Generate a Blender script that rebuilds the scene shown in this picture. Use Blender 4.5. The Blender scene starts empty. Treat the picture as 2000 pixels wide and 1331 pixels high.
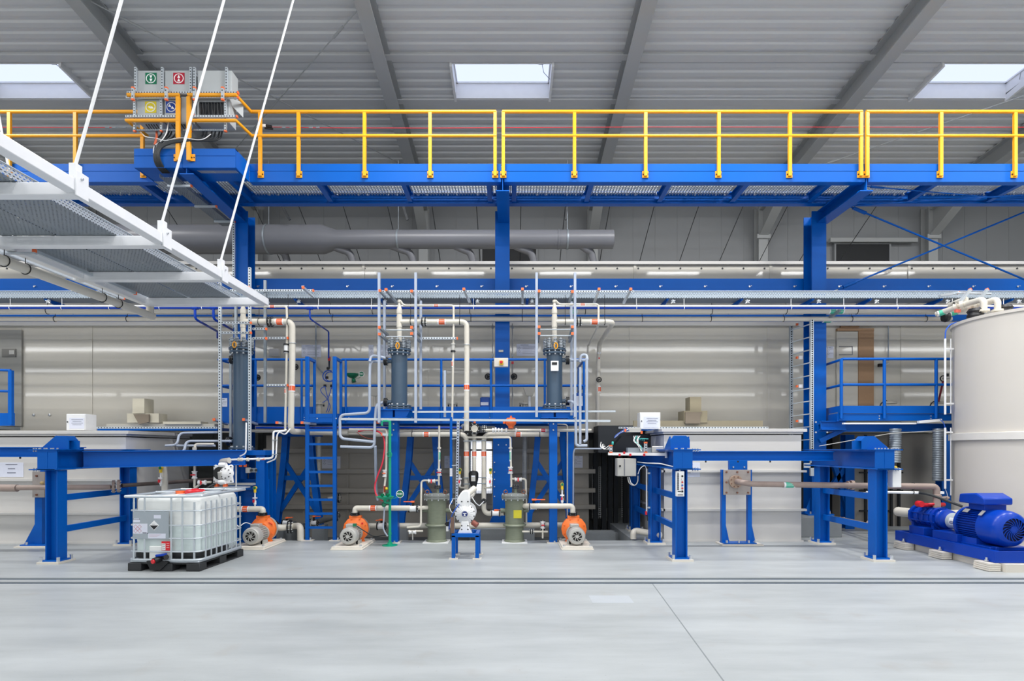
import bpy, math, random
from mathutils import Vector, Matrix
random.seed(7)
SC = bpy.context.scene
COL = SC.collection
PI = math.pi
F = 1100.0; CX = 1000.0; HY = 880.0; EYE = 1.75

def S(Y): return F / Y
def P(px, py, Y):
    """point in the hall at depth Y that the photograph shows at pixel (px, py)"""
    return Vector(((px - CX) * Y / F, Y, EYE + (HY - py) * Y / F))
def XX(px, Y): return (px - CX) * Y / F
def ZZ(py, Y): return EYE + (HY - py) * Y / F

# ---------------------------------------------------------------- materials
def lin(c):
    return c / 12.92 if c <= .04045 else ((c + .055) / 1.055) ** 2.4
def rgb(h):
    h = h.lstrip('#')
    return tuple(lin(int(h[i:i + 2], 16) / 255) for i in (0, 2, 4)) + (1,)
MATS = {}
def mat(name, col, rough=.5, metal=0., var=.05, scale=6., bump=0., bscale=40., coat=0., emit=None, estr=0., trans=0., aniso=None, spec=.5):
    if name in MATS: return MATS[name]
    m = bpy.data.materials.new(name); m.use_nodes = True
    nt = m.node_tree; N = nt.nodes; L = nt.links
    b = N['Principled BSDF']
    c = rgb(col)
    b.inputs['Roughness'].default_value = rough
    b.inputs['Metallic'].default_value = metal
    b.inputs['Specular IOR Level'].default_value = spec
    b.inputs['Coat Weight'].default_value = coat
    b.inputs['Transmission Weight'].default_value = trans
    tc = N.new('ShaderNodeTexCoord')
    nz = N.new('ShaderNodeTexNoise'); nz.inputs['Scale'].default_value = scale; nz.inputs['Detail'].default_value = 4
    mp = N.new('ShaderNodeMapping')
    if aniso: mp.inputs['Scale'].default_value = aniso
    L.new(tc.outputs['Object'], mp.inputs[0]); L.new(mp.outputs[0], nz.inputs[0])
    rp = N.new('ShaderNodeMapRange'); rp.inputs[3].default_value = 1 - var; rp.inputs[4].default_value = 1 + var
    L.new(nz.outputs[0], rp.inputs[0])
    mx = N.new('ShaderNodeVectorMath'); mx.operation = 'SCALE'
    mx.inputs[0].default_value = c[:3]
    L.new(rp.outputs[0], mx.inputs['Scale']); L.new(mx.outputs[0], b.inputs['Base Color'])
    if bump:
        n2 = N.new('ShaderNodeTexNoise'); n2.inputs['Scale'].default_value = bscale; n2.inputs['Detail'].default_value = 5
        L.new(mp.outputs[0], n2.inputs[0])
        bp = N.new('ShaderNodeBump'); bp.inputs['Strength'].default_value = bump; bp.inputs['Distance'].default_value = .01
        L.new(n2.outputs[0], bp.inputs['Height']); L.new(bp.outputs[0], b.inputs['Normal'])
    if emit:
        b.inputs['Emission Color'].default_value = rgb(emit); b.inputs['Emission Strength'].default_value = estr
    MATS[name] = m
    return m

def perforated(name, col, px, py, fx, fy, axes=(0, 1), rough=.4, metal=.7, stagger=True):
    """sheet metal with rows of real see-through slots; px,py pitch, fx,fy open fraction"""
    m = mat(name, col, rough, metal)
    nt = m.node_tree; N = nt.nodes; L = nt.links
    tc = N.new('ShaderNodeTexCoord'); sp = N.new('ShaderNodeSeparateXYZ'); L.new(tc.outputs['Object'], sp.inputs[0])
    def M(op, a, b=None):
        n = N.new('ShaderNodeMath'); n.operation = op
        for i, v in enumerate((a, b)):
            if v is None: continue
            if isinstance(v, (int, float)): n.inputs[i].default_value = v
            else: L.new(v, n.inputs[i])
        return n.outputs[0]
    u = M('MULTIPLY', sp.outputs[axes[0]], 1 / px); v = M('MULTIPLY', sp.outputs[axes[1]], 1 / py)
    if stagger:
        u = M('ADD', u, M('MULTIPLY', M('FLOOR', v), .5))
    a = M('LESS_THAN', M('FRACT', M('ADD', u, 100.)), fx); b_ = M('LESS_THAN', M('FRACT', M('ADD', v, 100.)), fy)
    hole = M('MULTIPLY', a, b_)
    tr = N.new('ShaderNodeBsdfTransparent'); ms = N.new('ShaderNodeMixShader')
    L.new(hole, ms.inputs[0]); L.new(N['Principled BSDF'].outputs[0], ms.inputs[1]); L.new(tr.outputs[0], ms.inputs[2])
    L.new(ms.outputs[0], N['Material Output'].inputs[0])
    return m

BLUE = mat('blue_paint', '#005AB6', .36, 0, .04, 3, .05, 25, spec=.22)
DBLUE = mat('pump_blue_enamel', '#083EAC', .28, 0, .04, 3, spec=.3)
YEL = mat('yellow_paint', '#F5A71C', .35)
GALV = mat('galvanised_steel', '#C9D1D8', .34, .45, .07, 14)
GALVD = mat('galvanised_steel_dull', '#9AA3AB', .4, .5, .08, 14)
HOLE = mat('punched_hole', '#0C0F14', .8)
ORG = mat('orange_plastic_cap', '#F5713A', .45)
PPG = mat('pale_polypropylene_pipe', '#D6D1C5', .38, 0, .04, 8)
PPGT = mat('cream_tank_polypropylene', '#CFCDC9', .3, 0, .025, 2)
WHITE = mat('white_enamel', '#ECEDEE', .35)
WPL = mat('white_plastic', '#F1F2F3', .4)
BLK = mat('black_plastic', '#15171A', .5)
RUB = mat('black_cable_rubber', '#23272B', .55)
VSL = mat('slate_pvc', '#42566A', .28, 0, .05, 5)
PVC = mat('grey_blue_pvc_pipe', '#A9B3C4', .35)
FRP = mat('green_grey_fibreglass', '#7C8371', .38, 0, .16, 12, .2, 20, aniso=(1, 1, 4))
PUMPO = mat('orange_pump_enamel', '#F4772E', .35, 0, .05)
SILV = mat('aluminium_grey', '#BEBDB8', .42, .25, .05)
PLINTH = mat('cream_plinth', '#DCD6CB', .6)
BRN = mat('weathered_brown_plastic', '#A08E85', .5, 0, .18, 7, .2, 30)
GRN = mat('safety_green', '#0F9D78', .35)
DGRN = mat('dark_safety_green', '#08704F', .35)
REDM = mat('red_plastic', '#D8232E', .4)
LAB = mat('orange_label_ink', '#EA6638', .5)
LGRN = mat('green_label_ink', '#4FC0A0', .5)
PAPER = mat('paper', '#DCE0EE', .6)
INK = mat('print_ink', '#5B6070', .6)
BLKINK = mat('black_ink', '#14161A', .5)
CON = mat('grey_steel_paint', '#8C9094', .55)
ROOFM = mat('roof_beam_paint', '#A9ACAD', .5, 0, .04, 2)
DUCT = mat('grey_pvc_duct', '#75777E', .35, 0, .05, 3)
BOLT = mat('zinc_bolt', '#D2D6DA', .3, .7)
PLATE = mat('brushed_plate', '#ABA39E', .45, .25, .1, 12)
COPPER = mat('copper', '#8A5F50', .4, .6)
CONC = mat('plinth_concrete', '#8A8F92', .7, 0, .1, 5, .2)
HOSEB = mat('blue_hose', '#2F62C8', .35)
REDH = mat('red_hose', '#D22F44', .35)
YELP = mat('yellow_plastic', '#E8C42A', .4)
CARD = mat('brown_chipboard', '#A58465', .7, 0, .08, 30)
TEAL = mat('teal_plastic', '#3FB8B0', .4)

# ---------------------------------------------------------------- objects
ORI = {}
def _props(o, label=None, cat=None, group=None, kind=None):
    if label: o['label'] = label
    if cat: o['category'] = cat
    if group: o['group'] = group
    if kind: o['kind'] = kind
    return o
def thing(name, label, cat, loc=(0, 0, 0), group=None, kind=None):
    o = bpy.data.objects.new(name, None); COL.objects.link(o)
    o.empty_display_size = .1
    o.location = loc; ORI[o.name] = Vector(loc)
    return _props(o, label, cat, group, kind)
def copy_tree(o, delta=(0, 0, 0), label=None, parent=None):
    c = o.copy(); COL.objects.link(c)
    if parent is None:
        c.location = Vector(o.location) + Vector(delta); ORI[c.name] = Vector(c.location)
        if label: c['label'] = label
    else:
        c.parent = parent; ORI[c.name] = ORI[parent.name]
    for ch in list(KIDS.get(o.name, [])):
        KIDS.setdefault(c.name, []).append(copy_tree(ch, parent=c))
    return c
KIDS = {}

class MB:
    def __init__(s): s.v = []; s.f = []; s.m = []
    def add(s, vs, fs, m=0):
        n = len(s.v); s.v += [tuple(v) for v in vs]
        s.f += [tuple(i + n for i in f) for f in fs]; s.m += [m] * len(fs)
        return s
    def box(s, x0, x1, y0, y1, z0, z1, m=0):
        x0, x1 = sorted((x0, x1)); y0, y1 = sorted((y0, y1)); z0, z1 = sorted((z0, z1))
        return s.add([(x0, y0, z0), (x1, y0, z0), (x1, y1, z0), (x0, y1, z0), (x0, y0, z1), (x1, y0, z1), (x1, y1, z1), (x0, y1, z1)],
                     [(0, 3, 2, 1), (4, 5, 6, 7), (0, 1, 5, 4), (1, 2, 6, 5), (2, 3, 7, 6), (3, 0, 4, 7)], m)
    def cbox(s, c, w, d, h, m=0):
        return s.box(c[0] - w / 2, c[0] + w / 2, c[1] - d / 2, c[1] + d / 2, c[2] - h / 2, c[2] + h / 2, m)
    def frame(s, a, b, up=(0, 0, 1)):
        a = Vector(a); b = Vector(b); d = (b - a).normalized(); up = Vector(up)
        if abs(d.dot(up)) > .98: up = Vector((0, 1, 0)) if abs(d.y) < .9 else Vector((1, 0, 0))
        r = d.cross(up).normalized(); u = r.cross(d).normalized()
        return a, b, d, r, u
    def bar(s, a, b, w, h, m=0, up=(0, 0, 1)):
        a, b, d, r, u = s.frame(a, b, up)
        vs = []
        for q in (a, b):
            for i, j in ((-1, -1), (1, -1), (1, 1), (-1, 1)):
                vs.append(q + r * (i * w / 2) + u * (j * h / 2))
        return s.add(vs, [(0, 1, 2, 3), (7, 6, 5, 4), (0, 4, 5, 1), (1, 5, 6, 2), (2, 6, 7, 3), (3, 7, 4, 0)], m)
    def extr(s, a, b, poly, m=0, up=(0, 0, 1)):
        """closed 2-D polygon (r,u) swept from a to b"""
        a, b, d, r, u = s.frame(a, b, up); n = len(poly)
        vs = [q + r * p[0] + u * p[1] for q in (a, b) for p in poly]
        fs = [(i, (i + 1) % n, n + (i + 1) % n, n + i) for i in range(n)]
        return s.add(vs, fs + [tuple(range(n))[::-1], tuple(range(n, 2 * n))], m)
    def ibeam(s, a, b, H, W, t=.012, f=.018, m=0, up=(0, 0, 1)):
        h = H / 2; w = W / 2; t = t / 2
        return s.extr(a, b, [(-w, -h), (w, -h), (w, -h + f), (t, -h + f), (t, h - f), (w, h - f), (w, h), (-w, h), (-w, h - f), (-t, h - f), (-t, -h + f), (-w, -h + f)], m, up)
    def cyl(s, a, b, r, seg=16, r2=None, m=0, caps=True):
        a, b, d, rr, u = s.frame(a, b); r2 = r if r2 is None else r2
        vs = []
        for q, R in ((a, r), (b, r2)):
            for i in range(seg):
                t = 2 * PI * i / seg; vs.append(q + rr * (R * math.cos(t)) + u * (R * math.sin(t)))
        fs = [(i, (i + 1) % seg, seg + (i + 1) % seg, seg + i) for i in range(seg)]
        if caps: fs += [tuple(range(seg))[::-1], tuple(range(seg, 2 * seg))]
        return s.add(vs, fs, m)
    def lathe(s, o, axis, prof, seg=24, m=0, caps=True):
        """prof: list of (radius, distance along axis)"""
        o = Vector(o); ax = Vector(axis).normalized()
        _, _, d, r, u = s.frame(o, o + ax)
        vs = []
        for R, h in prof:
            R = max(R, 1e-4)
            for i in range(seg):
                t = 2 * PI * i / seg; vs.append(o + d * h + r * (R * math.cos(t)) + u * (R * math.sin(t)))
        fs = []
        for k in range(len(prof) - 1):
            for i in range(seg):
                j = (i + 1) % seg
                fs.append((k * seg + i, k * seg + j, (k + 1) * seg + j, (k + 1) * seg + i))
        if caps:
            fs += [tuple(range(seg))[::-1], tuple(range((len(prof) - 1) * seg, len(prof) * seg))]
        return s.add(vs, fs, m)
    def ball(s, c, r, seg=12, m=0, sc=(1, 1, 1)):
        c = Vector(c); n = seg // 2; vs = []; fs = []
        for k in range(n + 1):
            ph = PI * k / n
            for i in range(seg):
                t = 2 * PI * i / seg
                vs.append((c.x + r * sc[0] * math.sin(ph) * math.cos(t), c.y + r * sc[1] * math.sin(ph) * math.sin(t), c.z + r * sc[2] * math.cos(ph)))
        for k in range(n):
            for i in range(seg):
                j = (i + 1) % seg; fs.append((k * seg + j, k * seg + i, (k + 1) * seg + i, (k + 1) * seg + j))
        return s.add(vs, fs, m)
    def tube(s, pts, r, seg=10, bend=0, m=0, caps=True, closed=False):
        pts = [Vector(p) for p in pts]
        if bend and len(pts) > 2:
            out = [pts[0]]
            for i in range(1, len(pts) - 1):
                p0, p1, p2 = pts[i - 1], pts[i], pts[i + 1]
                d0 = (p0 - p1); d2 = (p2 - p1)
                k = min(bend, d0.length * .49, d2.length * .49)
                A = p1 + d0.normalized() * k; B = p1 + d2.normalized() * k
                n = 6
                for j in range(n + 1):
                    t = j / n; w = .80
                    # rational quadratic, close to a circular bend
                    den = (1 - t) ** 2 + 2 * t * (1 - t) * w + t * t
                    out.append((A * (1 - t) ** 2 + p1 * (2 * t * (1 - t) * w) + B * t * t) / den)
            out.append(pts[-1]); pts = out
        pts = [p for i, p in enumerate(pts) if i == 0 or (p - pts[i - 1]).length > 1e-5]
        n = len(pts)
        T = []
        for i in range(n):
            a = pts[i - 1] if (i > 0 or closed) else pts[i]
            b = pts[(i + 1) % n] if (i < n - 1 or closed) else pts[i]
            T.append((b - a).normalized())
        up = Vector((0, 0, 1)) if abs(T[0].z) < .9 else Vector((0, 1, 0))
        R = T[0].cross(up).normalized(); vs = []
        for i in range(n):
            R = (R - T[i] * R.dot(T[i])).normalized(); U = R.cross(T[i])
            for k in range(seg):
                t = 2 * PI * k / seg; vs.append(pts[i] + R * (r * math.cos(t)) + U * (r * math.sin(t)))
        fs = []
        for i in range(n if closed else n - 1):
            a = i * seg; b = ((i + 1) % n) * seg
            for k in range(seg):
                j = (k + 1) % seg; fs.append((a + j, a + k, b + k, b + j))
        if caps and not closed: fs += [tuple(range(seg)), tuple(range((n - 1) * seg, n * seg))[::-1]]
        return s.add(vs, fs, m)
    def ring(s, c, axis, R, r, seg=20, m=0):
        c = Vector(c); _, _, d, a, u = s.frame(c, c + Vector(axis))
        return s.tube([c + a * (R * math.cos(2 * PI * i / seg)) + u * (R * math.sin(2 * PI * i / seg)) for i in range(seg)], r, 6, m=m, closed=True)
    def prism(s, poly, axis, a, b, m=0):
        """poly in the two other axes (x: (y,z); y: (x,z); z: (x,y)) extruded along axis a..b"""
        def mk(p, t): return {'x': (t, p[0], p[1]), 'y': (p[0], t, p[1]), 'z': (p[0], p[1], t)}[axis]
        n = len(poly); vs = [mk(p, t) for t in (a, b) for p in poly]
        fs = [(i, (i + 1) % n, n + (i + 1) % n, n + i) for i in range(n)]
        return s.add(vs, fs + [tuple(range(n))[::-1], tuple(range(n, 2 * n))], m)
    def rbox(s, x0, x1, y0, y1, z0, z1, r, m=0, n=4):
        """box with vertical rounded edges and softened top/bottom"""
        pl = []
        for cx, cy, a0 in ((x1 - r, y1 - r, 0), (x0 + r, y1 - r, 90), (x0 + r, y0 + r, 180), (x1 - r, y0 + r, 270)):
            for k in range(n + 1):
                t = math.radians(a0 + 90 * k / n); pl.append((cx + r * math.cos(t), cy + r * math.sin(t)))
        mx = (x0 + x1) / 2; my = (y0 + y1) / 2; rings = []
        q = r * .6
        for k in range(n + 1):
            t = PI / 2 * k / n; rings.append((q * (1 - math.sin(t)), z0 + q * (1 - math.cos(t))))
        for k in range(n + 1):
            t = PI / 2 * k / n; rings.append((q * (1 - math.cos(t)), z1 - q * (1 - math.sin(t))))
        N = len(pl); vs = []
        for ins, z in rings:
            for (x, y) in pl:
                fx = ((x1 - x0) / 2 - ins) / ((x1 - x0) / 2); fy = ((y1 - y0) / 2 - ins) / ((y1 - y0) / 2)
                vs.append((mx + (x - mx) * fx, my + (y - my) * fy, z))
        fs = []
        for k in range(len(rings) - 1):
            for i in range(N):
                j = (i + 1) % N; fs.append((k * N + i, k * N + j, (k + 1) * N + j, (k + 1) * N + i))
        fs += [tuple(range(N))[::-1], tuple(range((len(rings) - 1) * N, len(rings) * N))]
        return s.add(vs, fs, m)
    def flange(s, c, axis, r, t, nb=8, m=0, mb=1, inner=.8):
        """bolted disc centred on c"""
        c = Vector(c); ax = Vector(axis).normalized()
        s.cyl(c - ax * t / 2, c + ax * t / 2, r, 20, m=m)
        _, _, d, a, u = s.frame(c, c + ax)
        for i in range(nb):
            an = 2 * PI * (i + .5) / nb; q = c + a * (r * inner * math.cos(an)) + u * (r * inner * math.sin(an))
            s.cyl(q - ax * (t / 2 + r * .12), q + ax * (t / 2 + r * .12), r * .085, 6, m=mb)
        return s
    def build(s, name, mats, parent=None, smooth=35, bevel=0):
        mats = mats if isinstance(mats, (list, tuple)) else [mats]
        me = bpy.data.meshes.new(name)
        if parent is not None: o0 = ORI[parent.name]
        else: o0 = Vector(s.v[0]) * 0
        vs = [Vector(v) - o0 for v in s.v]
        me.from_pydata(vs, [], s.f)
        for m in mats: me.materials.append(m)
        me.polygons.foreach_set('material_index', s.m)
        me.update()
        me.shade_smooth(); me.set_sharp_from_angle(angle=math.radians(smooth))
        o = bpy.data.objects.new(name, me); COL.objects.link(o)
        if parent is not None:
            o.parent = parent; KIDS.setdefault(parent.name, []).append(o)
        ORI[o.name] = o0
        if bevel:
            b = o.modifiers.new('bevel', 'BEVEL'); b.width = bevel; b.segments = 2; b.limit_method = 'ANGLE'
        return o
    def single(s, name, mats, label, cat, group=None, **k):
        """a thing that is one mesh, its origin at its own base"""
        xs = [v[0] for v in s.v]; ys = [v[1] for v in s.v]; zs = [v[2] for v in s.v]
        o0 = Vector(((min(xs) + max(xs)) / 2, (min(ys) + max(ys)) / 2, min(zs)))
        s.v = [tuple(Vector(v) - o0) for v in s.v]
        o = s.build(name, mats, None, **k); o.location = o0; ORI[o.name] = o0
        return _props(o, label, cat, group)
    def struct(s, name, mats, **k):
        o = s.build(name, mats, None, **k); o['kind'] = 'structure'; return o

def text(body, size, c, m, parent, name='lettering', depth=.001, rot=(PI / 2, 0, 0), bold=False):
    cu = bpy.data.curves.new(name, 'FONT'); cu.body = body; cu.size = size; cu.align_x = 'CENTER'; cu.align_y = 'CENTER'
    cu.extrude = depth
    if bold: cu.offset = size * .02
    t = bpy.data.objects.new(name, cu); COL.objects.link(t)
    dg = bpy.context.evaluated_depsgraph_get()
    me = bpy.data.meshes.new_from_object(t.evaluated_get(dg)); bpy.data.objects.remove(t)
    from mathutils import Euler
    me.transform(Matrix.Translation(Vector(c) - ORI[parent.name]) @ Euler(rot).to_matrix().to_4x4())
    me.materials.clear(); me.materials.append(m)
    o = bpy.data.objects.new(name, me); COL.objects.link(o); o.parent = parent
    ORI[o.name] = ORI[parent.name]; KIDS.setdefault(parent.name, []).append(o)
    return o

def strut(parent, a, b, w=.041, face=(0, -1, 0), caps=(0, 0), holes=True, name='strut', material=None, pitch=.05, two=False):
    """perforated channel rail with square holes on one face and orange end caps"""
    a = Vector(a); b = Vector(b); fc = Vector(face)
    mb = MB(); mb.bar(a, b, w, w, 0, up=fc)
    d = (b - a); L_ = d.length; d.normalize()
    if holes:
        faces = [fc] + ([d.cross(fc)] if two else [])
        for f2 in faces:
            side = d.cross(f2).normalized(); n = int(L_ / pitch); hs = w * .24
            for i in range(n):
                c = a + d * ((i + .5) * L_ / n) + f2 * (w / 2 + .0008)
                vs = [c - d * hs - side * hs, c + d * hs - side * hs, c + d * hs + side * hs, c - d * hs + side * hs]
                mb.add(vs, [(0, 1, 2, 3)], 1)
    o = mb.build(name, [material or GALV, HOLE], parent)
    for i, q in enumerate((a, b)):
        if caps[i]:
            dd = -d if i == 0 else d
            c = MB(); c.bar(q - dd * .012, q + dd * .012, w * 1.12, w * 1.12, 0, up=fc)
            c.build('end_cap', ORG, o if o.parent and not o.parent.parent else parent)
    return o

def clamp(parent, c, axis, r, material=None, rod=None, name='pipe_clamp'):
    mb = MB(); mb.ring(c, axis, r + .006, .006, 16)
    ax = Vector(axis).normalized()
    if rod is not None: mb.cyl(Vector(c) , rod, .005, 6)
    return mb.build(name, material or GALVD, parent)

def label_band(parent, c, axis, r, L_=.11, m=None, horizontal=True):
    """printed band wrapped round a pipe"""
    ax = Vector(axis).normalized(); c = Vector(c)
    mb = MB(); n = 3
    mb.cyl(c - ax * L_ * .75, c + ax * L_ * .75, r + .0012, 16, m=0, caps=False)
    mb.cyl(c - ax * L_ / 2, c + ax * L_ / 2, r + .002, 16, m=1, caps=False)
    up = Vector((0, 0, 1)) if abs(ax.z) < .5 else Vector((1, 0, 0))
    fwd = Vector((0, -1, 0))
    for k in (-1, 1):
        q = c + fwd * (r * .95) + up * (k * r * .3)
        mb.bar(q - ax * L_ * .42, q + ax * L_ * .42, .004, .005, m=2, up=fwd)
    return mb.build('pipe_label', [WPL, m or LAB, WPL], parent)

def pflange(parent, c, axis, r, gap=.03, mats=None, nb=8, name='pipe_flange'):
    """pair of bolted black backing rings"""
    mb = MB(); ax = Vector(axis).normalized(); c = Vector(c)
    mb.flange(c - ax * gap, ax, r, .022, nb); mb.flange(c + ax * gap, ax, r, .022, nb)
    mb.cyl(c - ax * gap * 1.5, c + ax * gap * 1.5, r * .62, 16, m=2)
    return mb.build(name, mats or [BLK, BOLT, PPG], parent)
# ================================================================ camera, lights, world
cam = bpy.data.cameras.new('camera'); co = bpy.data.objects.new('camera', cam); COL.objects.link(co)
cam.sensor_width = 36; cam.lens = 36 * F / 2000
cam.shift_x = 0; cam.shift_y = (HY - 665.5) / 2000
co.location = (0, 0, EYE); co.rotation_euler = (PI / 2, 0, 0); cam.clip_end = 200
SC.camera = co
SC.view_settings.view_transform = 'Standard'; SC.view_settings.look = 'None'
SC.view_settings.exposure = 0.3; SC.view_settings.gamma = 1
SC.view_settings.use_curve_mapping = False
w = bpy.data.worlds.new('overcast_sky'); SC.world = w; w.use_nodes = True
bg = w.node_tree.nodes['Background']; bg.inputs[0].default_value = (.74, .80, 1.0, 1); bg.inputs[1].default_value = 1.05
def area(name, loc, sx, sy, power, rot=(0, 0, 0), col=(1, 1, 1)):
    l = bpy.data.lights.new(name, 'AREA'); l.shape = 'RECTANGLE'; l.size = sx; l.size_y = sy; l.energy = power; l.color = col
    o = bpy.data.objects.new(name, l); COL.objects.link(o); o.location = loc; o.rotation_euler = rot; return o
def roofz(Y): return 10.02 - .11 * (Y - 9.8)      # underside of the deck
LP = 106
for iy, y in enumerate((-6, -0.5, 4.0, 8.3)):  # unseen overhead lights added for brightness, last row placed to shade the wall
    for x in ((-17.5, -12.5, -7.5, -2.5, 2.5, 7.5, 12.5, 17.5) if iy < 3 else (-17, -11, -1.2, 3.5, 8.5, 13.5)):
        area('hall_lamp', (x, y, roofz(y) - (1.15 if iy < 3 else .45)), 2.4, .4, LP * (.75, .75, .85, 2.8)[iy], col=(1, .99, .98))
# unseen light strips added behind the camera to brighten the ceiling and streak the wall
for z, h, pw in ((5.25, .12, 260), (6.75, .14, 310), (8.1, .22, 520)):
    area('window_band_light', (0, -9.7, z), 64, h, pw, rot=(PI / 2, 0, 0), col=(.97, .985, 1))

# ================================================================ floor
def floor_mat():
    m = mat('sealed_concrete', '#ABB0B2', .42, 0, .05, .9, .06, 60)
    nt = m.node_tree; N = nt.nodes; L = nt.links
    b = N['Principled BSDF']
    tc = N.new('ShaderNodeTexCoord'); mp = N.new('ShaderNodeMapping'); mp.inputs['Scale'].default_value = (.35, 1.6, 1)
    n1 = N.new('ShaderNodeTexNoise'); n1.inputs['Scale'].default_value = 1.3; n1.inputs['Detail'].default_value = 9; n1.inputs['Roughness'].default_value = .62
    L.new(tc.outputs['Object'], mp.inputs[0]); L.new(mp.outputs[0], n1.inputs[0])
    cr = N.new('ShaderNodeValToRGB'); cr.color_ramp.elements[0].position = .3; cr.color_ramp.elements[0].color = rgb('#9BA0A2')
    cr.color_ramp.elements[1].position = .68; cr.color_ramp.elements[1].color = rgb('#B3B8BA')
    L.new(n1.outputs[0], cr.inputs[0])
    # fine dirt specks and a few brownish stains of their own shape
    n2 = N.new('ShaderNodeTexNoise'); n2.inputs['Scale'].default_value = 2.1; n2.inputs['Detail'].default_value = 6
    L.new(tc.outputs['Object'], n2.inputs[0])
    c2 = N.new('ShaderNodeValToRGB'); c2.color_ramp.elements[0].position = .60; c2.color_ramp.elements[0].color = (0, 0, 0, 1)
    c2.color_ramp.elements[1].position = .74; c2.color_ramp.elements[1].color = (1, 1, 1, 1)
    L.new(n2.outputs[0], c2.inputs[0])
    ml = N.new('ShaderNodeMath'); ml.operation = 'MULTIPLY'; ml.inputs[1].default_value = .30; L.new(c2.outputs[0], ml.inputs[0])
    mx = N.new('ShaderNodeMix'); mx.data_type = 'RGBA'; L.new(ml.outputs[0], mx.inputs[0]); L.new(cr.outputs[0], mx.inputs[6]); mx.inputs[7].default_value = rgb('#9C938A')
    n3 = N.new('ShaderNodeTexNoise'); n3.inputs['Scale'].default_value = 38; n3.inputs['Detail'].default_value = 2
    L.new(tc.outputs['Object'], n3.inputs[0])
    c3 = N.new('ShaderNodeValToRGB'); c3.color_ramp.elements[0].position = .70; c3.color_ramp.elements[0].color = (0, 0, 0, 1); c3.color_ramp.elements[1].position = .76; c3.color_ramp.elements[1].color = (.5, .5, .5, 1)
    L.new(n3.outputs[0], c3.inputs[0])
    m3 = N.new('ShaderNodeMix'); m3.data_type = 'RGBA'; L.new(c3.outputs[0], m3.inputs[0]); L.new(mx.outputs[2], m3.inputs[6]); m3.inputs[7].default_value = rgb('#85888A')
    L.new(m3.outputs[2], b.inputs['Base Color'])
    return m
FL = floor_mat()
GRV = mat('dark_joint_filler', '#46525E', .7, 0, .2, 9, .6, 30)
fl = MB()
PX0, PX1, PY0 = -5.75, 2.35, 10.92
fl.box(-34, 34, -10, 7.38, -.3, 0); fl.box(-34, 34, 7.49, 7.61, -.3, 0); fl.box(-34, 34, 7.72, PY0, -.3, 0)
fl.box(-34, PX0, PY0, 17.3, -.3, 0); fl.box(PX1, 34, PY0, 17.3, -.3, 0)
fl.struct('floor', FL)
g = MB(); g.box(-34, 34, 7.38, 7.49, -.29, -.012); g.struct('trim_1', GRV)
g = MB(); g.box(-34, 34, 7.61, 7.72, -.29, -.012); g.struct('trim_2', GRV)
# saw-cut joint that runs towards the camera, and the pale patched square
g = MB(); g.bar((1.84, 7.37, .0006), (1.50, 2.9, .0006), .012, .001); g.struct('trim_3', mat('saw_cut', '#7D8386', .8))
g = MB(); g.box(.92, 1.40, 6.45, 6.78, 0, .0015)
g.single('floor_patch', mat('pale_repair_screed', '#B6BCC2', .4), 'small pale rectangular repair patch on the grey concrete floor', 'floor patch')
# sunken floor under the bath line
pit = MB(); pit.box(PX0, PX1, PY0, 17.3, -.60, -.30)
for k in range(7):
    x = -5.2 + k * 1.05
    pit.box(x, x + .8, 11.25, 12.3, -.30, -.22)
pit.struct('floor_pit', mat('pit_concrete', '#6F7478', .6, 0, .15, 3, .2))
for i, (x0, x1, y0, y1, z1, lb) in enumerate([
        (-5.3, -4.75, 11.45, 12.45, .18, 'grey concrete plinth in the pit left of the ladder behind the first pump'),
        (-.75, .22, 11.35, 12.25, .17, 'grey concrete plinth carrying the middle blue column in the pit')]):
    MB().box(x0, x1, y0, y1, -.30, z1).single('plinth', CONC, lb, 'plinth', 'concrete plinths', bevel=.012)
MB().box(5.75, 6.62, 11.3, 12.5, 0, .40).single('plinth', CONC, 'grey concrete plinth carrying the right blue column', 'plinth', 'concrete plinths', bevel=.012)

# ================================================================ hall shell
WG = mat('grey_wall_panel', '#8D9093', .5, 0, .03, 1)
wb = MB(); wb.box(-34, 34, 17.0, 17.3, -.6, 9.6)
for k in range(90):                                          # standing joints of the wall panels
    x = -29.7 + k * .667
    wb.box(x, x + .012, 16.992, 17.0, 0, 9.3)
wb.struct('wall_back', WG)
MB().box(-34.2, -34, -10, 17.2, 0, 12.3).struct('wall_left', WG)
MB().box(34, 34.2, -10, 17.2, 0, 12.3).struct('wall_right', WG)
wf = MB(); wf.box(-34, 34, -10.2, -10, 0, 4.5, 0); wf.box(-34, 34, -10.2, -10, 4.5, 12.4, 1)
wf.struct('wall_front', [mat('white_wall_panel', '#E9E9E6', .5), WG])

# corrugated roof deck with three openings
SKY = [(-11.55, -9.40), (-1.25, .83), (8.97, 11.10)]
SY0, SY1 = 11.72, 12.66
def deck_profile(y0, y1):
    pr = []; y = y0; p = .25
    while y < y1 - 1e-6:
        for dy, h in ((0, 0), (.105, 0), (.125, .038), (.145, .038), (.160, .032), (.190, .032), (.205, .038), (.23, .038)):
            if y + dy < y1: pr.append((y + dy, roofz(y + dy) + h))
        y += p
    pr.append((y1, roofz(y1))); return pr
def deck(mb, y0, y1, x0, x1):
    pr = deck_profile(y0, y1); n = len(pr)
    mb.add([(x, a, z) for x in (x0, x1) for a, z in pr], [(i, i + 1, n + i + 1, n + i) for i in range(n - 1)])
DK = mat('roof_deck_paint', '#D2D4D5', .5, 0, .03, 1)
ce = MB()
deck(ce, -10.25, SY0, -34.2, 34.2); deck(ce, SY1, 17.25, -34.2, 34.2)
xs = [-34.2] + [v for s_ in SKY for v in s_] + [34.2]
for i in range(0, len(xs), 2): deck(ce, SY0, SY1, xs[i], xs[i + 1])
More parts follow.
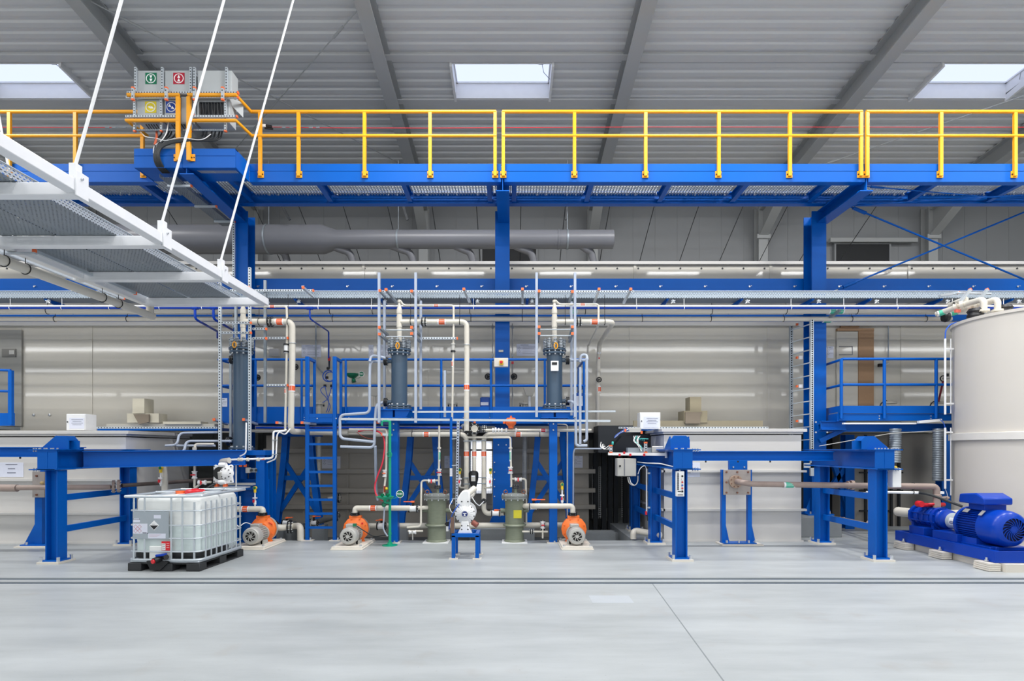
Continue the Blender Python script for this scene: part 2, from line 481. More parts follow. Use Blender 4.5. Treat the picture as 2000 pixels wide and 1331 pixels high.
# closed outer skin above the ribs
for y0, y1, a, b in [(-10.25, SY0, -34.2, 34.2), (SY1, 17.25, -34.2, 34.2)] + [(SY0, SY1, xs[i], xs[i + 1]) for i in range(0, len(xs), 2)]:
    ce.add([(x, y, roofz(y) + .12) for x, y in ((a, y0), (b, y0), (b, y1), (a, y1))], [(0, 1, 2, 3)])
for y in (SY0 - .26, SY1 + .04):                             # flat purlin strips either side of the openings
    ce.box(-34.2, 34.2, y, y + .2, roofz(y + .1) - .035, roofz(y + .1) + .0)
ce.struct('ceiling', DK)
GLZ = bpy.data.materials.new('translucent_dome'); GLZ.use_nodes = True
_n = GLZ.node_tree.nodes; _l = GLZ.node_tree.links
_t = _n.new('ShaderNodeBsdfTranslucent'); _t.inputs[0].default_value = (.9, .93, 1, 1)
_p = _n.new('ShaderNodeBsdfTransparent'); _m = _n.new('ShaderNodeMixShader'); _m.inputs[0].default_value = .45
_l.new(_t.outputs[0], _m.inputs[1]); _l.new(_p.outputs[0], _m.inputs[2]); _l.new(_m.outputs[0], _n['Material Output'].inputs[0])
for i, (a, b) in enumerate(SKY):
    z0 = roofz(SY0) - .02; z1 = z0 + .24
    r = MB(); r.box(a - .02, a, SY0, SY1, z0, z1); r.box(b, b + .02, SY0, SY1, z0, z1); r.box(a, b, SY0 - .02, SY0, z0, z1); r.box(a, b, SY1, SY1 + .02, z0 - .12, z1)
    for x in (a - .02, b + .02): r.bar((x, SY0 - .04, roofz(SY0) - .03), (x, SY1 + .04, roofz(SY1) - .03), .05, .14)
    o = r.struct('window_%d' % (i + 1), WHITE)
    f_ = MB()
    for x in (a, b - .03): f_.box(x, x + .03, SY0, SY1, z1 - .03, z1)
    f_.box(a, b, SY0, SY0 + .03, z1 - .03, z1); f_.box(a, b, SY1 - .03, SY1, z1 - .03, z1)
    wf_ = f_.build('window_frame', WHITE, o)
    f_ = MB(); f_.box(a, b, SY0, SY1, z1, z1 + .01); f_.build('pane', GLZ, wf_)
    f_ = MB(); f_.cbox((b - .22, SY0 + .1, z1 - .12), .1, .05, .09); f_.tube([(b - .2, SY0 + .1, z1 - .16), (b - .15, SY0 + .4, z0 + .1), (b, SY0 + .6, z0 + .08)], .006)
    f_.build('window_opener', GALVD, o)

# portal frames: rafter, haunch and column
places = ['far left', 'second from left', 'third from left, just left of the middle skylight', 'fourth from left, just right of the middle skylight', 'fifth from left, in front of the right skylight', 'rightmost']
bx = [2.40 + 5.02 * k for k in (-3, -2, -1, 0, 1, 2)]
def portal(x, lb):
    t = thing('roof_portal_frame', lb, 'steel roof frame', (x, 16.85, 0), 'grey steel portal frames of the roof')
    y0, y1 = -9.9, 16.6
    mb = MB(); mb.ibeam((x, y0, roofz(y0) - .22), (x, y1, roofz(y1) - .22), .44, .27, .02, .03)
    mb.build('rafter', ROOFM, t)
    mb = MB(); z1 = roofz(16.6) - .42
    mb.prism([(14.9, roofz(14.9) - .43), (16.9, z1), (16.9, z1 - .75), (16.6, z1 - .75)], 'x', x - .012, x + .012)
    mb.bar((x, 14.9, roofz(14.9) - .45), (x, 16.62, z1 - .76), .27, .03)
    mb.build('haunch', ROOFM, t)
    mb = MB(); mb.ibeam((x, 16.8, 0), (x, 16.8, roofz(16.8) - .25), .34, .27, .02, .03, up=(0, 1, 0))
    mb.box(x - .2, x + .2, 16.58, 16.6, 8.0, 8.12)
    mb.build('column', ROOFM, t)
for x, pl in zip(bx, places): portal(x, 'grey steel roof beam with haunched wall column, ' + pl)
# thin diagonal wind bracing under the roof
BR = [((62, 0), (560, 180)), ((680, 32), (478, 190))]
def brace(a, b, lb):
    t = thing('wind_brace', lb, 'roof brace', a, 'thin crossed wind braces under the roof')
    a = Vector(a); b = Vector(b); d = (b - a).normalized()
    MB().cyl(a, b, .012, 6).build('rod', ROOFM, t)
    MB().cyl(a + d * .5, a + d * .85, .025, 8).build('turnbuckle', ROOFM, t)
brace((-7.55, 10.1, 9.8), (-2.8, 14.9, 9.25), 'thin grey roof brace rod falling to the right behind the hanger rods')
brace((-2.8, 10.2, 9.72), (-7.5, 14.6, 9.2), 'thin grey roof brace rod falling to the left behind the cabinets')
brace((7.5, 14.4, 8.9), (12.2, 11.2, 9.5), 'thin grey roof brace rod at the far right behind the yellow guardrail')

# ================================================================ beige enclosure wall of the bath line
EW = mat('enclosure_panel', '#CFCBC0', .045, 0, .02, .7, spec=.36)
EWN = EW.node_tree
YW = 12.85
ew = MB()
GAP = [( -20, 2.15)]
ew.box(-34, 34, YW, YW + .06, 2.15, 6.03)
ew.box(-34, 34, YW, 15.2, 5.97, 6.03)                        # roof of the enclosure
for px in (40, 178, 470, 733, 833, 1232, 1501, 1762, 1900):
    x = XX(px, YW); ew.box(x - .035, x + .035, YW - .012, YW, 2.15, 4.68)
for px in (180, 710, 1240, 1505, 1775): 
    x = XX(px, YW); ew.box(x - .03, x + .03, YW - .02, YW, 5.1, 6.0)
ew.struct('wall_enclosure', EW)
tr = MB(); tr.box(-34, 34, YW - .08, YW, 4.58, 4.72); tr.struct('trim_4', PPGT)
tr = MB(); tr.box(-34, 34, YW - .06, YW, 5.98, 6.05)
for k in range(-42, 43):
    x = k * .48; tr.cyl((x, YW - .012, 5.90), (x, YW, 5.90), .02, 8, m=1)
tr.struct('trim_5', [PPGT, mat('dark_rivet', '#34383B', .5)])
# sloping guy wires seen above the enclosure
for k in range(-8, 9):
    x = .2 + k * 1.0
    if not (-8.5 < x < 9.3): continue
    side = 'left of' if x < -.2 else 'right of'
    MB().tube([(x, 12.65, 7.26), (x, 14.1, 6.5), (x, 15.1, 5.98)], .009, 6).single('guy_wire', mat('dark_wire', '#2A2D31', .6), 'thin dark sloping wire above the beige enclosure, one of an even row', 'wire', 'row of thin wires sloping down to the enclosure roof')
# dark ventilation openings in the far wall
DK2 = mat('dark_louvre', '#1B1E22', .6)
for (a, b, c, d, lb) in [(1632, 1736, 478, 508, 'dark rectangular wall opening right of the right blue column'), (942, 1047, 484, 512, 'dark rectangular wall opening behind the end of the grey duct')]:
    Yv = 16.9; t = thing('vent_opening', lb, 'wall vent', P((a + b) / 2, d, Yv))
    m_ = MB(); m_.box(XX(a, Yv), XX(b, Yv), Yv, Yv + .1, ZZ(d + 8, Yv), ZZ(c, Yv)); m_.build('louvre', DK2, t)
    m_ = MB()
    x0, x1, z0, z1 = XX(a, Yv), XX(b, Yv), ZZ(d + 8, Yv), ZZ(c, Yv)
    m_.box(x0 - .05, x0, Yv - .03, Yv + .1, z0, z1 + .05); m_.box(x1, x1 + .05, Yv - .03, Yv + .1, z0, z1 + .05); m_.box(x0, x1, Yv - .03, Yv + .1, z1, z1 + .05)
    m_.build('surround', WG, t)
MB().bar(P(1620, 470, 16.8), P(1790, 470, 16.8), .12, .12).single('wall_rail', ROOFM, 'grey horizontal rail on the far wall above the dark opening', 'wall rail')

# ================================================================ door opening in the enclosure (right)
t = thing('door_1', 'beige hatch door standing open beside a brown chipboard panel', 'door', P(1668, 795, YW)); t['kind'] = 'structure'; del t['label']; del t['category']
m_ = MB(); m_.box(XX(1632, YW), XX(1677, YW), YW - .05, YW - .002, 2.64, ZZ(648, YW)); m_.build('leaf', EW, t, bevel=.01)
m_ = MB(); m_.box(XX(1673, YW), XX(1703, YW), YW - .07, YW - .002, 2.64, ZZ(644, YW)); m_.build('chipboard_panel', CARD, t)
m_ = MB(); m_.box(XX(1632, YW), XX(1703, YW), YW - .08, YW - .002, ZZ(648, YW), ZZ(643, YW)); m_.build('lintel', CARD, t)
m_ = MB()
x0, x1, z0, z1 = XX(1636, YW), XX(1662, YW), ZZ(694, YW), ZZ(678, YW)
m_.bar((x0, YW - .055, z1), (x1, YW - .055, z1), .01, .01); m_.bar((x1, YW - .055, z1), (x1, YW - .055, z0), .01, .01); m_.bar((x0, YW - .055, z0), (x1, YW - .055, z0), .01, .01)
m_.build('hatch_outline', INK, t)
MB().box(XX(1640, YW), XX(1676, YW), YW - .04, YW, ZZ(641, YW), ZZ(638, YW)).single('door_closer', CARD, 'small brown strip fixed above the beige hatch door', 'door fitting')
# ================================================================ tall blue columns of the bath line
def bolts(mb, pts, d=(0, -1, 0), r=.014, h=.016, m=1):
    d = Vector(d)
    for p in pts: mb.cyl(Vector(p), Vector(p) + d * h, r, 6, m=m)
    return mb
def main_column(x, z0, z1, lb, y=11.7):
    t = thing('blue_column', lb, 'steel column', (x, y + .17, z0), 'tall blue columns carrying the walkway')
    mb = MB(); mb.ibeam((x, y + .17, z0), (x, y + .17, z1), .34, .30, .014, .022, up=(0, 1, 0)); mb.build('shaft', BLUE, t)
    mb = MB(); mb.box(x - .27, x + .27, y - .08, y + .42, z0, z0 + .03)
    for s in (-1, 1):
        mb.prism([(x + s * .15, z0 + .03), (x + s * .27, z0 + .03), (x + s * .27, z0 + .07), (x + s * .15, z0 + .36)], 'y', y + .05, y + .07)
    bolts(mb, [(x + i * .2, y - .04, z0 + .03) for i in (-1, 1)], (0, 0, 1), .018, .05)
    mb.build('base_plate', [BLUE, BOLT], t)
    return t
CL = main_column(-5.64, -.30, 6.72, 'tall blue column on the left behind the control cabinets')
CM = main_column(-.20, .17, 6.72, 'tall blue column in the middle with the yellow emergency stop box')
CR = main_column(6.38, .40, 6.72, 'tall blue column on the right beside the perforated cable ladder')
# lower cover plate with bolts on the middle column
mb = MB(); mb.box(-.39, .0, 11.62, 11.70, .2, 2.02)
bolts(mb, [(i, 11.62, z) for i in (-.36, -.03) for z in (.8, 1.0, 1.15, 1.3, 1.5)])
bolts(mb, [(i, 11.62, 1.86) for i in (-.28, -.12)])
mb.build('cover_plate', [BLUE, BOLT], CM)

# ---- long blue beams between the columns
def long_beam(name, z0, z1, y, lb, bp=None):
    t = thing(name, lb, 'steel beam', (0, y, z0), 'long blue horizontal beams')
    mb = MB(); h = z1 - z0
    mb.extr((-14, y, (z0 + z1) / 2), (14, y, (z0 + z1) / 2), [(-.07, -h / 2), (.05, -h / 2), (.05, h / 2), (-.07, h / 2), (-.07, h / 2 - .02), (.03, h / 2 - .02), (.03, -h / 2 + .02), (-.07, -h / 2 + .02)])
    mb.build('channel', BLUE, t)
    if bp:
        mb = MB()
        for k in range(-14, 15):
            x = k * .96 + .3; mb.cyl((x, y - .065, bp), (x, y - .03, bp), .022, 6); mb.cyl((x + .035, y - .075, bp + .01), (x + .035, y - .03, bp + .01), .010, 6)
        mb.build('fixing', BOLT, t, ); KIDS[t.name][-1]['kind'] = 'stuff'
    return t
long_beam('long_beam', 5.13, 5.44, 12.15, 'long blue channel beam at mid height crossing the whole hall', 5.27)
long_beam('long_beam', 4.53, 4.66, 12.13, 'long dark blue beam below the thin blue pipe, crossing the whole hall')

# ================================================================ overhead walkway
WY0, WY1 = 10.28, 11.45
wk = thing('overhead_walkway', 'blue overhead walkway deck with grey grating crossing the whole hall', 'walkway', (0, 10.9, 6.64))
zt, zb = 6.975, 6.64
for (a, b) in ((-13, -6.53), (-4.78, -.20), (-.14, 6.43), (6.49, 13)):
    mb = MB()
    mb.extr((a, WY0, (zt + zb) / 2), (b, WY0, (zt + zb) / 2), [(.02, -.165), (.02, .165), (-.10, .165), (-.10, .15), (.0, .15), (.0, -.15), (-.12, -.15), (-.12, -.165)])
    mb.box(a, b, WY0 - .026, WY0 - .02, 6.84, 6.85)
    mb.build('front_beam', BLUE, wk)
mb = MB(); mb.ibeam((-13, WY1, 6.86), (13, WY1, 6.86), .24, .14, .01, .016); mb.build('rear_beam', BLUE, wk)
for x in (-12, -10.3, -8.6, -7.0, -5.25, -3.65, -2.05, -.44, .04, 1.5, 2.97, 4.44, 6.0, 8.0, 9.6, 11.2):
    mb = MB(); mb.ibeam((x, WY0 + .02, 6.84), (x, WY1 - .07, 6.84), .16, .09, .008, .012); mb.build('cross_beam', BLUE, wk)
# cantilever brackets from the columns
for x, ya in ((-5.64, 9.76), (-.17, WY0 - .02), (6.46, WY0 - .02)):
    mb = MB(); mb.ibeam((x, ya, 6.60 + (.06 if x < -1 else 0)), (x, 11.75, 6.60), .25, .24, .012, .02); mb.build('bracket_beam', BLUE, wk)
# bolted splice ends beneath the front beam
GR = mat('grating_steel', '#C6CCD2', .4, .5)
xs_ = [-12, -10.3, -8.6, -7.0, -5.25, -3.65, -2.05, -.44, 1.5, 2.97, 4.44, 6.0, 8.0, 9.6, 11.2]
for a, b in zip(xs_, xs_[1:]):
    mb = MB(); n = int((b - a) / .058)
    for i in range(n):
        x = a + .05 + i * .058
        if x < b - .05: mb.box(x, x + .016, WY0 + .03, WY1 + .02, 6.935, 6.965)
    for k in range(19):
        y = WY0 + .05 + k * .06; mb.box(a + .05, b - .05, y, y + .016, 6.95, 6.962)
    mb.build('grating', GR, wk)
mb = MB()
for k in range(-20, 22):
    for d in (-.09, .09):
        mb.cyl((k * .6 + d, WY1 - .1, 6.90), (k * .6 + d, WY1 - .1, 6.96), .008, 6); mb.cyl((k * .6 + d, WY1 - .1, 6.89), (k * .6 + d, WY1 - .1, 6.90), .02, 8)
o = mb.build('grating_clip', BOLT, wk); o['kind'] = 'stuff'

# cabinet balcony in front of the walkway, around the left column
bal = thing('cabinet_platform', 'short blue platform box projecting from the walkway under the control cabinets', 'platform', (-5.65, 9.9, 6.62))
mb = MB()
for a, b in ((-6.53, -5.70), (-5.58, -4.78)):
    mb.extr((a, 9.73, 6.80), (b, 9.73, 6.80), [(0, -.165), (0, .165), (-.10, .165), (-.10, .15), (-.015, .15), (-.015, -.15), (-.10, -.15), (-.10, -.165)])
    mb.box(a, b, 9.724, 9.73, 6.84, 6.848)
mb.box(-5.72, -5.56, 9.735, 9.75, 6.64, 6.96)
mb.box(-4.80, -4.78, 9.74, WY0 - .03, 6.64, 6.965); mb.box(-6.53, -6.51, 9.74, WY0 - .03, 6.64, 6.965)
mb.build('fascia', BLUE, bal)
mb = MB()
mb.box(-6.50, -4.81, 9.76, WY0 - .03, 6.645, 6.66)
mb.build('bottom_plate', BLUE, bal)
mb = MB()
for a, n in ((-5.5, 9), (-5.25, 14)):
    for i in range(n): mb.bar((a + i * .03 - (.0 if n == 9 else -.02), 9.84, 6.643), (a + i * .03 + .03, 9.94, 6.643), .014, .004)
mb.build('vent_slots', SILV, bal)

# ================================================================ yellow guardrails
def rail_post(t, x, y=WY0 - .055, z0=6.73, z1=7.90, br=True, side=1):
    mb = MB(); mb.bar((x, y, z0), (x, y, z1), .058, .045, up=(0, 1, 0)); pst = mb.build('post', YEL, t)
    if br:
        mb = MB(); mb.box(x - .055, x + .055, y + .015, y + .03, z0 - .02, z0 + .10); 
        for s in (-1, 1): mb.cyl((x + s * .04, y + .015, z0 + .04), (x + s * .04, y + .003, z0 + .04), .012, 6, m=1)
        mb.build('foot_bracket', [YEL, BLKINK], pst)
def guard(lb, xs, x0, x1, y=WY0 - .055):
    t = thing('guardrail', lb, 'guardrail', (xs[0], y, 6.7), 'yellow guardrail sections of the overhead walkway')
    for x in xs: rail_post(t, x, y)
    mb = MB(); mb.cyl((x0, y, 7.90), (x1, y, 7.90), .031, 14); mb.build('handrail', YEL, t)
    mb = MB(); mb.cyl((x0, y - .005, 7.46), (x1, y - .005, 7.46), .028, 14); mb.build('midrail', YEL, t)
    return t
q = lambda px: XX(px, 10.22)
guard('yellow guardrail section left of the control cabinets', [q(-140), q(18), q(147), q(278)], -12.5, q(287))
g2 = guard('yellow guardrail section between the control cabinets and the middle column', [q(508), q(583), q(712), q(840), q(967)], q(490), q(969))
guard('longest yellow guardrail section, between the middle and right columns', [q(983), q(1122), q(1261), q(1404), q(1543), q(1682)], q(981), q(1684))
guard('yellow guardrail section at the far right above the round tank', [q(1694), q(1838), q(1983), q(2120)], q(1692), q(2200))
y9 = 9.69
cr = thing('guardrail', 'yellow pipe guardrail framing the control cabinets with two posts close together', 'guardrail', (-5.65, y9, 6.7), 'yellow guardrail sections of the overhead walkway')
c9 = lambda px: XX(px, y9)
for px in (348, 369):
    x = c9(px)
    mb = MB(); mb.bar((x, y9, 6.74), (x, y9, 7.83), .062, .05, up=(0, 1, 0)); mb.build('post', YEL, cr)
    s = -1 if px < 360 else 1
    mb = MB(); mb.box(x - .03 if s > 0 else x - .09, x + .09 if s > 0 else x + .03, y9 + .02, y9 + .035, 6.74, 6.86)
    for k in (.03, .07): mb.cyl((x + s * (k + .01), y9 + .02, 6.80), (x + s * (k + .01), y9 + .008, 6.80), .010, 6, m=1)
    mb.build('foot_bracket', [YEL, BLKINK], cr)
zt9, zm9 = ZZ(185.5, y9), ZZ(235.5, y9)
for (a, b, z, ex) in ((c9(249), c9(350), zt9, None), (c9(247), c9(350), zm9, (q(288) - .02, WY0 - .055, 7.46)),):
    pts = [(b, y9, z), (a, y9, z)]
    if ex: pts.append((-6.62, WY0 - .06, 7.46))
    MB().tube(pts, .03, 12).build('rail', YEL, cr)
MB().tube([(c9(367), y9, zt9), (c9(461), y9, zt9), (q(490), WY0 - .055, 7.90)], .03, 12).build('rail', YEL, cr)
MB().tube([(c9(367), y9, zm9), (c9(461), y9, zm9), (q(492), WY0 - .055, 7.46)], .028, 12).build('rail', YEL, cr)
# red pull wire behind the guardrail
pw = thing('pull_wire', 'thin red emergency pull wire strung along behind the yellow guardrail', 'wire', (0, 10.4, 7.68))
MB().tube([(q(525), 10.36, 7.70), (q(600), 10.36, 7.685), (q(840), 10.36, 7.68), (q(1261), 10.36, 7.70), (q(2100), 10.36, 7.695)], .0045, 6).build('wire', REDM, pw)
mb = MB(); mb.cyl((q(508), 10.34, 7.71), (q(525), 10.34, 7.69), .03, 10); mb.cyl((q(512), 10.33, 7.66), (q(528), 10.33, 7.65), .018, 8); mb.build('switch', BLK, pw)
mb = MB(); mb.cbox((q(509), 10.33, 7.70), .10, .05, .05); mb.build('switch_body', WPL, pw)
for px in (545, 560, 598, 612):
    MB().cyl((q(px), 10.36, 7.69), (q(px + 7), 10.36, 7.69), .009, 6).build('wire_grip', GALVD, pw)
pw2 = thing('pull_wire', 'thin red emergency pull wire ending left of the control cabinets', 'wire', (-8, 10.4, 7.68))
MB().tube([(-12, 10.36, 7.70), (q(215), 10.36, 7.69)], .0045, 6).build('wire', REDM, pw2)
for px in (195, 208, 228): MB().cyl((q(px), 10.36, 7.69), (q(px + 8), 10.36, 7.69), .010, 6).build('wire_grip', GALVD, pw2)
MB().tube([(q(215), 10.36, 7.69), (q(255), 10.36, 7.69)], .004, 6).build('end_loop', GALVD, pw2)

# blue crossed rods at the right end
def rod(a, b, lb, r=.014):
    t = thing('tie_rod', lb, 'tie rod', a, 'crossed blue tie rods at the right end of the walkway')
    a = Vector(a); b = Vector(b); d = (b - a).normalized()
    MB().cyl(a, b, r, 8).build('rod', BLUE, t); MB().cyl(a + d * .12, a + d * .4, r * 2, 10).build('turnbuckle', BLUE, t)
    MB().cyl(a - d * .12, a + d * .1, r * .8, 6).build('threaded_end', BOLT, t)
rod(P(1636, 566, 11.75), P(2120, 365, 11.75), 'blue tie rod rising to the right from the cable tray, right of the right column', .018)
rod(P(1656, 402, 11.6), P(2110, 592, 11.6), 'blue tie rod falling to the right across the far wall', .018)
rod(P(1690, 364, 10.6), P(2080, 398, 11.45), 'thin blue tie rod under the right grating, falling to the right', .011)
rod(P(1660, 402, 11.5), P(2080, 376, 10.45), 'thin blue tie rod under the right grating, rising to the right', .011)

# ================================================================ control cabinets behind the yellow rails
def sym(parent, px, py, Y, colm, kind):
    """square warning sign with a white ring and two arrow heads"""
    c = P(px, py, Y); s = .098
    MB().box(c.x - s, c.x + s, Y - .004, Y, c.z - s, c.z + s).build('sign_plate', colm, parent); sp_ = KIDS[parent.name][-1]
    m = MB(); wh = WPL
    m.ring((c.x, Y - .005, c.z), (0, 1, 0), .078, .007, 24)
    def tri(cx, cz, a, r):
        pts = [(cx + r * math.cos(a), cz + r * math.sin(a)), (cx + r * math.cos(a + 2.3), cz + r * math.sin(a + 2.3)), (cx + r * math.cos(a - 2.3), cz + r * math.sin(a - 2.3))]
        m.prism(pts, 'y', Y - .007, Y - .004)
    a = {'down': -PI / 2, 'up': PI / 2, 'rd': -.6, 'lu': .35 + PI * 0 + 0.0}[kind]
    if kind == 'lu':
        tri(c.x - .022, c.z + .0, PI * .97, .032); tri(c.x + .028, c.z - .012, -.5, .034)
    else:
        dx, dz = math.cos(a) * .030, math.sin(a) * .030
        tri(c.x - dx, c.z - dz, a, .034); tri(c.x + dx, c.z + dz, a, .034)
    m.build('sign_symbol', wh, sp_)
YC = 9.78
CABM = mat('cabinet_grey', '#B4B9BB', .45, spec=.3)
def cab(x0p, x1p, y0p, y1p, lb, depth=.24, group='grey control boxes in the overhead frame', opening=False):
    x0, x1, z1, z0 = XX(x0p, YC), XX(x1p, YC), ZZ(y0p, YC), ZZ(y1p, YC)
    t = thing('control_box', lb, 'control box', ((x0 + x1) / 2, YC + .12, z0), group)
    mb = MB(); mb.box(x0, x1, YC + .012, YC + depth, z0, z1); mb.build('housing', CABM, t, bevel=.006)
    if not opening:
        mb = MB(); mb.box(x0 + .012, x1 - .012, YC, YC + .014, z0 + .012, z1 - .012); mb.build('door', CABM, t, bevel=.004)
    return t
b1 = cab(268, 319, 137, 184, 'grey control box with the green double down arrow sign'); sym(b1, 295, 153.5, YC, DGRN, 'down')
b2 = cab(321, 377, 137, 184, 'grey control box with the red double up arrow sign'); sym(b2, 349.5, 153.5, YC, mat('sign_red', '#B01432', .4), 'up')
b3 = cab(385, 452, 137, 184, 'blank grey control box, top right of the overhead frame')
b4 = cab(267, 318, 193, 238, 'grey control box with the yellow arrow sign'); sym(b4, 294.5, 209.5, YC, mat('sign_yellow', '#D9C51F', .4), 'lu')
b5 = cab(320, 346, 193, 238, 'narrow grey control box with the blue arrow sign'); sym(b5, 335, 209.5, YC, mat('sign_blue', '#0F3F9A', .4), 'rd')
b6 = cab(353, 378, 188, 241, 'blank narrow grey control box between the two yellow posts')
b7 = cab(383, 448, 193, 240, 'open grey cable box with a row of black cable glands, lower right', opening=True)
x0, x1 = XX(389, YC), XX(441, YC); z1, z0 = ZZ(199, YC), ZZ(226, YC)
MB().box(x0, x1, YC + .004, YC + .012, z0, z1).build('recess', mat('dark_recess', '#30343A', .7), b7)
for i in range(9):
    x = x0 + .03 + i * (x1 - x0 - .05) / 8
    MB().tube([(x, YC + .01, z1 - .02), (x, YC - .03, z1 - .03), (x + random.uniform(-.01, .02), YC - .035, z1 - .10), (x + .02 * math.sin(i * 2.1), YC - .01, z0 - .02)], .011, 8, .03).build('cable_gland', RUB, b7)
mb = MB(); mb.add([(XX(432, YC), YC, ZZ(186, YC)), (XX(464, YC), YC + .2, ZZ(186, YC)), (XX(464, YC), YC + .2, ZZ(216, YC))], [(0, 1, 2)]); mb.add([(XX(432, YC), YC + .01, ZZ(186, YC)), (XX(464, YC), YC + .21, ZZ(186, YC)), (XX(464, YC), YC + .21, ZZ(216, YC))], [(0, 2, 1)])
mb.build('side_gusset', CABM, b7)
# perforated strut frame around the boxes
fr = thing('cabinet_rack', 'perforated galvanised strut rack carrying the overhead control boxes', 'rack', (-5.65, YC, ZZ(258, YC)))
yf = YC - .022
for px, a, b in ((267, 134, 184), (319, 134, 184), (374.5, 134, 184), (381.5, 134, 184), (444, 134, 184), (265, 190, 258), (317, 190, 258), (374, 190, 258), (381, 190, 228), (442, 190, 258)):
    strut(fr, (XX(px, YC), yf, ZZ(b, YC)), (XX(px, YC), yf, ZZ(a, YC)), .036, caps=(1 if b > 200 else 0, 0), pitch=.046)
yg = YC - .055
for py, a, b in ((181.5, 249, 465), (190.5, 247, 346), (190.5, 368, 465), (228, 246, 346), (228, 366, 463)):
    strut(fr, (XX(a, yg), yg, ZZ(py, yg)), (XX(b, yg), yg, ZZ(py, yg)), .036, caps=(0, 1), pitch=.046)
for py, a, b in ((256, 268, 440),): strut(fr, (XX(a, YC), yf, ZZ(py, YC)), (XX(b, YC), yf, ZZ(py, YC)), .022, pitch=.03, name='thin_strut', material=GALVD)
yh = y9 - .045
for px in (260, 325, 380, 435):
    strut(fr, (XX(px, yh), yh, ZZ(195, yh)), (XX(px, yh), yh, ZZ(172, yh)), .040, caps=(1, 1), pitch=.07, name='clamp_strut')
for i, px in enumerate((288, 293, 298, 303, 308, 338, 343, 348, 357, 362)):
    MB().bar(P(px - 3, 243, YC - .006), P(px + 5, 254, YC - .006), .018, .006, up=(0, -1, 0)).build('slot', HOLE, fr)
# cable bundle hanging out of the boxes into the perforated tray
cb = thing('cable_bundle', 'bundle of black cables hanging from the overhead control boxes', 'cable bundle', P(310, 330, 9.6))
def cable(parent, pts, r, m=RUB, b=.12, nm='cable'): return MB().tube(pts, r, 8, b, m=0).build(nm, m, parent)
D = 9.66
ends = [(398, 256), (404, 256), (414, 256), (421, 256), (429, 256), (434, 256)]
for i, (px, py) in enumerate(ends):
    o = i * .9
    cable(cb, [P(px, py, YC + .1), P(px - 4, py + 14 + i, YC), P(365, 271 + o, D), P(330, 276 + o, D), P(306 + i * 1.3, 286 + o, D), P(299 + i * 2.2, 305, D), P(305 + i * 2.5, 325, D + .05), P(318 + i * 2.5, 338, 9.85)], .014)
for i, (px, py) in enumerate([(317, 256), (331, 254), (336, 255), (345, 255)]):
    cable(cb, [P(px, py, YC + .1), P(px - 3, py + 10, YC), P(px - 16, 272 + i, D), P(304 + i, 288, D), P(302 + i * 1.5, 308, D), P(312 + i * 2, 332, 9.8)], .013)
cable(cb, [P(306, 257, YC + .1), P(306, 270, D), P(302, 283, D)], .018, mat('orange_cable', '#C65A34', .5))
cable(cb, [P(329, 240, YC), P(325, 262, D), P(314, 277, D), P(300, 285, D), P(300, 300, D)], .008, WPL)
cable(cb, [P(275, 258, YC + .1), P(284, 268, D), P(306, 270, D), P(322, 276, D), P(350, 268, D), P(395, 275, D), P(412, 262, YC)], .006, WPL)
for px, py in ((345, 268), (366, 266)): MB().ring(P(px, py, 9.69), (1, 0, .2), .045, .005, 14).build('cable_tie', BLK, cb)
# perforated riser tray beside the left bracket beam, with three capped cross struts
t = thing('riser_tray', 'perforated grey cable tray running back from the cable bundle beside the left bracket beam', 'cable tray', (-5.98, 10.7, 6.5))
PF2 = perforated('perforated_riser_steel', '#7F8890', .04, .03, .5, .4, axes=(0, 1), metal=.4); PF3 = perforated('perforated_riser_side', '#8F98A0', .04, .026, .55, .4, axes=(1, 2), metal=.4)
MB().box(-6.12, -5.88, 9.78, 11.9, 6.49, 6.493).build('tray_floor', PF2, t)
for x in (-6.12, -5.88): MB().box(x - .001, x + .001, 9.78, 11.9, 6.49, 6.56).build('side_wall', PF3, t)
for px, py, y in ((338, 359, 10.05), (390, 400, 10.9), (433, 433, 11.62)):
    strut(t, (-6.14, y, 6.47), (-5.72, y, 6.47), .035, caps=(0, 1), holes=False, name='cross_strut')
# ================================================================ hanging cable tray frame, upper left
XA, XB = -4.2, -6.2; ZF = 4.27
YN = (5.43, 6.77, 8.13, 9.49)
hf = thing('hanging_tray_frame', 'white square-tube frame hanging at the upper left on thin rods', 'hanging frame', ((XA + XB) / 2, 7, ZF))
WF = mat('white_powder_coat', '#E6E8EC', .3)
MB().bar((XA, 2.6, ZF), (XA, YN[3] + .1, ZF), .12, .12).build('side_rail', WF, hf, bevel=.008)
MB().bar((XB, 2.6, ZF), (XB, YN[3] + .1, ZF), .12, .12).build('side_rail', WF, hf, bevel=.008)
for i, y in enumerate(YN):
    MB().bar((XB - .1 if i < 3 else XB, y, ZF - .02), (XA + .02 if i < 3 else XA + .0, y, ZF - .02), .12, .12).build('cross_member', WF, hf, bevel=.008)
    if i < 3:
        mb = MB(); mb.box(XA + .06, XA + .075, y - .10, y + .06, ZF - .10, ZF + .14); mb.box(XA - .02, XA + .05, y - .07, y + .01, ZF + .06, ZF + .22)
        mb.cyl((XA + .09, y - .03, ZF + .08), (XA + .07, y - .03, ZF + .08), .014, 6, m=1)
        mb.build('hanger_bracket', [WF, BOLT], hf, bevel=.003)
        top = (XA + .265 * 5.2, y, ZF + 5.2)
        MB().cyl((XA + .01, y - .03, ZF + .2), top, .015, 10).build('hanger_rod', WPL, hf)
MB().cyl((-6.12, 7.03, ZF + .1), (-7.0, 7.03, ZF + 4.9), .013, 10).build('hanger_rod', WPL, hf)
PERF = perforated('perforated_tray_steel', '#8E979E', .045, .03, .5, .28, axes=(0, 1), metal=.5)
PERFS = perforated('perforated_tray_side', '#B8C0C8', .045, .026, .55, .36, axes=(1, 2), metal=.5)
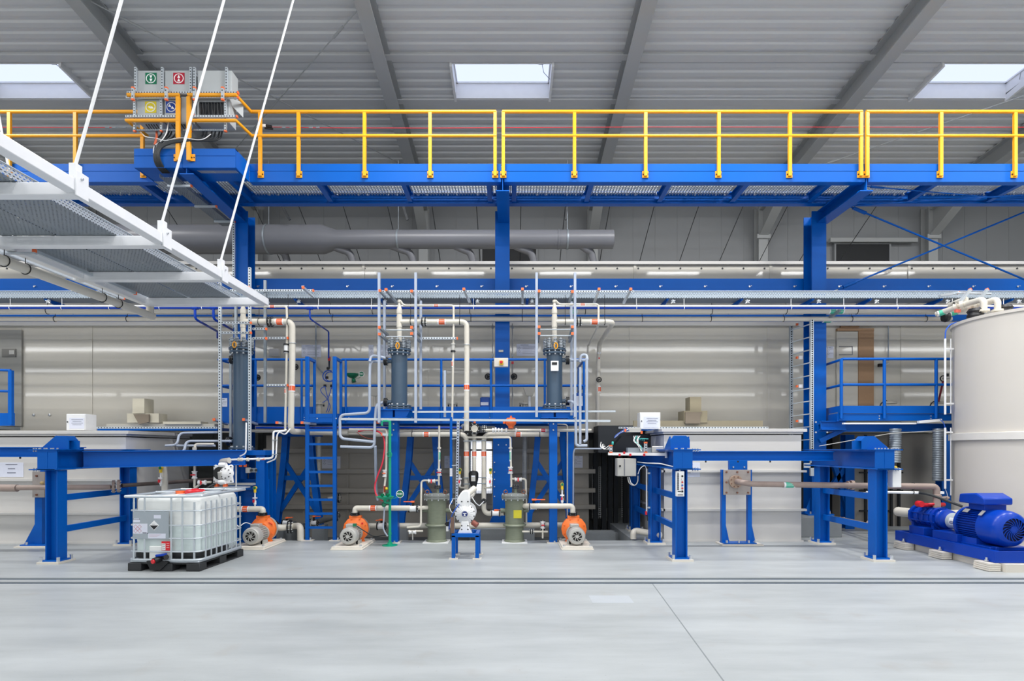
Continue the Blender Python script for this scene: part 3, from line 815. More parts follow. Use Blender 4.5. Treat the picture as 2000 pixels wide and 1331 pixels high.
PERFX = perforated('perforated_long_tray_side', '#A3B0BC', .05, .03, .5, .34, axes=(0, 2), metal=.3)
def tray_y(lb, x0, x1, z, y0, y1):
    t = thing('cable_tray', lb, 'cable tray', ((x0 + x1) / 2, y0, z), 'perforated cable trays on the hanging frame')
    MB().box(x0, x1, y0, y1, z, z + .002).build('tray_floor', PERF, t)
    for x in (x0, x1):
        MB().box(x - .0015, x + .0015, y0, y1, z, z + .10).build('side_wall', PERFS, t)
        MB().box(x - .012, x + .012, y0, y1, z + .10, z + .108).build('rim', GALV, t)
    mb = MB()
    for k in range(7):
        xx = x0 + .05 + k * (x1 - x0 - .1) / 6
        mb.tube([(xx + .02 * math.sin(k * 3 + j), y0 + j * (y1 - y0) / 8, z + .02 + .004 * k) for j in range(9)], .014, 6)
    o = mb.build('cable', RUB, t); o['kind'] = 'stuff'
tray_y('perforated grey cable tray on the hanging frame, nearest the hanger rods', -5.40, -4.72, ZF + .045, 2.6, 9.75)
tray_y('perforated grey cable tray on the hanging frame, away from the hanger rods', -6.10, -5.44, ZF + .045, 2.6, 9.75)
# beige pipe slung under the frame
t = thing('slung_pipe', 'grey-beige pipe slung in black clips under the hanging tray frame, ending in a tee', 'pipe', (-6.2, 6, 4.0), 'beige process pipes')
MB().cyl((-6.22, 2.6, 4.07), (-6.22, 9.75, 4.07), .062, 16).build('pipe', PPG, t)
MB().cyl((-6.22, 9.68, 4.07), (-6.22, 9.68, 4.32), .06, 14).build('upstand', PPG, t)
for y in (6.9, 7.2, 8.55, 8.9):
    clamp(t, (-6.22, y, 4.07), (0, 1, 0), .064, BLK, (-6.22, y, 4.32))
for i, (x, y0, y1) in enumerate(((-6.42, 6.35, 9.3), (-6.02, 7.1, 9.0))):
    t = thing('strut_rail', ('long galvanised strut rail with orange end caps under the hanging frame, over the slung pipe', 'shorter galvanised strut rail with orange end caps inside the hanging frame')[i], 'strut rail', (x, y0, 4.25), 'galvanised strut rails with orange caps')
    strut(t, (x, y0, 4.26), (x, y1, 4.26), .041, face=(0, 0, -1), caps=(1, 1), holes=False)
mb = MB(); mb.box(-6.5, -5.9, 6.95, 7.0, 4.18, 4.20); mb.build('x', GALV, t).name = 'cross_plate'

# ================================================================ long cable tray on the pipe rack
YT = 11.02
zt0, zt1 = 4.73, 4.86
t = thing('long_cable_tray', 'long perforated galvanised cable tray running the full width on the pipe rack', 'cable tray', (0, YT + .2, zt0))
MB().box(-13, 13, YT, YT + .003, zt0, zt1).build('side_wall', PERFX, t)
MB().box(-13, 13, YT + .37, YT + .373, zt0, zt1).build('side_wall', PERFX, t)
MB().box(-13, 13, YT, YT + .37, zt0 - .003, zt0).build('tray_floor', PERF, t)
for y in (YT, YT + .37): MB().box(-13, 13, y - .012, y + .014, zt1, zt1 + .012).build('rim', GALV, t)
mb = MB()
for k in range(8): mb.tube([(-13 + j * 1.3, YT + .05 + k * .035 + .01 * math.sin(k + j * 2), zt0 + .03) for j in range(21)], .014, 6)
o = mb.build('cable', RUB, t); o['kind'] = 'stuff'
# short blue brackets that carry the tray
bps = [93, 370, 578, 745, 924, 1030, 1303, 1447, 1585, 1697, 1835, 1973]
desc = ['far left behind the slung pipe', 'below the hanging frame end', 'right of the first slate column frame', 'left edge of the second column', 'above the second column pipe elbow', 'right of the middle blue column', 'next right of the third column', 'halfway to the right blue column', 'at the right blue column', 'first one right of the right blue column', 'left of the round tank pipes', 'above the round tank']
for px, d in zip(bps, desc):
    x = XX(px, 11.1)
    t = thing('tray_bracket', 'small blue gusset under the long cable tray, ' + d, 'bracket', (x, 11.2, 4.6), 'blue gusset brackets under the long cable tray')
    mb = MB(); mb.prism([(11.04, zt0 - .01), (11.75, zt0 - .01), (11.75, zt0 - .14), (11.04, zt0 - .04)], 'x', x - .01, x + .01); mb.box(x - .03, x + .03, 11.04, 11.78, zt0 - .02, zt0 - .004)
    mb.build('gusset', BLUE, t)
    mb = MB(); mb.cyl((x + .09, 11.0, zt0 - .08), (x + .09, 11.03, zt0 - .05), .03, 6); mb.cyl((x + .05, 11.0, zt0 - .06), (x + .13, 11.0, zt0 - .10), .008, 6); mb.cyl((x + .13, 11.0, zt0 - .05), (x + .05, 11.0, zt0 - .11), .008, 6)
    mb.build('wing_bolt', BOLT, t)
# pipes of the rack
def rackpipe(name, lb, z, y, r, m, cl=(), x0=-13, x1=13, cm=None, group='long pipes of the rack'):
    t = thing(name, lb, 'pipe', (0, y, z), group)
    MB().cyl((x0, y, z), (x1, y, z), r, 16).build('pipe', m, t)
    for px in cl: clamp(t, (XX(px, y), y, z), (1, 0, 0), r, cm or GALV, (XX(px, y), y, z + r + .16))
    return t
rackpipe('conduit', 'long white conduit directly below the long cable tray', ZZ(597.5, 10.95), 10.98, .018, WPL, (), cm=WPL)
rp = rackpipe('water_pipe', 'long thin bright blue water pipe crossing the whole rack', ZZ(602, 11), 11.0, .024, DBLUE, (20, 121, 214, 312, 395, 622, 726, 925, 1243, 1336, 1545, 1648, 1752, 1860, 1960), cm=WPL)
# two drops with bends on the blue pipe
for px, pe in ((381, 425), (417, 460), (605, 642)):
    m_ = MB(); m_.tube([(XX(px, 11), 11, rp.location.z), (XX(px, 11), 11, ZZ(622, 11)), P(px + 6, 627, 11.1), P(pe, 648, 12.2), P(pe, 700 if px > 600 else 660, 12.4)], .024 if px < 600 else .016, 10, .05); m_.cyl((XX(px, 11) - .06, 11, rp.location.z), (XX(px, 11) + .06, 11, rp.location.z), .034, 12)
    m_.build('branch', DBLUE, rp)
rk = rackpipe('process_pipe', 'long beige pipe of the rack, upper one behind the thin blue pipe', ZZ(609, 11.5), 11.45, .058, PPG, (93, 645, 728, 918, 1020, 1143, 1390, 1535, 1673), x1=XX(1822, 11.45), cm=BLK)
m_ = MB(); m_.tube([(XX(1818, 11.45), 11.45, rk.location.z), (XX(1830, 11.45), 11.45, rk.location.z), (XX(1845, 11.0), 10.5, rk.location.z - .02)], .058, 14, .08); m_.build('elbow', PPG, rk)
for px in (1625, 1640): label_band(rk, (XX(px, 11.45), 11.45, rk.location.z), (1, 0, 0), .058, .10, LGRN)
label_band(rk, (XX(1120, 11.45), 11.45, rk.location.z), (1, 0, 0), .058, .12, LGRN)
rk2 = rackpipe('process_pipe', 'long beige pipe of the rack, lower one just above the wall trim', ZZ(624, 11.62), 11.60, .050, PPG, (108, 249, 650, 920, 1020, 1120, 1254, 1388, 1530, 1663, 1808), x1=XX(1850, 11.7), cm=BLK)
label_band(rk2, (XX(1615, 11.7), 11.70, rk2.location.z), (1, 0, 0), .05, .14, LGRN)
MB().bar(P(1618, 622, 11.6), P(1640, 607, 11.3), .05, .05).build('link_strut', GALVD, rk2)

# ================================================================ grey ventilation duct
Yd = 13.3
def rr(h): return h * Yd / F / 2
dz = ZZ(467, Yd)
dt = thing('ventilation_duct', 'long thick grey ventilation duct with a reducer, behind the blue columns', 'ventilation duct', (XX(700, Yd), Yd, dz))
zc1 = ZZ(468, Yd); R1, R2 = rr(55), rr(36)
mb = MB(); mb.lathe((XX(150, Yd), Yd, zc1), (1, 0, 0), [(R1, 0), (R1, XX(632, Yd) - XX(150, Yd)), (R2, XX(658, Yd) - XX(150, Yd)), (R2, XX(1197, Yd) - XX(150, Yd)), (R2 * .9, XX(1198, Yd) - XX(150, Yd))], 32)
mb.build('duct', DUCT, dt)
for px, R in ((525, R1), (778, R2), (1108, R2), (1091, R2)):
    mb = MB(); x = XX(px, Yd); mb.cyl((x - .02, Yd, zc1), (x + .02, Yd, zc1), R + .012, 28)
    if px != 1091: mb.cyl((x, Yd, zc1 + R), (x, Yd, 8.6), .008, 6)
    mb.build('duct_clip', GALVD if px != 1091 else DUCT, dt)
for px, dx in ((515, 45), (640, 48), (758, 48), (883, 40), (1000, 42), (1132, 26)):
    r = .085
    mb = MB(); mb.tube([P(px, 478, Yd), P(px + dx * .55, 488, Yd + .05), P(px + dx * .85, 492, Yd + .1), P(px + dx, 505, Yd + .15), P(px + dx + 2, 530, Yd + .2)], r, 14, .15); mb.build('branch_hose', DUCT, dt)
for i, (a, b) in enumerate((((540, 404), (566, 430)), ((782, 404), (796, 430)), ((1110, 404), (1105, 430)))):
    MB().bar(P(a[0], a[1] - 20, 12.9), P(b[0], b[1], 12.9), .03, .05).single('hanger_bar', mat('dark_steel', '#2F3338', .5), ('slanted dark hanger bar above the thick left end of the duct', 'slanted dark hanger bar above the middle of the duct', 'slanted dark hanger bar above the right end of the duct')[i], 'hanger bar', 'slanted dark hanger bars')

# ladder-type cable riser beside the right column
lr = thing('cable_ladder', 'vertical perforated cable ladder beside the right blue column', 'cable ladder', P(1583, 930, 11.5))
yl = 11.55
strut(lr, P(1585, 930, yl), P(1585, 625, yl), .06, caps=(0, 0), pitch=.045)
strut(lr, (XX(1566, yl) , 12.0, ZZ(860, yl)), (XX(1566, yl), 12.0, ZZ(628, yl)), .06, holes=True, pitch=.05, material=GALVD, name='rear_strut')
for py in range(634, 860, 25):
    MB().bar(P(1582, py, yl), (XX(1566, yl), 12.0, ZZ(py + 2, yl)), .03, .02).build('rung', GALV, lr)
for py in (634, 699, 755, 823):
    c = P(1563, py, 11.9)
    m_ = MB(); m_.cbox(c, .07, .06, .07); m_.build('junction_clip', WPL, lr)
    m_ = MB(); m_.cbox(c - Vector((.07, 0, 0)), .03, .045, .045); m_.build('end_cap', ORG, lr)
m_ = MB(); m_.box(XX(1565, yl), XX(1590, yl), yl - .1, yl - .09, ZZ(914, yl), ZZ(905, yl)); m_.box(XX(1578, yl), XX(1590, yl), yl - .1, yl - .09, ZZ(930, yl), ZZ(900, yl)); m_.build('slotted_bracket', GALV, lr)
# small struts above the rack at the right, over the round tank
for i, (a, b, ya, yb) in enumerate((((1835, 578), (1872, 572), 10.6, 10.9), ((1876, 589), (1895, 566), 10.4, 10.7), ((1910, 589), (1928, 566), 10.4, 10.7))):
    t = thing('strut_rail', ['strut rail with a red cap rising above the rack left of the round tank', 'strut rail with an orange cap above the two tank pipes, left one', 'strut rail with an orange cap above the two tank pipes, right one'][i], 'strut rail', P(a[0], a[1], ya), 'galvanised strut rails with orange caps')
    strut(t, P(a[0], a[1], ya), P(b[0], b[1], yb), .045, caps=(0, 1), holes=False)
MB().bar(P(1868, 572, 10.8), P(1935, 574, 10.8), .045, .03).single('strut_rail', GALV, 'short horizontal strut rail across the two capped rails at the round tank', 'strut rail', 'galvanised strut rails with orange caps')
# ================================================================ process bath behind the platform (dark understructure)
t = thing('process_bath', 'long cream process bath with horizontal ribs in the shade behind the ladder and trestles', 'bath tank', (-1.8, 13, -.3), 'cream plastic bath tanks')
YQ = 13.3; BD = mat('shaded_bath_plastic', '#AFA99E', .4); x0, x1 = XX(520, YQ), XX(1150, YQ)  # bath cream darkened in the colour to deepen the shade under the platform
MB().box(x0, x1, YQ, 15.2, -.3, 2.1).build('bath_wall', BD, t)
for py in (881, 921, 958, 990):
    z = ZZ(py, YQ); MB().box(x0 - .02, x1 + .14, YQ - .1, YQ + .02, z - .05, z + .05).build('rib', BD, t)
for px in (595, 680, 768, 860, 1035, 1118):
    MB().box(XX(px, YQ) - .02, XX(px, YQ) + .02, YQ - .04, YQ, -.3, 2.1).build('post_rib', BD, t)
# concrete steps and dark machinery behind, right of the bath
for i, (px, w_, z) in enumerate(((1135, .7, -.02), (1180, 1.0, -.08))):
    MB().box(XX(px, 12.4), XX(px, 12.4) + w_, 12.1 + .4 * i, 12.5 + .4 * i, -.3, z).single('plinth', CONC, ('low concrete block in the dark gap, beside the right pump', 'low concrete block deeper in the dark gap right of the bath')[i], 'plinth', 'concrete plinths')
MESHM = perforated('wire_mesh_sheet', '#E9EBEE', .05, .05, .84, .84, axes=(0, 2), metal=.0, stagger=False)
DARKS = mat('dark_steelwork', '#20252B', .6)
t = thing('walkway_trestle', 'dark steel trestle with mesh panels in the gap between the baths', 'trestle', (2.2, 13.8, -.3))
for px in (1163, 1180, 1192, 1203, 1222):
    MB().box(XX(px, 13.5) - .05, XX(px, 13.5) + .05, 13.5, 13.6, -.3, 2.2).build('upright', DARKS, t)
for a, b in ((1157, 1161), (1170, 1175), (1215, 1219)):
    MB().box(XX(a, 13.55), XX(b, 13.55), 13.62, 13.64, .1, 1.35).build('mesh_panel', MESHM, t)
MB().box(XX(1150, 13.4), XX(1240, 13.4), 13.3, 13.5, 2.0, 2.2).build('beam', DARKS, t)
# white mesh guard seen between the large pipes
t = thing('mesh_guard', 'white wire mesh guard panel behind the three vertical beige pipes', 'mesh guard', P(935, 1000, 12.4))
MB().box(XX(918, 12.5), XX(962, 12.5), 12.56, 12.57, ZZ(965, 12.5), ZZ(862, 12.5)).build('backing', GLZ, t)
area('lamp_behind_mesh', ((XX(918, 12.5) + XX(962, 12.5)) / 2, 12.66, ZZ(913, 12.5)), .5, 1.1, 3.5, rot=(-PI / 2, 0, 0))  # lamp added behind the panel so the mesh looks lit
for px in (918, 962): MB().bar((XX(px, 12.5), 12.56, -.3), (XX(px, 12.5), 12.56, ZZ(862, 12.5)), .03, .03).build('guard_post', GALVD, t)
mb = MB()
for k in range(12): x = XX(918, 12.5) + k * .045; mb.bar((x, 12.55, ZZ(965, 12.5)), (x, 12.55, ZZ(882, 12.5)), .004, .004)
for k in range(18): z = ZZ(965, 12.5) + k * .055; mb.bar((XX(918, 12.5), 12.545, z), (XX(962, 12.5), 12.545, z), .004, .004)
mb.build('wires', INK, t)
MB().box(XX(918, 12.5), XX(962, 12.5), 12.53, 12.57, ZZ(881, 12.5), ZZ(878, 12.5)).build('cross_bar', BLK, t)

# ================================================================ blue trestles with X bracing
def trestle(cx, lb, Y=12.0):
    t = thing('bath_trestle', lb, 'trestle', (cx, Y, -.3), 'blue X-braced trestles under the bath line')
    zb = .16
    pts = {}
    for s in (-1, 1):
        a = (cx + s * .46, Y, zb); m_ = (cx + s * .30, Y, ZZ(903, Y)); c = (cx + s * .26, Y, 2.05)
        mb = MB(); mb.ibeam(a, m_, .15, .12, .01, .014, up=(0, 1, 0)); mb.ibeam(m_, c, .15, .12, .01, .014, up=(0, 1, 0)); mb.build('leg', BLUE, t)
        mb = MB(); mb.box(cx + s * .46 - .13, cx + s * .46 + .13, Y - .12, Y + .12, -.30, zb); mb.build('pedestal', CONC, t)
    z1, z2 = ZZ(900, Y), .45
    MB().bar((cx - .30, Y - .02, z1), (cx + .40, Y - .02, z2), .05, .10).build('brace', BLUE, t)
    MB().bar((cx + .30, Y + .02, z1), (cx - .40, Y + .02, z2), .05, .10).build('brace', BLUE, t)
    MB().bar((cx - .36, Y, ZZ(934, Y)), (cx + .36, Y, ZZ(934, Y)), .06, .10).build('crossbar', BLUE, t)
    MB().bar((cx - .5, Y, 2.1), (cx + .5, Y, 2.1), .14, .12).build('head_beam', BLUE, t)
trestle(XX(583, 12), 'blue X-braced trestle standing behind the ladder')
trestle(XX(826, 12), 'blue X-braced trestle behind the left fibreglass filter')
trestle(XX(1074, 12), 'blue X-braced trestle behind the post of the rightmost slate column')
# tall blue post right of the third one
t = thing('blue_post', 'slim tall blue post just right of the right trestle', 'steel post', P(1113, 1010, 11.6))
MB().ibeam((XX(1113, 11.6), 11.6, -.3), P(1113, 840, 11.6), .14, .16, .01, .014, up=(0, 1, 0)).build('shaft', BLUE, t)

# ================================================================ operating platform with blue railing
YP = 11.38
zpt, zpb = ZZ(795, YP), ZZ(828, YP)
pf = thing('operator_platform', 'long blue operator platform with railing between the baths and the slate columns', 'platform', (-2, YP, zpb))
xl, xr = XX(428, YP), XX(1142, YP)
MB().box(xl, XX(615, YP), YP, YP + .012, zpt - .14, zpt).build('toe_board', BLUE, pf)
MB().box(XX(667, YP), xr, YP, YP + .012, zpt - .14, zpt).build('toe_board', BLUE, pf)
mb = MB(); mb.extr((xl, YP + .03, zpb + .10), (xr, YP + .03, zpb + .10), [(-.03, -.1), (.05, -.1), (.05, .1), (-.03, .1), (-.03, .085), (.035, .085), (.035, -.085), (-.03, -.085)])
bolts(mb, [(XX(px, YP), YP - .01, z) for px in (470, 595, 682, 805, 905, 957, 1060, 1120) for z in (ZZ(816, YP), ZZ(820.5, YP))], r=.010)
mb.build('edge_channel', [BLUE, BOLT], pf)
MB().box(xl, xr, YP + .05, 12.55, zpb + .17, zpb + .20).build('deck', GALVD, pf)
MB().box(xl, xr, 12.4, 12.5, zpb, zpb + .2).build('rear_channel', BLUE, pf)
zr1, zr2 = ZZ(703, YP), ZZ(754, YP)
for px in (433, 500, 590, 676, 862, 959, 1064, 1140):
    MB().cyl((XX(px, YP), YP - .02, zpb + .04), (XX(px, YP), YP - .02, zr1), .024, 12).build('rail_post', BLUE, pf)
for (a, b) in ((428, 612), (668, 1142)):
    for z in (zr1, zr2): MB().cyl((XX(a, YP), YP - .02, z), (XX(b, YP), YP - .02, z), .024, 12).build('rail', BLUE, pf)
for s, px in ((0, 428), (1, 1142)):
    for z in (zr1, zr2): MB().cyl((XX(px, YP), YP - .02, z), (XX(px, YP), 12.5, z), .024, 12).build('rail', BLUE, pf)
    MB().cyl((XX(px, YP), 12.45, zpb), (XX(px, YP), 12.45, zr1), .024, 12).build('rail_post', BLUE, pf)
# ================================================================ ladder
YL = 10.93
ld = thing('ladder', 'blue steel ladder leading up to the operator platform', 'ladder', (XX(627, YL), YL, 0))
zl = ZZ(697, YL)
for px in (600.5, 654):
    x = XX(px, YL)
    MB().tube([(x, YL, 0), (x, YL, zl - .02), (x, YP - .06, zl - .06), (x, YP - .06, zpb + .1)], .0, 4) if False else None
    mb = MB(); mb.bar((x, YL, 0), (x, YL, zl), .072, .06, up=(0, 1, 0)); sti = mb.build('stile', BLUE, ld, bevel=.006)
    mb = MB(); mb.bar((x, YL + .02, zl - .03), (x, YP - .06, zl - .03), .05, .06); mb.bar((x, YP - .06, zl), (x, YP - .06, zpb + .06), .05, .05, up=(0, 1, 0)); mb.build('grab_rail', BLUE, ld, bevel=.005)
    mb = MB(); mb.box(x - .09, x + .12, YL - .09, YL + .09, 0, .012, 1); mb.box(x - .03, x + .06, YL - .04, YL + .04, .012, .03)
    mb.cyl((x + .07, YL - .03, .01), (x + .07, YL - .03, .06), .018, 6, m=2); mb.build('foot', [BLUE, PLINTH, BOLT], sti)
for k in range(9):
    z = ZZ(1031 - k * 27.15, YL); mb = MB(); mb.bar((XX(602, YL), YL, z), (XX(652, YL), YL, z), .04, .045); mb.build('rung', BLUE, ld)
mb = MB(); mb.bar((XX(602, YL), YL, ZZ(817, YL)), (XX(652, YL), YL, ZZ(817, YL)), .03, .16); bolts(mb, [P(620, 818, YL - .02), P(657, 818, YL - .02)], r=.012); mb.build('top_plate', [BLUE, BOLT], ld)

# ================================================================ slate exchanger columns on blue brackets
YV = 10.72
def springs(mb, c, R, n, h, r):
    for i in range(n):
        a = 2 * PI * (i + .5) / n; x = c[0] + R * math.cos(a); y = c[1] + R * math.sin(a)
        k = 6
        for j in range(k):
            z = c[2] + h * (j + .5) / k; mb.lathe((x, y, z - h / k * .42), (0, 0, 1), [(r * .72, 0), (r, h / k * .3), (r, h / k * .5), (r * .72, h / k * .8)], 10)
        mb.cyl((x, y, c[2] - .03), (x, y, c[2] + h + .02), r * .3, 8, m=1); mb.cyl((x, y, c[2]), (x, y, c[2] + h), r * .8, 10, m=2)
def exchanger(px, ytop, ybot, lb, Rb=.15, Y=YV, nb=10, bottom=True, group='slate grey exchanger columns'):
    x = XX(px, Y); zt_, zb_ = ZZ(ytop, Y), ZZ(ybot, Y)
    t = thing('exchanger_column', lb, 'exchanger column', (x, Y, zb_), group)
    MB().cyl((x, Y, zb_ + .02), (x, Y, zt_ - .06), Rb, 32).build('shell', VSL, t)
    mb = MB(); 
    mb.flange((x, Y, zt_ - .03), (0, 0, 1), .225, .03, nb); mb.flange((x, Y, zt_ - .09), (0, 0, 1), .215, .03, nb); mb.cyl((x, Y, zt_ - .12), (x, Y, zt_), .17, 28)
    mb.build('top_flange', [VSL, BOLT], t)
    mb = MB(); springs(mb, (x, Y, zt_ + .0), .185, nb, .17, .037); mb.build('spring_washer_stack', [GALV, BOLT, BLK], t)
    mb = MB(); mb.flange((x, Y, zb_ + .015), (0, 0, 1), .235, .03, nb); mb.flange((x, Y, zb_ + .06), (0, 0, 1), .225, .03, nb); mb.build('bottom_flange', [VSL, BOLT], t)
    mb = MB(); c = Vector((x + (-.03 if px < 600 else .01), Y - .20, zt_ + .02))
    mb.tube([c + Vector((.032 * math.cos(a) * 1.0, -.02, .055 * math.sin(a))) for a in [2 * PI * i / 12 for i in range(12)]], .011, 8, closed=True)
    mb.build('lifting_eye', YEL, t)
    # two side nozzles with black flanges
    return t, x, zb_, zt_
def nozzle(t, x, Y, z, s, L_=.13, m=VSL):
    mb = MB(); mb.cyl((x + s * .14, Y, z), (x + s * (.14 + L_), Y, z), .038, 14); mb.flange((x + s * (.14 + L_), Y, z), (1, 0, 0), .082, .03, 8, m=1, mb=2); mb.flange((x + s * (.175 + L_), Y, z), (1, 0, 0), .082, .03, 8, m=1, mb=2)
    mb.build('side_nozzle', [m, BLK, BOLT], t)
E1, ex1, _, _ = exchanger(472, 680, 882, 'tallest slate grey exchanger column, on the blue frame at the left')
E2, ex2, ezb, ezt = exchanger(780, 682, 800, 'slate grey exchanger column in the middle, left of the middle blue column')
E3, ex3, _, _ = exchanger(1083, 682, 800, 'slate grey exchanger column on the right, with the small grey gauge box')
nozzle(E1, ex1, YV, ZZ(703, YV), -1, .02); nozzle(E1, ex1, YV, ZZ(862, YV), -1, .08)
nozzle(E2, ex2, YV, ZZ(706, YV), -1, .10); nozzle(E2, ex2, YV, ZZ(786, YV), -1, .10)
nozzle(E3, ex3, YV, ZZ(704, YV), 1, .09); nozzle(E3, ex3, YV, ZZ(784, YV), 1, .09)
mb = MB(); mb.box(XX(1076, 10.5), XX(1091, 10.5), 10.5, 10.56, ZZ(725, 10.5), ZZ(705, 10.5)); mb.build('gauge_box', WPL, E3, bevel=.004)
mb = MB(); mb.box(XX(1078, 10.5), XX(1088, 10.5), 10.492, 10.5, ZZ(713, 10.5), ZZ(708, 10.5)); mb.build('gauge_window', BLK, E3)

def column_stand(px, lb):
    x = XX(px, YV); z = ZZ(801, YV)
    t = thing('column_stand', lb, 'stand', (x, YV, 0), 'blue single-post stands of the slate columns')
    mb = MB(); mb.box(x - .30, x + .30, YV - .24, YV + .24, z - .02, z); 
    for s in (-1, 1): mb.prism([(x + s * .30, z - .02), (x + s * .22, z - .17), (x + s * .02, z - .17), (x + s * .02, z - .02)], 'y', YV - .2, YV - .19)
    mb.box(x - .26, x + .26, YV - .22, YV + .22, z - .17, z - .15)
    mb.box(x - .22, x + .22, YV - .05, YV + .05, z - .16, z - .02)
    mb.build('bracket', BLUE, t)
    xp = x - .02
    mb = MB(); mb.box(xp - .075, xp + .075, YV - .12, YV + .06, .015, z - .17)
    bolts(mb, [(xp + (.0), YV - .12, ZZ(py, YV)) for py in (829, 841)], r=.018)
    mb.build('post', [BLUE, BOLT], t, bevel=.006)
    mb = MB(); mb.box(xp - .12, xp + .12, YV - .16, YV + .12, 0, .016); mb.cyl((xp + .02, YV - .15, .016), (xp + .02, YV - .15, .05), .016, 6, m=1)
    mb.build('base_plate', [PLINTH, BOLT], t)
    return t
column_stand(772 + 1.5, 'blue single-post stand beside the green emergency shower')
column_stand(1082, 'blue single-post stand left of the rightmost orange pump')
# bigger frame under the left column
t = thing('column_frame', 'blue portal frame carrying the tallest slate column, with valves mounted inside', 'stand', (XX(487, YV), YV, 0))
z1, z0_ = ZZ(880, 10.55), ZZ(890, 10.55)
mb = MB(); mb.box(XX(426, 10.55), XX(520, 10.55), 10.5, 11.0, z0_, z1); mb.build('top_beam', BLUE, t, bevel=.005)
for px, w_ in ((458, .12), (511, .17)):
    x = XX(px, 10.6); MB().ibeam((x, 10.62, 0), (x, 10.62, z0_), w_, .16, .01, .014, up=(0, 1, 0)).build('leg', BLUE, t)
    MB().ibeam((x, 10.98, 0), (x, 10.98, z0_), w_, .16, .01, .014, up=(0, 1, 0)).build('leg', BLUE, t)
MB().bar(P(462, 952, 10.6), P(508, 952, 10.6), .08, .10).build('cross_beam', BLUE, t)
MB().box(XX(452, 10.6), XX(521, 10.6), 10.7, 10.72, 0, 1.2).build('splash_plate', BLUE, t)
MB().box(XX(426, 10.55), XX(500, 10.55), 10.40, 10.62, ZZ(948, 10.5), ZZ(944, 10.5)).build('shelf_bracket', SILV, t)

# ---- white shrink: head pipework of the three columns
def head_pipes(px, lb, ycorner, drop_px, drop_y, Y=YV, labelpx=None, flpx=None, first=False):
    x = XX(px, Y); t = thing('process_pipe', lb, 'pipe', (x, Y, ZZ(660, Y)), 'cream pipe runs from the column heads')
    r = .047
    zT = ZZ(629, Y)
    MB().lathe((x, Y, 0), (0, 0, 1), [(r, ZZ(668, Y)), (r, ZZ(613, Y)), (r * 1.15, ZZ(613, Y)), (r * 1.15, ZZ(606, Y)), (r * .75, ZZ(600, Y)), (r * .55, ZZ(592, Y)), (r * .8, ZZ(591, Y)), (r * .8, ZZ(587, Y)), (r * .4, ZZ(586, Y))], 20).build('riser', PPG, t)
    MB().lathe((x, Y, 0), (0, 0, 1), [(r * 1.15, ZZ(640, Y)), (r * 1.15, ZZ(618, Y))], 20).build('tee', PPG, t)
    return t, x, zT, r
h1, hx1, zT, r = head_pipes(475, 'cream pipe run from the head of the tallest slate column down to the left pump', 0, 0, 0)
Y = YV
MB().tube([(hx1, Y, zT), (XX(571, Y), Y, zT), P(571, 700, Y), P(568, 843, Y), P(600, 845, 11.4), P(680, 846, 11.5)], .057, 16, .11).build('main_pipe', PPG, h1)
pflange(h1, (XX(528, Y), Y, zT), (1, 0, 0), .095); pflange(h1, P(583 - 10, 672, Y + .1), (0, 0, 1), .09) if False else None
for px in (506, 563): clamp(h1, (XX(px, Y), Y, zT), (1, 0, 0), .056, BLK, (XX(px, Y), Y, ZZ(575, Y)))
clamp(h1, P(571, 671, Y), (0, 0, 1), .06, GALV)
label_band(h1, (XX(547, Y), Y, zT), (1, 0, 0), .058); label_band(h1, P(570, 759, Y), (0, 0, 1), .058, .09)
# thin companion line
MB().tube([(hx1 + .02, Y - .02, ZZ(588, Y)), P(490, 596, Y), P(497, 599, Y), P(560, 599, Y), P(561, 640, Y), P(560, 690, Y), P(557, 842, Y)], .022, 12, .05).build('vent_line', PPG, h1)
label_band(h1, P(532, 599, Y), (1, 0, 0), .022, .08); label_band(h1, P(558, 764, Y), (0, 0, 1), .022, .07)
mb = MB(); mb.cyl(P(559, 690, Y), P(559, 672, Y), .04, 12, m=0); mb.cyl(P(559, 686, Y), P(559, 689, Y), .05, 12, m=1); mb.cyl(P(559, 672, Y), P(559, 675, Y), .05, 12, m=1); mb.build('ball_valve', [WPL, BLK], h1)
h2, hx2, zT, r = head_pipes(780, 'cream pipe run from the head of the middle slate column down between the filters', 0, 0, 0)
MB().tube([(hx2, Y, zT), (XX(911.5, Y), Y, zT), P(912, 700, Y), P(911, 842, Y)], .049, 16, .1).build('main_pipe', PPG, h2)
pflange(h2, (XX(828, Y), Y, zT), (1, 0, 0), .085)
for px in (802, 898): clamp(h2, (XX(px, Y), Y, zT), (1, 0, 0), .052, BLK, (XX(px, Y), Y, ZZ(576, Y)))
clamp(h2, P(912, 674, Y), (0, 0, 1), .052, GALV)
label_band(h2, (XX(863, Y), Y, zT), (1, 0, 0), .05); label_band(h2, P(911.5, 757, Y), (0, 0, 1), .05, .09)
MB().tube([(hx2 + .02, Y - .02, ZZ(588, Y)), P(788, 597, Y), P(886, 597, Y), P(886, 640, Y), P(885, 700, Y), P(883, 820, Y)], .020, 12, .05).build('vent_line', PPG, h2)
label_band(h2, P(852, 597, Y), (1, 0, 0), .020, .08); label_band(h2, P(884, 711, Y), (0, 0, 1), .02, .08)
mb = MB(); mb.cyl(P(885, 688, Y), P(885, 672, Y), .036, 12); mb.cyl(P(885, 688, Y), P(885, 685, Y), .046, 12, m=1); mb.cyl(P(885, 671, Y), P(885, 674, Y), .044, 12, m=0); mb.build('ball_valve', [SILV, BLK], h2)
h3, hx3, zT, r = head_pipes(1083, 'cream pipe run from the head of the right slate column, bending back to the wall', 0, 0, 0)
MB().tube([(hx3, Y, zT), (XX(1198, Y), Y, zT), (XX(1198, Y), 12.45, zT - .10), (XX(1196, Y), 12.55, 3.2), (XX(1196, Y), 12.55, 2.15)], .049, 16, .13).build('main_pipe', PPG, h3)
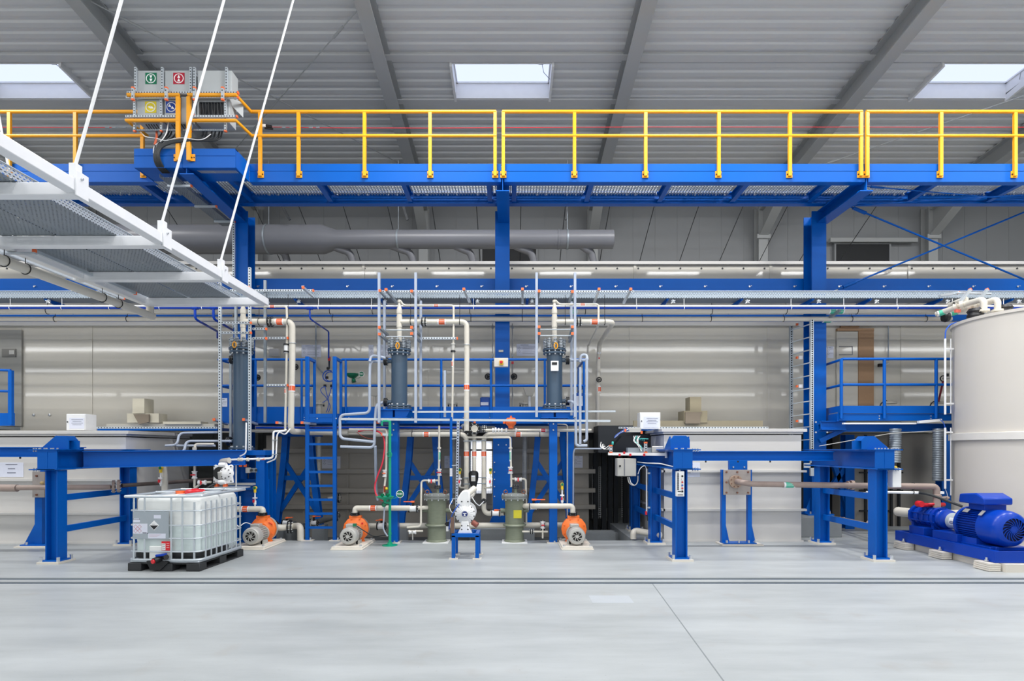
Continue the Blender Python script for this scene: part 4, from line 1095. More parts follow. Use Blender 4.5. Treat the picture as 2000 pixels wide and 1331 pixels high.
pflange(h3, (XX(1130, Y), Y, zT), (1, 0, 0), .085)
for px in (1104, 1181): clamp(h3, (XX(px, Y), Y, zT), (1, 0, 0), .052, BLK, (XX(px, Y), Y, ZZ(576, Y)))
label_band(h3, (XX(1161, Y), Y, zT), (1, 0, 0), .05); label_band(h3, P(1169, 761, 12.55), (0, 0, 1), .05, .1)
MB().tube([(hx3 + .02, Y - .02, ZZ(588, Y)), P(1092, 595, Y), P(1169, 595, Y), P(1169, 634, Y), (XX(1168, Y), 12.0, zT - .2), P(1148, 675, 12.5), P(1148, 690, 12.5)], .020, 12, .05).build('vent_line', PPG, h3)
label_band(h3, P(1138, 595, Y), (1, 0, 0), .020, .08)
mb = MB(); c = P(1170, 690, 12.45); mb.cyl(c, c + Vector((0, 0, .12)), .02, 10, m=0); mb.cyl(c + Vector((0, -.04, .14)), c + Vector((0, .03, .17)), .035, 12, m=1); mb.cbox(c, .07, .05, .04, m=0); mb.cbox(c - Vector((0, 0, .09)), .03, .03, .08, m=2)
mb.build('pressure_gauge', [WPL, YELP, REDM], h3)
mb = MB(); c = P(1170, 742, 12.45); mb.ring(c, (0, 1, 0), .05, .012, 16); mb.cyl(c, c + Vector((0, .08, 0)), .02, 8); mb.bar(c - Vector((.05, 0, 0)), c + Vector((.05, 0, 0)), .012, .012); mb.build('hand_wheel', BLK, h3)

# ================================================================ galvanised strut frames round the columns
def tower(name, lb, front, rear, ytop, ybot, rails, Yf=10.42, Yr=10.95, w_=.045, holes=True, ties=()):
    t = thing(name, lb, 'strut rack', P(front[0], ybot, Yf), 'galvanised strut racks round the slate columns')
    for i, px in enumerate(front): strut(t, P(px, ybot, Yf), P(px, ytop[i], Yf), w_, holes=holes, material=None if holes else PVC, caps=(0, 0), two=False)
    for px, yt, yb in rear: strut(t, P(px, yb, Yr), P(px, yt, Yr), w_, holes=False, material=GALVD if holes else PVC, caps=(0, 0))
    for a, b, py, cp in rails: strut(t, P(a, py, Yf - .03), P(b, py, Yf - .03), .038, caps=cp)
    for a, ya, b, yb_, ca in ties: strut(t, P(a, ya, Yf - .10), P(b, yb_, Yr + .05), .042, caps=(ca, 0), holes=False, material=GALVD)
    return t
tower('strut_rack', 'tall perforated strut rack round the left slate column', (430, 488), [(461, 578, 690), (518, 548, 826), (451, 690, 870)], (553, 523), 880,
      [(432, 490, 631, (0, 1)), (432, 490, 650.5, (0, 1))], ties=[(476, 562, 524, 591, 1)])
st = tower('strut_rack', 'strut rack with white posts round the middle slate column', (740.5, 812), [(751, 588, 812), (822, 588, 800)], (533, 533), 826, [], holes=False,
      ties=[(742, 568, 752, 580, 1), (754, 566, 775, 592, 1), (804, 569, 820, 588, 1), (741, 640, 757, 655, 1), (741, 653, 757, 667, 1), (804, 640, 822, 657, 1), (804, 652, 822, 669, 1)])
tower('strut_rack', 'strut rack with white posts round the right slate column', (1048, 1123), [(1116, 590, 812)], (533, 533), 815, [], holes=False,
      ties=[(1053, 569, 1049, 592, 1), (1118, 570, 1112, 590, 1), (1053, 639, 1052, 660, 1), (1053, 652, 1050, 668, 1), (1118, 639, 1112, 660, 1), (1118, 652, 1112, 668, 1)])
# rods tying the pipes
for i, (a, b, py) in enumerate(((755, 812, 645), (755, 812, 658), (1052, 1118, 644), (1052, 1118, 656))):
    MB().cyl(P(a, py, 10.6), P(b, py, 10.6), .012, 8).single('tie_bar', GALV, ('upper thin tie bar above the middle slate column', 'lower thin tie bar above the middle slate column', 'upper thin tie bar above the right slate column', 'lower thin tie bar above the right slate column')[i], 'tie bar', 'thin tie bars above the slate columns')
# single strut rails
def railthing(a, b, ya, yb, lb, caps=(0, 1), holes=True, w_=.041, m=None, group='galvanised strut rails with orange caps', face=(0, -1, 0)):
    A, B = P(a[0], a[1], ya), P(b[0], b[1], yb)
    t = thing('strut_rail', lb, 'strut rail', (A + B) / 2, group); strut(t, A, B, w_, caps=caps, holes=holes, material=m, face=face); return t
railthing((450, 568), (612, 568), 10.9, 10.9, 'horizontal strut rail above the head pipes of the left slate column')
railthing((486, 562), (525, 592), 10.3, 10.9, 'strut rail sloping to the right of the tall perforated posts', (1, 0), False)
railthing((592, 562), (612, 580), 10.35, 11.0, 'strut rail with orange cap above the blue pipe branch', (1, 0), False)
railthing((494, 643), (520, 643), 10.6, 10.6, 'upper short strut rail right of the perforated posts')
railthing((494, 661.5), (520, 661.5), 10.6, 10.6, 'lower short strut rail right of the perforated posts')
railthing((522, 661), (562, 661), 10.7, 10.7, 'strut rail reaching to the thin cream pipe, upper one', (0, 1))
railthing((522, 753), (562, 753), 10.7, 10.7, 'strut rail reaching to the thin cream pipe, lower one', (0, 1))
railthing((825, 661.5), (893, 661.5), 10.7, 10.7, 'strut rail between the middle strut rack and the thin cream pipe', (0, 1))
railthing((906, 565), (917, 590), 10.35, 10.95, 'strut rail with orange cap above the middle pipe elbow', (1, 0), False)
railthing((1020.5, 565), (1020.5, 592), 10.35, 10.95, 'strut rail with orange cap right of the middle blue column', (1, 0), False)
railthing((1170, 565), (1160, 593), 10.35, 10.95, 'strut rail with orange cap above the right flange, left one', (1, 0), False)
railthing((1232, 565), (1218, 592), 10.35, 10.95, 'strut rail with orange cap at the end of the front rail', (1, 0), False)
railthing((742, 570), (1238, 570), 10.9, 10.9, 'long horizontal strut rail linking the middle and right strut racks', (0, 0), True)
railthing((664, 819), (1192, 823), 10.45, 10.45, 'long white strut rail in front of the operator platform', (0, 0), False, m=GALV)
railthing((806, 805), (1202, 804), 10.5, 10.5, 'upper long white strut rail in front of the operator platform', (0, 0), False, .032, m=GALV)
railthing((869, 724), (869, 815), 10.55, 10.55, 'short vertical strut beside the thin cream pipe in the middle', (0, 0), False, m=PVC)
railthing((895, 822), (892, 990), 10.3, 10.3, 'pale vertical strut beside the slim blue pipe, reaching the white diaphragm pump', (0, 0), True, .045, m=PVC)
# ================================================================ I-beam stands in front of the baths
def stand_post(t, x, y, zt, w_=.19, d_=.19, side=1):
    mb = MB(); mb.ibeam((x, y, .05), (x, y, zt), w_, d_, .012, .018, up=(1, 0, 0)); mb.build('post', BLUE, t)
    mb = MB(); mb.box(x - .17, x + .17, y - .17, y + .17, 0, .03, 0); mb.box(x - .14, x + .14, y - .13, y + .13, .03, .05, 1)
    for i in (-1, 1):
        for j in (-1, 1): mb.cyl((x + i * .135, y + j * .13, .03), (x + i * .135, y + j * .13, .10), .024, 6, m=2)
    mb.build('base_plate', [PLINTH, BLUE, BOLT], t)
ZB = 1.75   # top of the longitudinal beam
def stand(lb, x, ys, s, xs_end):
    """row of posts along the depth, a beam on top, a rounded stop block at the near end"""
    t = thing('steel_stand', lb, 'stand', (x, ys[0], 0), 'blue steel stands in front of the cream baths')
    for y in ys: stand_post(t, x, y, 1.44)
    ya, yb = ys[0] - .18, ys[-1] + .35
    mb = MB(); mb.ibeam((x, ya, 1.60), (x, yb, 1.60), .30, .30, .014, .022); mb.build('top_beam', BLUE, t)
    mb = MB(); mb.box(x - .19, x + .19, ya - .02, yb, 1.752, 1.768); 
    for k in range(6): mb.cyl((x - .1 + .1 * (k % 3), ya - .0 + .08 * (k // 3), 1.768), (x - .1 + .1 * (k % 3), ya + .08 * (k // 3), 1.785), .014, 6, m=1)
    mb.build('rail_plate', [BLUE, BOLT], t)
    mb = MB(); mb.box(x - .17, x + .17, ya - .002, ya + .012, 1.45, 1.75) if False else mb.box(x - .15, x + .15, ya + .005, ya + .02, 1.47, 1.73)
    mb.build('end_plate', BLUE, t)
    for a, b in zip(ys, ys[1:]):
        for z in (1.00, .50):
            xo = x - s * .0
            mb = MB(); mb.bar((xo, a + .08, z), (xo, b - .08, z), .05, .10); mb.cyl((xo - .03, a + .14, z), (xo + .03, a + .14, z), .02, 6, m=1)
            mb.build('side_rail', [BLUE, BOLT], t)
    return t
def stop_block(t, x, y, s, w_=.155, L_=.38):
    """box-shaped stop with chamfered crown and a sloping gusset"""
    mb = MB(); z0 = 1.768
    pl = [(-w_, z0), (-w_, z0 + .15), (-w_ * .6, z0 + .215), (w_ * .6, z0 + .215), (w_, z0 + .15), (w_, z0)]
    pl = [(p[0] + x, p[1]) for p in pl]
    mb.prism(pl, 'y', y + .05, y + .075)
    mb.prism([(y + .075, z0), (y + .075, z0 + .20), (y + .12, z0 + .20), (y + L_, z0 + .03), (y + L_, z0)], 'x', x - w_, x - w_ + .015)
    mb.prism([(y + .075, z0), (y + .075, z0 + .20), (y + .12, z0 + .20), (y + L_, z0 + .03), (y + L_, z0)], 'x', x + w_ - .015, x + w_)
    mb.box(x - w_ * .6, x + w_ * .6, y + .07, y + .14, z0 + .195, z0 + .212)
    mb.build('stop_block', BLUE, t, bevel=.004)
S1 = stand('blue steel stand left of the white container, two posts and a chamfered stop block', -7.12, (8.80, 10.45), 1, None)
S2 = stand('blue steel stand left of the flanged pipe plate, carrying the push-button panel', 2.68, (9.0, 10.6, 12.3), 1, None)
S3 = stand('blue steel stand right of the flanged pipe plate, with the white switch box', 5.83, (8.98, 10.6), 1, None)
# stop blocks: seen from the side, sloping towards the middle of the hall
def stop_side(t, x, y, s):
    z0 = 1.768; mb = MB()
    for yy in (y - .09, y + .09):
        mb.prism([(x - s * .16, z0), (x - s * .16, z0 + .13), (x - s * .10, z0 + .20), (x + s * .05, z0 + .20), (x + s * .26, z0 + .02), (x + s * .26, z0)], 'y', yy - .008, yy + .008)
    mb.bar((x - s * .10, y, z0 + .20), (x + s * .05, y, z0 + .20), .19, .016); mb.bar((x - s * .16, y, z0), (x - s * .16, y, z0 + .13), .19, .014, up=(0, 1, 0))
    mb.bar((x - s * .16, y, z0 + .13), (x - s * .10, y, z0 + .20), .19, .014)
    mb.bar((x + s * .07, y, z0 + .01), (x + s * .02, y, z0 + .19), .014, .17)
    mb.build('stop_block', BLUE, t)
stop_side(S1, -7.05, 8.85, -1); stop_side(S3, 5.72, 9.05, 1)
stop_block(S2, 2.66, 8.86, 1)
# cross beams joined to the stands
def crossbeam(lb, xa, xb, y, z, h=.17):
    t = thing('cross_beam', lb, 'steel beam', ((xa + xb) / 2, y, z), 'blue cross beams between the stands')
    MB().ibeam((xa, y, z), (xb, y, z), h, .12, .012, .016).build('beam', BLUE, t)
    mb = MB()
    for k in range(1, 5):
        x = xa + (xb - xa) * k / 5; mb.cbox((x, y - .05, z - h / 2 - .015), .02, .02, .03)
    mb.build('clip', BLKINK, t)
    return t
crossbeam('blue cross beam between the two right stands, above the flanged plate', 2.84, 5.67, 9.95, 1.65)
crossbeam('blue cross beam leaving the frame at the left edge', -12.5, -7.30, 9.6, 1.72)
# longer beam of the left stand running back to the wall side
MB().ibeam((-7.0, 9.2, 1.60), (-4.9, 10.35, 1.62), .28, .2, .012, .018).build('return_beam', BLUE, S1)

# ================================================================ cream bath tanks
def bath(lb, x0, x1, y0, y1, z1, ribs, lip=.06):
    t = thing('bath_tank', lb, 'bath tank', ((x0 + x1) / 2, y0, 0), 'cream plastic bath tanks')
    MB().box(x0, x1, y0, y1, 0, z1 - .12).build('shell', PPGT, t)
    MB().box(x0 - .02, x1 + .02, y0 - .02, y1, z1 - .10, z1 - .03).build('collar', PPGT, t)
    MB().box(x0 - lip, x1 + lip * 1.4, y0 - lip, y1, z1 - .06, z1).build('rim', PPGT, t, bevel=.005)
    for z in ribs: MB().box(x0 - .03, x1 + lip * 1.2, y0 - .07, y0, z - .02, z + .02).build('rib', PPGT, t)
    for z in ribs: MB().box(x0 - .07, x0, y0 - .07, y1, z - .02, z + .02).build('rib', PPGT, t)
    MB().box(x0 - .02, x1 + .03, y0 - .03, y0, 0, .03).build('foot_strip', PPGT, t)
    return t
YB = 10.78
T2 = bath('large cream bath tank behind the flanged pipe plate at the right', XX(1297, YB), XX(1565, YB), YB, 12.6, ZZ(838, YB), (ZZ(996, YB), ZZ(921, YB)))
YB1 = 10.55
T1 = bath('large cream bath tank at the left edge behind the blue stand', -13, XX(246, YB1), YB1, 12.6, ZZ(842, YB1), (ZZ(1003, YB1), ZZ(938, YB1)))
for (a, b, Yq, t_, d) in ((-.0, 46, YB1, T1, 0), (1310, 1367, YB, T2, 0)):
    MB().box(XX(a, Yq), XX(b, Yq), Yq - .006, Yq - .001, ZZ(932, Yq), ZZ(904, Yq)).build('notice', PAPER, t_); n_ = KIDS[t_.name][-1]
    mb = MB()
    for k, w_ in enumerate((.5, .3, .36)): 
        c = (XX(a, Yq) + XX(b, Yq)) / 2; hw = (XX(b, Yq) - XX(a, Yq)) / 2 * w_; z = ZZ(908 + k * 8, Yq); mb.box(c - hw, c + hw, Yq - .008, Yq - .006, z - .006, z + .006)
    mb.build('print', INK, n_)
# covers, strips and extraction hoods on the baths
def hood(lb, px0, px1, Yh, left):
    cx = (XX(px0, Yh) + XX(px1, Yh)) / 2; z0 = ZZ(837, Yh)
    t = thing('bath_cover', lb, 'bath cover', (cx, Yh, z0), 'stepped covers on the cream baths')
    B2 = mat('olive_beige_plastic', '#948B74', .45) if not left else mat('cream_cover_plastic', '#CFC9B6', .4)
    D2 = mat('face_cover_plastic', '#7D7264', .45)
    x0, x1 = XX(px0, Yh), XX(px1, Yh)
    MB().box(x0, x1, Yh, Yh + .5, z0 - .05, z0 + .012).build('blue_bed', BLUE, t)
    MB().box(x0 + .12, x1 - .12, Yh + .1, Yh + .5, z0 + .012, ZZ(828, Yh)).build('lid', B2, t)
    return t, B2, D2
t, B2, D2 = hood('olive cover with stepped extraction tower on the right bath tank', 1236, 1490, 12.0, False)
Yh = 12.05
MB().box(XX(1237, Yh), XX(1490, Yh), Yh, Yh + .04, ZZ(835, Yh), ZZ(822, Yh)).build('base_strip', B2, t)
MB().box(XX(1335, Yh), XX(1381, Yh), Yh - .02, Yh + .4, ZZ(826, Yh), ZZ(803, Yh)).build('lower_tower', B2, t)
MB().box(XX(1347, Yh), XX(1369, Yh), Yh - .02, Yh + .3, ZZ(803, Yh), ZZ(776, Yh)).build('upper_tower', B2, t)
MB().prism([(XX(1337, Yh), ZZ(828, Yh)), (XX(1337, Yh), ZZ(806, Yh)), (XX(1370, Yh), ZZ(806, Yh)), (XX(1365, Yh), ZZ(814, Yh)), (XX(1366, Yh), ZZ(828, Yh))], 'y', Yh - .06, Yh - .02).build('face_panel', D2, t)
t, B2, D2 = hood('cream cover with stepped extraction tower on the left bath tank', 190, 425, 12.0, True)
MB().box(XX(248, Yh), XX(310, Yh), Yh, Yh + .3, ZZ(826, Yh), ZZ(808, Yh)).build('lower_tower', B2, t)
MB().box(XX(260, Yh), XX(283, Yh), Yh - .02, Yh + .3, ZZ(808, Yh), ZZ(779, Yh)).build('upper_tower', B2, t)
MB().prism([(XX(264, Yh), ZZ(810, Yh)), (XX(294, Yh), ZZ(810, Yh)), (XX(294, Yh), ZZ(825, Yh)), (XX(275, Yh), ZZ(830, Yh))], 'y', Yh - .06, Yh - .02).build('face_panel', D2, t)
MB().box(XX(318, Yh), XX(392, Yh), Yh, Yh + .3, ZZ(829, Yh), ZZ(824, Yh)).build('side_lid', B2, t)
# perforated strips along the bath tops
for a, b, Yq, z, lb in ((1208, 1500, 11.9, ZZ(836, 11.9), 'perforated cable duct along the top of the right bath tank'), (180, 425, 11.9, ZZ(836, 11.9), 'perforated cable duct along the top of the left bath tank')):
    t = thing('cable_duct', lb, 'cable duct', (XX((a + b) / 2, Yq), Yq, z), 'perforated cable ducts on the baths'); strut(t, (XX(a, Yq), Yq, z), (XX(b, Yq), Yq, z), .04, pitch=.06)
# white electrical boxes standing on the baths
def ebox(lb, px0, px1, py0, py1, Yq, depth=.22, note=True, m=WHITE, group='white electrical boxes', name='electrical_box'):
    x0, x1, z1, z0 = XX(px0, Yq), XX(px1, Yq), ZZ(py0, Yq), ZZ(py1, Yq)
    t = thing(name, lb, 'electrical box', ((x0 + x1) / 2, Yq, z0), group)
    MB().box(x0, x1, Yq + .012, Yq + depth, z0, z1).build('housing', m, t, bevel=.006)
    MB().box(x0 + .006, x1 - .006, Yq, Yq + .014, z0 + .006, z1 - .006).build('lid', m, t, bevel=.004)
    if note:
        MB().box(x0 + (x1 - x0) * .18, x1 - (x1 - x0) * .04, Yq - .003, Yq, z0 + (z1 - z0) * .1, z1 - (z1 - z0) * .25).build('notice', PAPER, t); n_ = KIDS[t.name][-1]
        mb = MB(); c = (x0 + x1) / 2 + (x1 - x0) * .07
        for k in range(4): mb.box(c - .10 + .02 * (k % 2), c + .12 - .03 * (k % 2), Yq - .005, Yq - .003, z1 - (z1 - z0) * (.36 + .1 * k) - .003, z1 - (z1 - z0) * (.36 + .1 * k) + .003)
        mb.build('print', INK, n_)
        MB().cyl((x0 + .03, Yq, z0 + .16), (x0 + .03, Yq - .01, z0 + .16), .012, 8).build('lock', BLK, t)
    return t
ebox('white electrical box with a printed notice on the left bath tank', 129, 166, 809, 841, 10.75, .30)
ebox('white electrical box with a printed notice on the right bath tank', 1250, 1290, 806, 839, 10.95, .25)
ebox('square cream box on the wall left of the white riser pipe', 525, 545, 681, 696, 12.74, .105, False, PPGT)

# ================================================================ intermediate bulk container
def ibc():
    X0, Y0 = -6.10, 8.16; W, Dp, H = 1.13, 1.14, 1.0
    t = thing('bulk_container', 'white plastic bulk container in a galvanised cage on a black pallet', 'bulk container', (-5.0, 8.7, 0))
    # local frame: origin front-left bottom corner, turned a little anticlockwise
    a = math.radians(-2.5)
    XH = mat('milky_polyethylene', '#EFF2F0', .35, trans=0.0)
    XL = mat('milky_polyethylene_filled', '#D6E3E2', .3)
    parts = []
    def B(name, mb, m, parent=t, **k):
        ca, sa = math.cos(a), math.sin(a)
        mb.v = [(-5.57 + v[0] * ca - v[1] * sa + 1.18 * 0, Y0 + v[0] * sa + v[1] * ca, v[2]) for v in mb.v]
        return mb.build(name, m, parent, **k)
    W = 1.07; Dp = 1.22; ox = 0.98
    g = lambda x: x                                  # keeps the formulas short
    # pallet
    mb = MB()
    for x in (0, W / 2 - .07, W - .16 if False else W - .20):
        for y in (0, Dp / 2 - .08, Dp - .18): mb.box(x + 0, x + .20, y, y + .18, .0, .115)
    for y in (0, Dp / 2 - .06, Dp - .14): pass
    mb.box(0, .2, 0, Dp, 0, .02); mb.box(W - .2, W, 0, Dp, 0, .02); mb.box(.02, W - .02, .02, Dp - .02, .095, .12)
    B('pallet', mb, mat('black_recycled_plastic', '#2A2C2F', .55), bevel=.008)
    mb = MB(); mb.box(.02, W - .02, .02, Dp - .02, .12, .15); B('steel_deck', mb, GALV, bevel=.01)
    # bottle: full lower part tinted by the liquid
    mb = MB(); mb.rbox(.05, W - .05, .05, Dp - .05, .16, 1.08, .13, n=6)
    o = B('bottle', mb, XH)
    mb = MB(); mb.rbox(.047, W - .047, .047, Dp - .047, .17, .70, .13, n=6); B('liquid_zone', mb, XL)
    # black bumper shell at the bottom
    mb = MB(); mb.rbox(.042, W - .042, .042, Dp - .3, .155, .30, .10, n=5)
    B('bottom_tray', mb, BLK)
    mb = MB(); mb.box(.30, .64, .028, .05, .17, .36); B('valve_recess', mb, XH, bevel=.02)
    
    # cage
    def hoop(z, r=.012):
        pts = []
        R = .12
        for cx, cy, a0 in ((W - R, Dp - R, 0), (R, Dp - R, 90), (R, R, 180), (W - R, R, 270)):
            for k in range(5):
                an = math.radians(a0 + 22.5 * k); pts.append((cx + R * math.cos(an), cy + R * math.sin(an), z))
        mb = MB(); mb.tube(pts, r, 8, closed=True); return mb
    for z in (.285, .475, .665, .875): B('hoop', hoop(z, .011), GALV)
    mb = hoop(.165, .018); B('hoop', mb, GALV)
    for x in (.10, .22, .50, .62, .80, .92): 
        pass
    for x in (.10, .26, .655, .82):
        mb = MB(); mb.bar((x, -.006, .16), (x, -.006, 1.0), .024, .012, up=(0, 1, 0)); B('upright', mb, GALV)
    for y in (.14, .28, .42, .56, .70, .84, .98, 1.10):
        mb = MB(); mb.bar((W + .006, y, .16), (W + .006, y, 1.0), .012, .024, up=(0, 1, 0)); B('upright', mb, GALV)
    mb = MB(); mb.bar((W - .09, .02, .16), (W - .09, .02, 1.0), .02, .02, up=(0, 1, 0)); B('upright', mb, GALV)
    for y in (.3, .8): 
        mb = MB(); mb.bar((-.006, y, .16), (-.006, y, 1.0), .012, .024, up=(0, 1, 0)); B('upright', mb, GALV)
    # top frame tubes
    mb = MB(); zt_ = 1.115 if False else 1.10
    mb.tube([(-.03, -.01, zt_ - .02), (W * .55, -.02, zt_ - .02), (W + .02, .0, zt_ - .01), (W + .02, Dp * .5, zt_), (W + .02, Dp, zt_)], .020, 10, .05)
    mb.tube([(-.03, -.01, zt_ - .02), (0, Dp, zt_), (W + .02, Dp, zt_)], .018, 10)
    for x in (.35, .75): mb.tube([(x, 0, zt_ - .01), (x, Dp, zt_)], .016, 8)
    mb.tube([(0, Dp * .5, zt_), (W, Dp * .5, zt_)], .016, 8)
    B('top_frame', mb, GALV)
    for x in (.10, .26, .655, .82): 
        mb = MB(); mb.bar((x, -.006, 1.0), (x, -.006, zt_ - .02), .02, .012, up=(0, 1, 0)); B('upright', mb, GALV)
    # screw lid
    mb = MB(); mb.lathe((.62, .62, 1.07), (0, 0, 1), [(.14, 0), (.14, .05), (.12, .07), (.05, .075), (.05, .085), (0, .085)], 24); B('screw_lid', mb, REDM)
    mb = MB(); mb.cyl((.40, .60, 1.08), (.40, .60, 1.12), .07, 12); B('vent_cap', mb, ORG)
    # label plate with stickers
    mb = MB(); mb.box(.09, .625, -.018, -.012, .475, .865); L0 = B('label_plate', mb, mat('label_plate_steel', '#A9B3BB', .4, .3))
    mb = MB(); pass
    for q4 in ((.10, .20, .71, .765), (.095, .31, .545, .69), (.32, .58, .478, .548), (.405, .51, .765, .815)):
        mb = MB(); mb.box(q4[0], q4[1], -.020, -.018, q4[2], q4[3]); B('sticker', mb, PAPER)
    mb = MB()
    for i, j in ((0, 0), (1, 0), (0, 1), (1, 1), (.5, .5)):
        cx, cz = .135 + i * .06, .585 + j * .06; r = .028
        for k in range(4):
            p = [(cx + r * math.cos(PI / 2 * q_), -.021, cz + r * math.sin(PI / 2 * q_)) for q_ in (k, k + 1)]
            mb.bar(p[0], p[1], .003, .004, up=(0, 1, 0))
    B('hazard_diamonds', mb, mat('hazard_pink', '#C98A94', .5))
    mb = MB(); c = (.41, .665); r = .072
    mb.prism([(c[0], c[1] - r), (c[0] + r, c[1]), (c[0], c[1] + r), (c[0] - r, c[1])], 'y', -.022, -.018); B('corrosive_diamond', mb, WPL)
    mb = MB(); r = .062
    mb.prism([(c[0], c[1] - r), (c[0] + r, c[1]), (c[0] - r, c[1])], 'y', -.024, -.022); mb.box(.385, .40, -.024, -.022, .682, .687); mb.box(.405, .42, -.024, -.022, .682, .687)
    mb.cyl((.105, -.02, .755), (.105, -.024, .755), .006, 6); mb.cyl((.195, -.02, .755), (.195, -.024, .755), .006, 6); mb.cyl((.312, -.02, .552), (.312, -.024, .552), .006, 6); mb.box(.24, .30, -.023, -.021, .552, .560)
    mb.box(.115, .185, -.022, -.020, .75, .754)
    B('black_print', mb, BLKINK)
    mb = MB()
    for k in range(3): mb.box(.335, .52 - .03 * k, -.0215, -.020, .530 - .014 * k, .533 - .014 * k)
    B('faint_print', mb, mat('faint_print', '#C9A9B4', .6))
    mb = MB(); mb.box(.515, .64, -.014, -.008, .305, .435); B('red_sticker', mb, REDM)
    mb = MB(); mb.box(.518, .575, -.016, -.014, .31, .405)
    for k in range(3): mb.box(.59, .63, -.016, -.014, .40 - .028 * k, .404 - .028 * k)
    B('sticker_print', mb, WPL)
    mb = MB()
    for k in range(3): mb.bar((.522, -.017, .325 + .030 * k), (.568, -.017, .338 + .030 * k), .003, .010, up=(0, 1, 0))
    B('sticker_icons', mb, BLKINK)
    # outlet valve
    mb = MB(); mb.cyl((.52, .06, .20), (.46, -.10, .165), .045, 14); mb.cyl((.55, .0, .20), (.62, -.06, .215), .035, 12); B('outlet_valve', mb, BLK)
    mb = MB(); mb.bar((.46, -.06, .235), (.60, -.02, .25), .04, .035); B('valve_handle', mb, DBLUE, bevel=.008)
    mb = MB(); mb.cyl((.462, -.09, .165), (.452, -.12, .16), .032, 12); B('outlet_cap', mb, REDM)
    mb = MB(); mb.prism([(.30, .15), (.36, .02), (.50, .02), (.62, .13), (.58, .155)], 'y', -.03, .02); B('valve_guard', mb, BLK)
    return t
ibc()

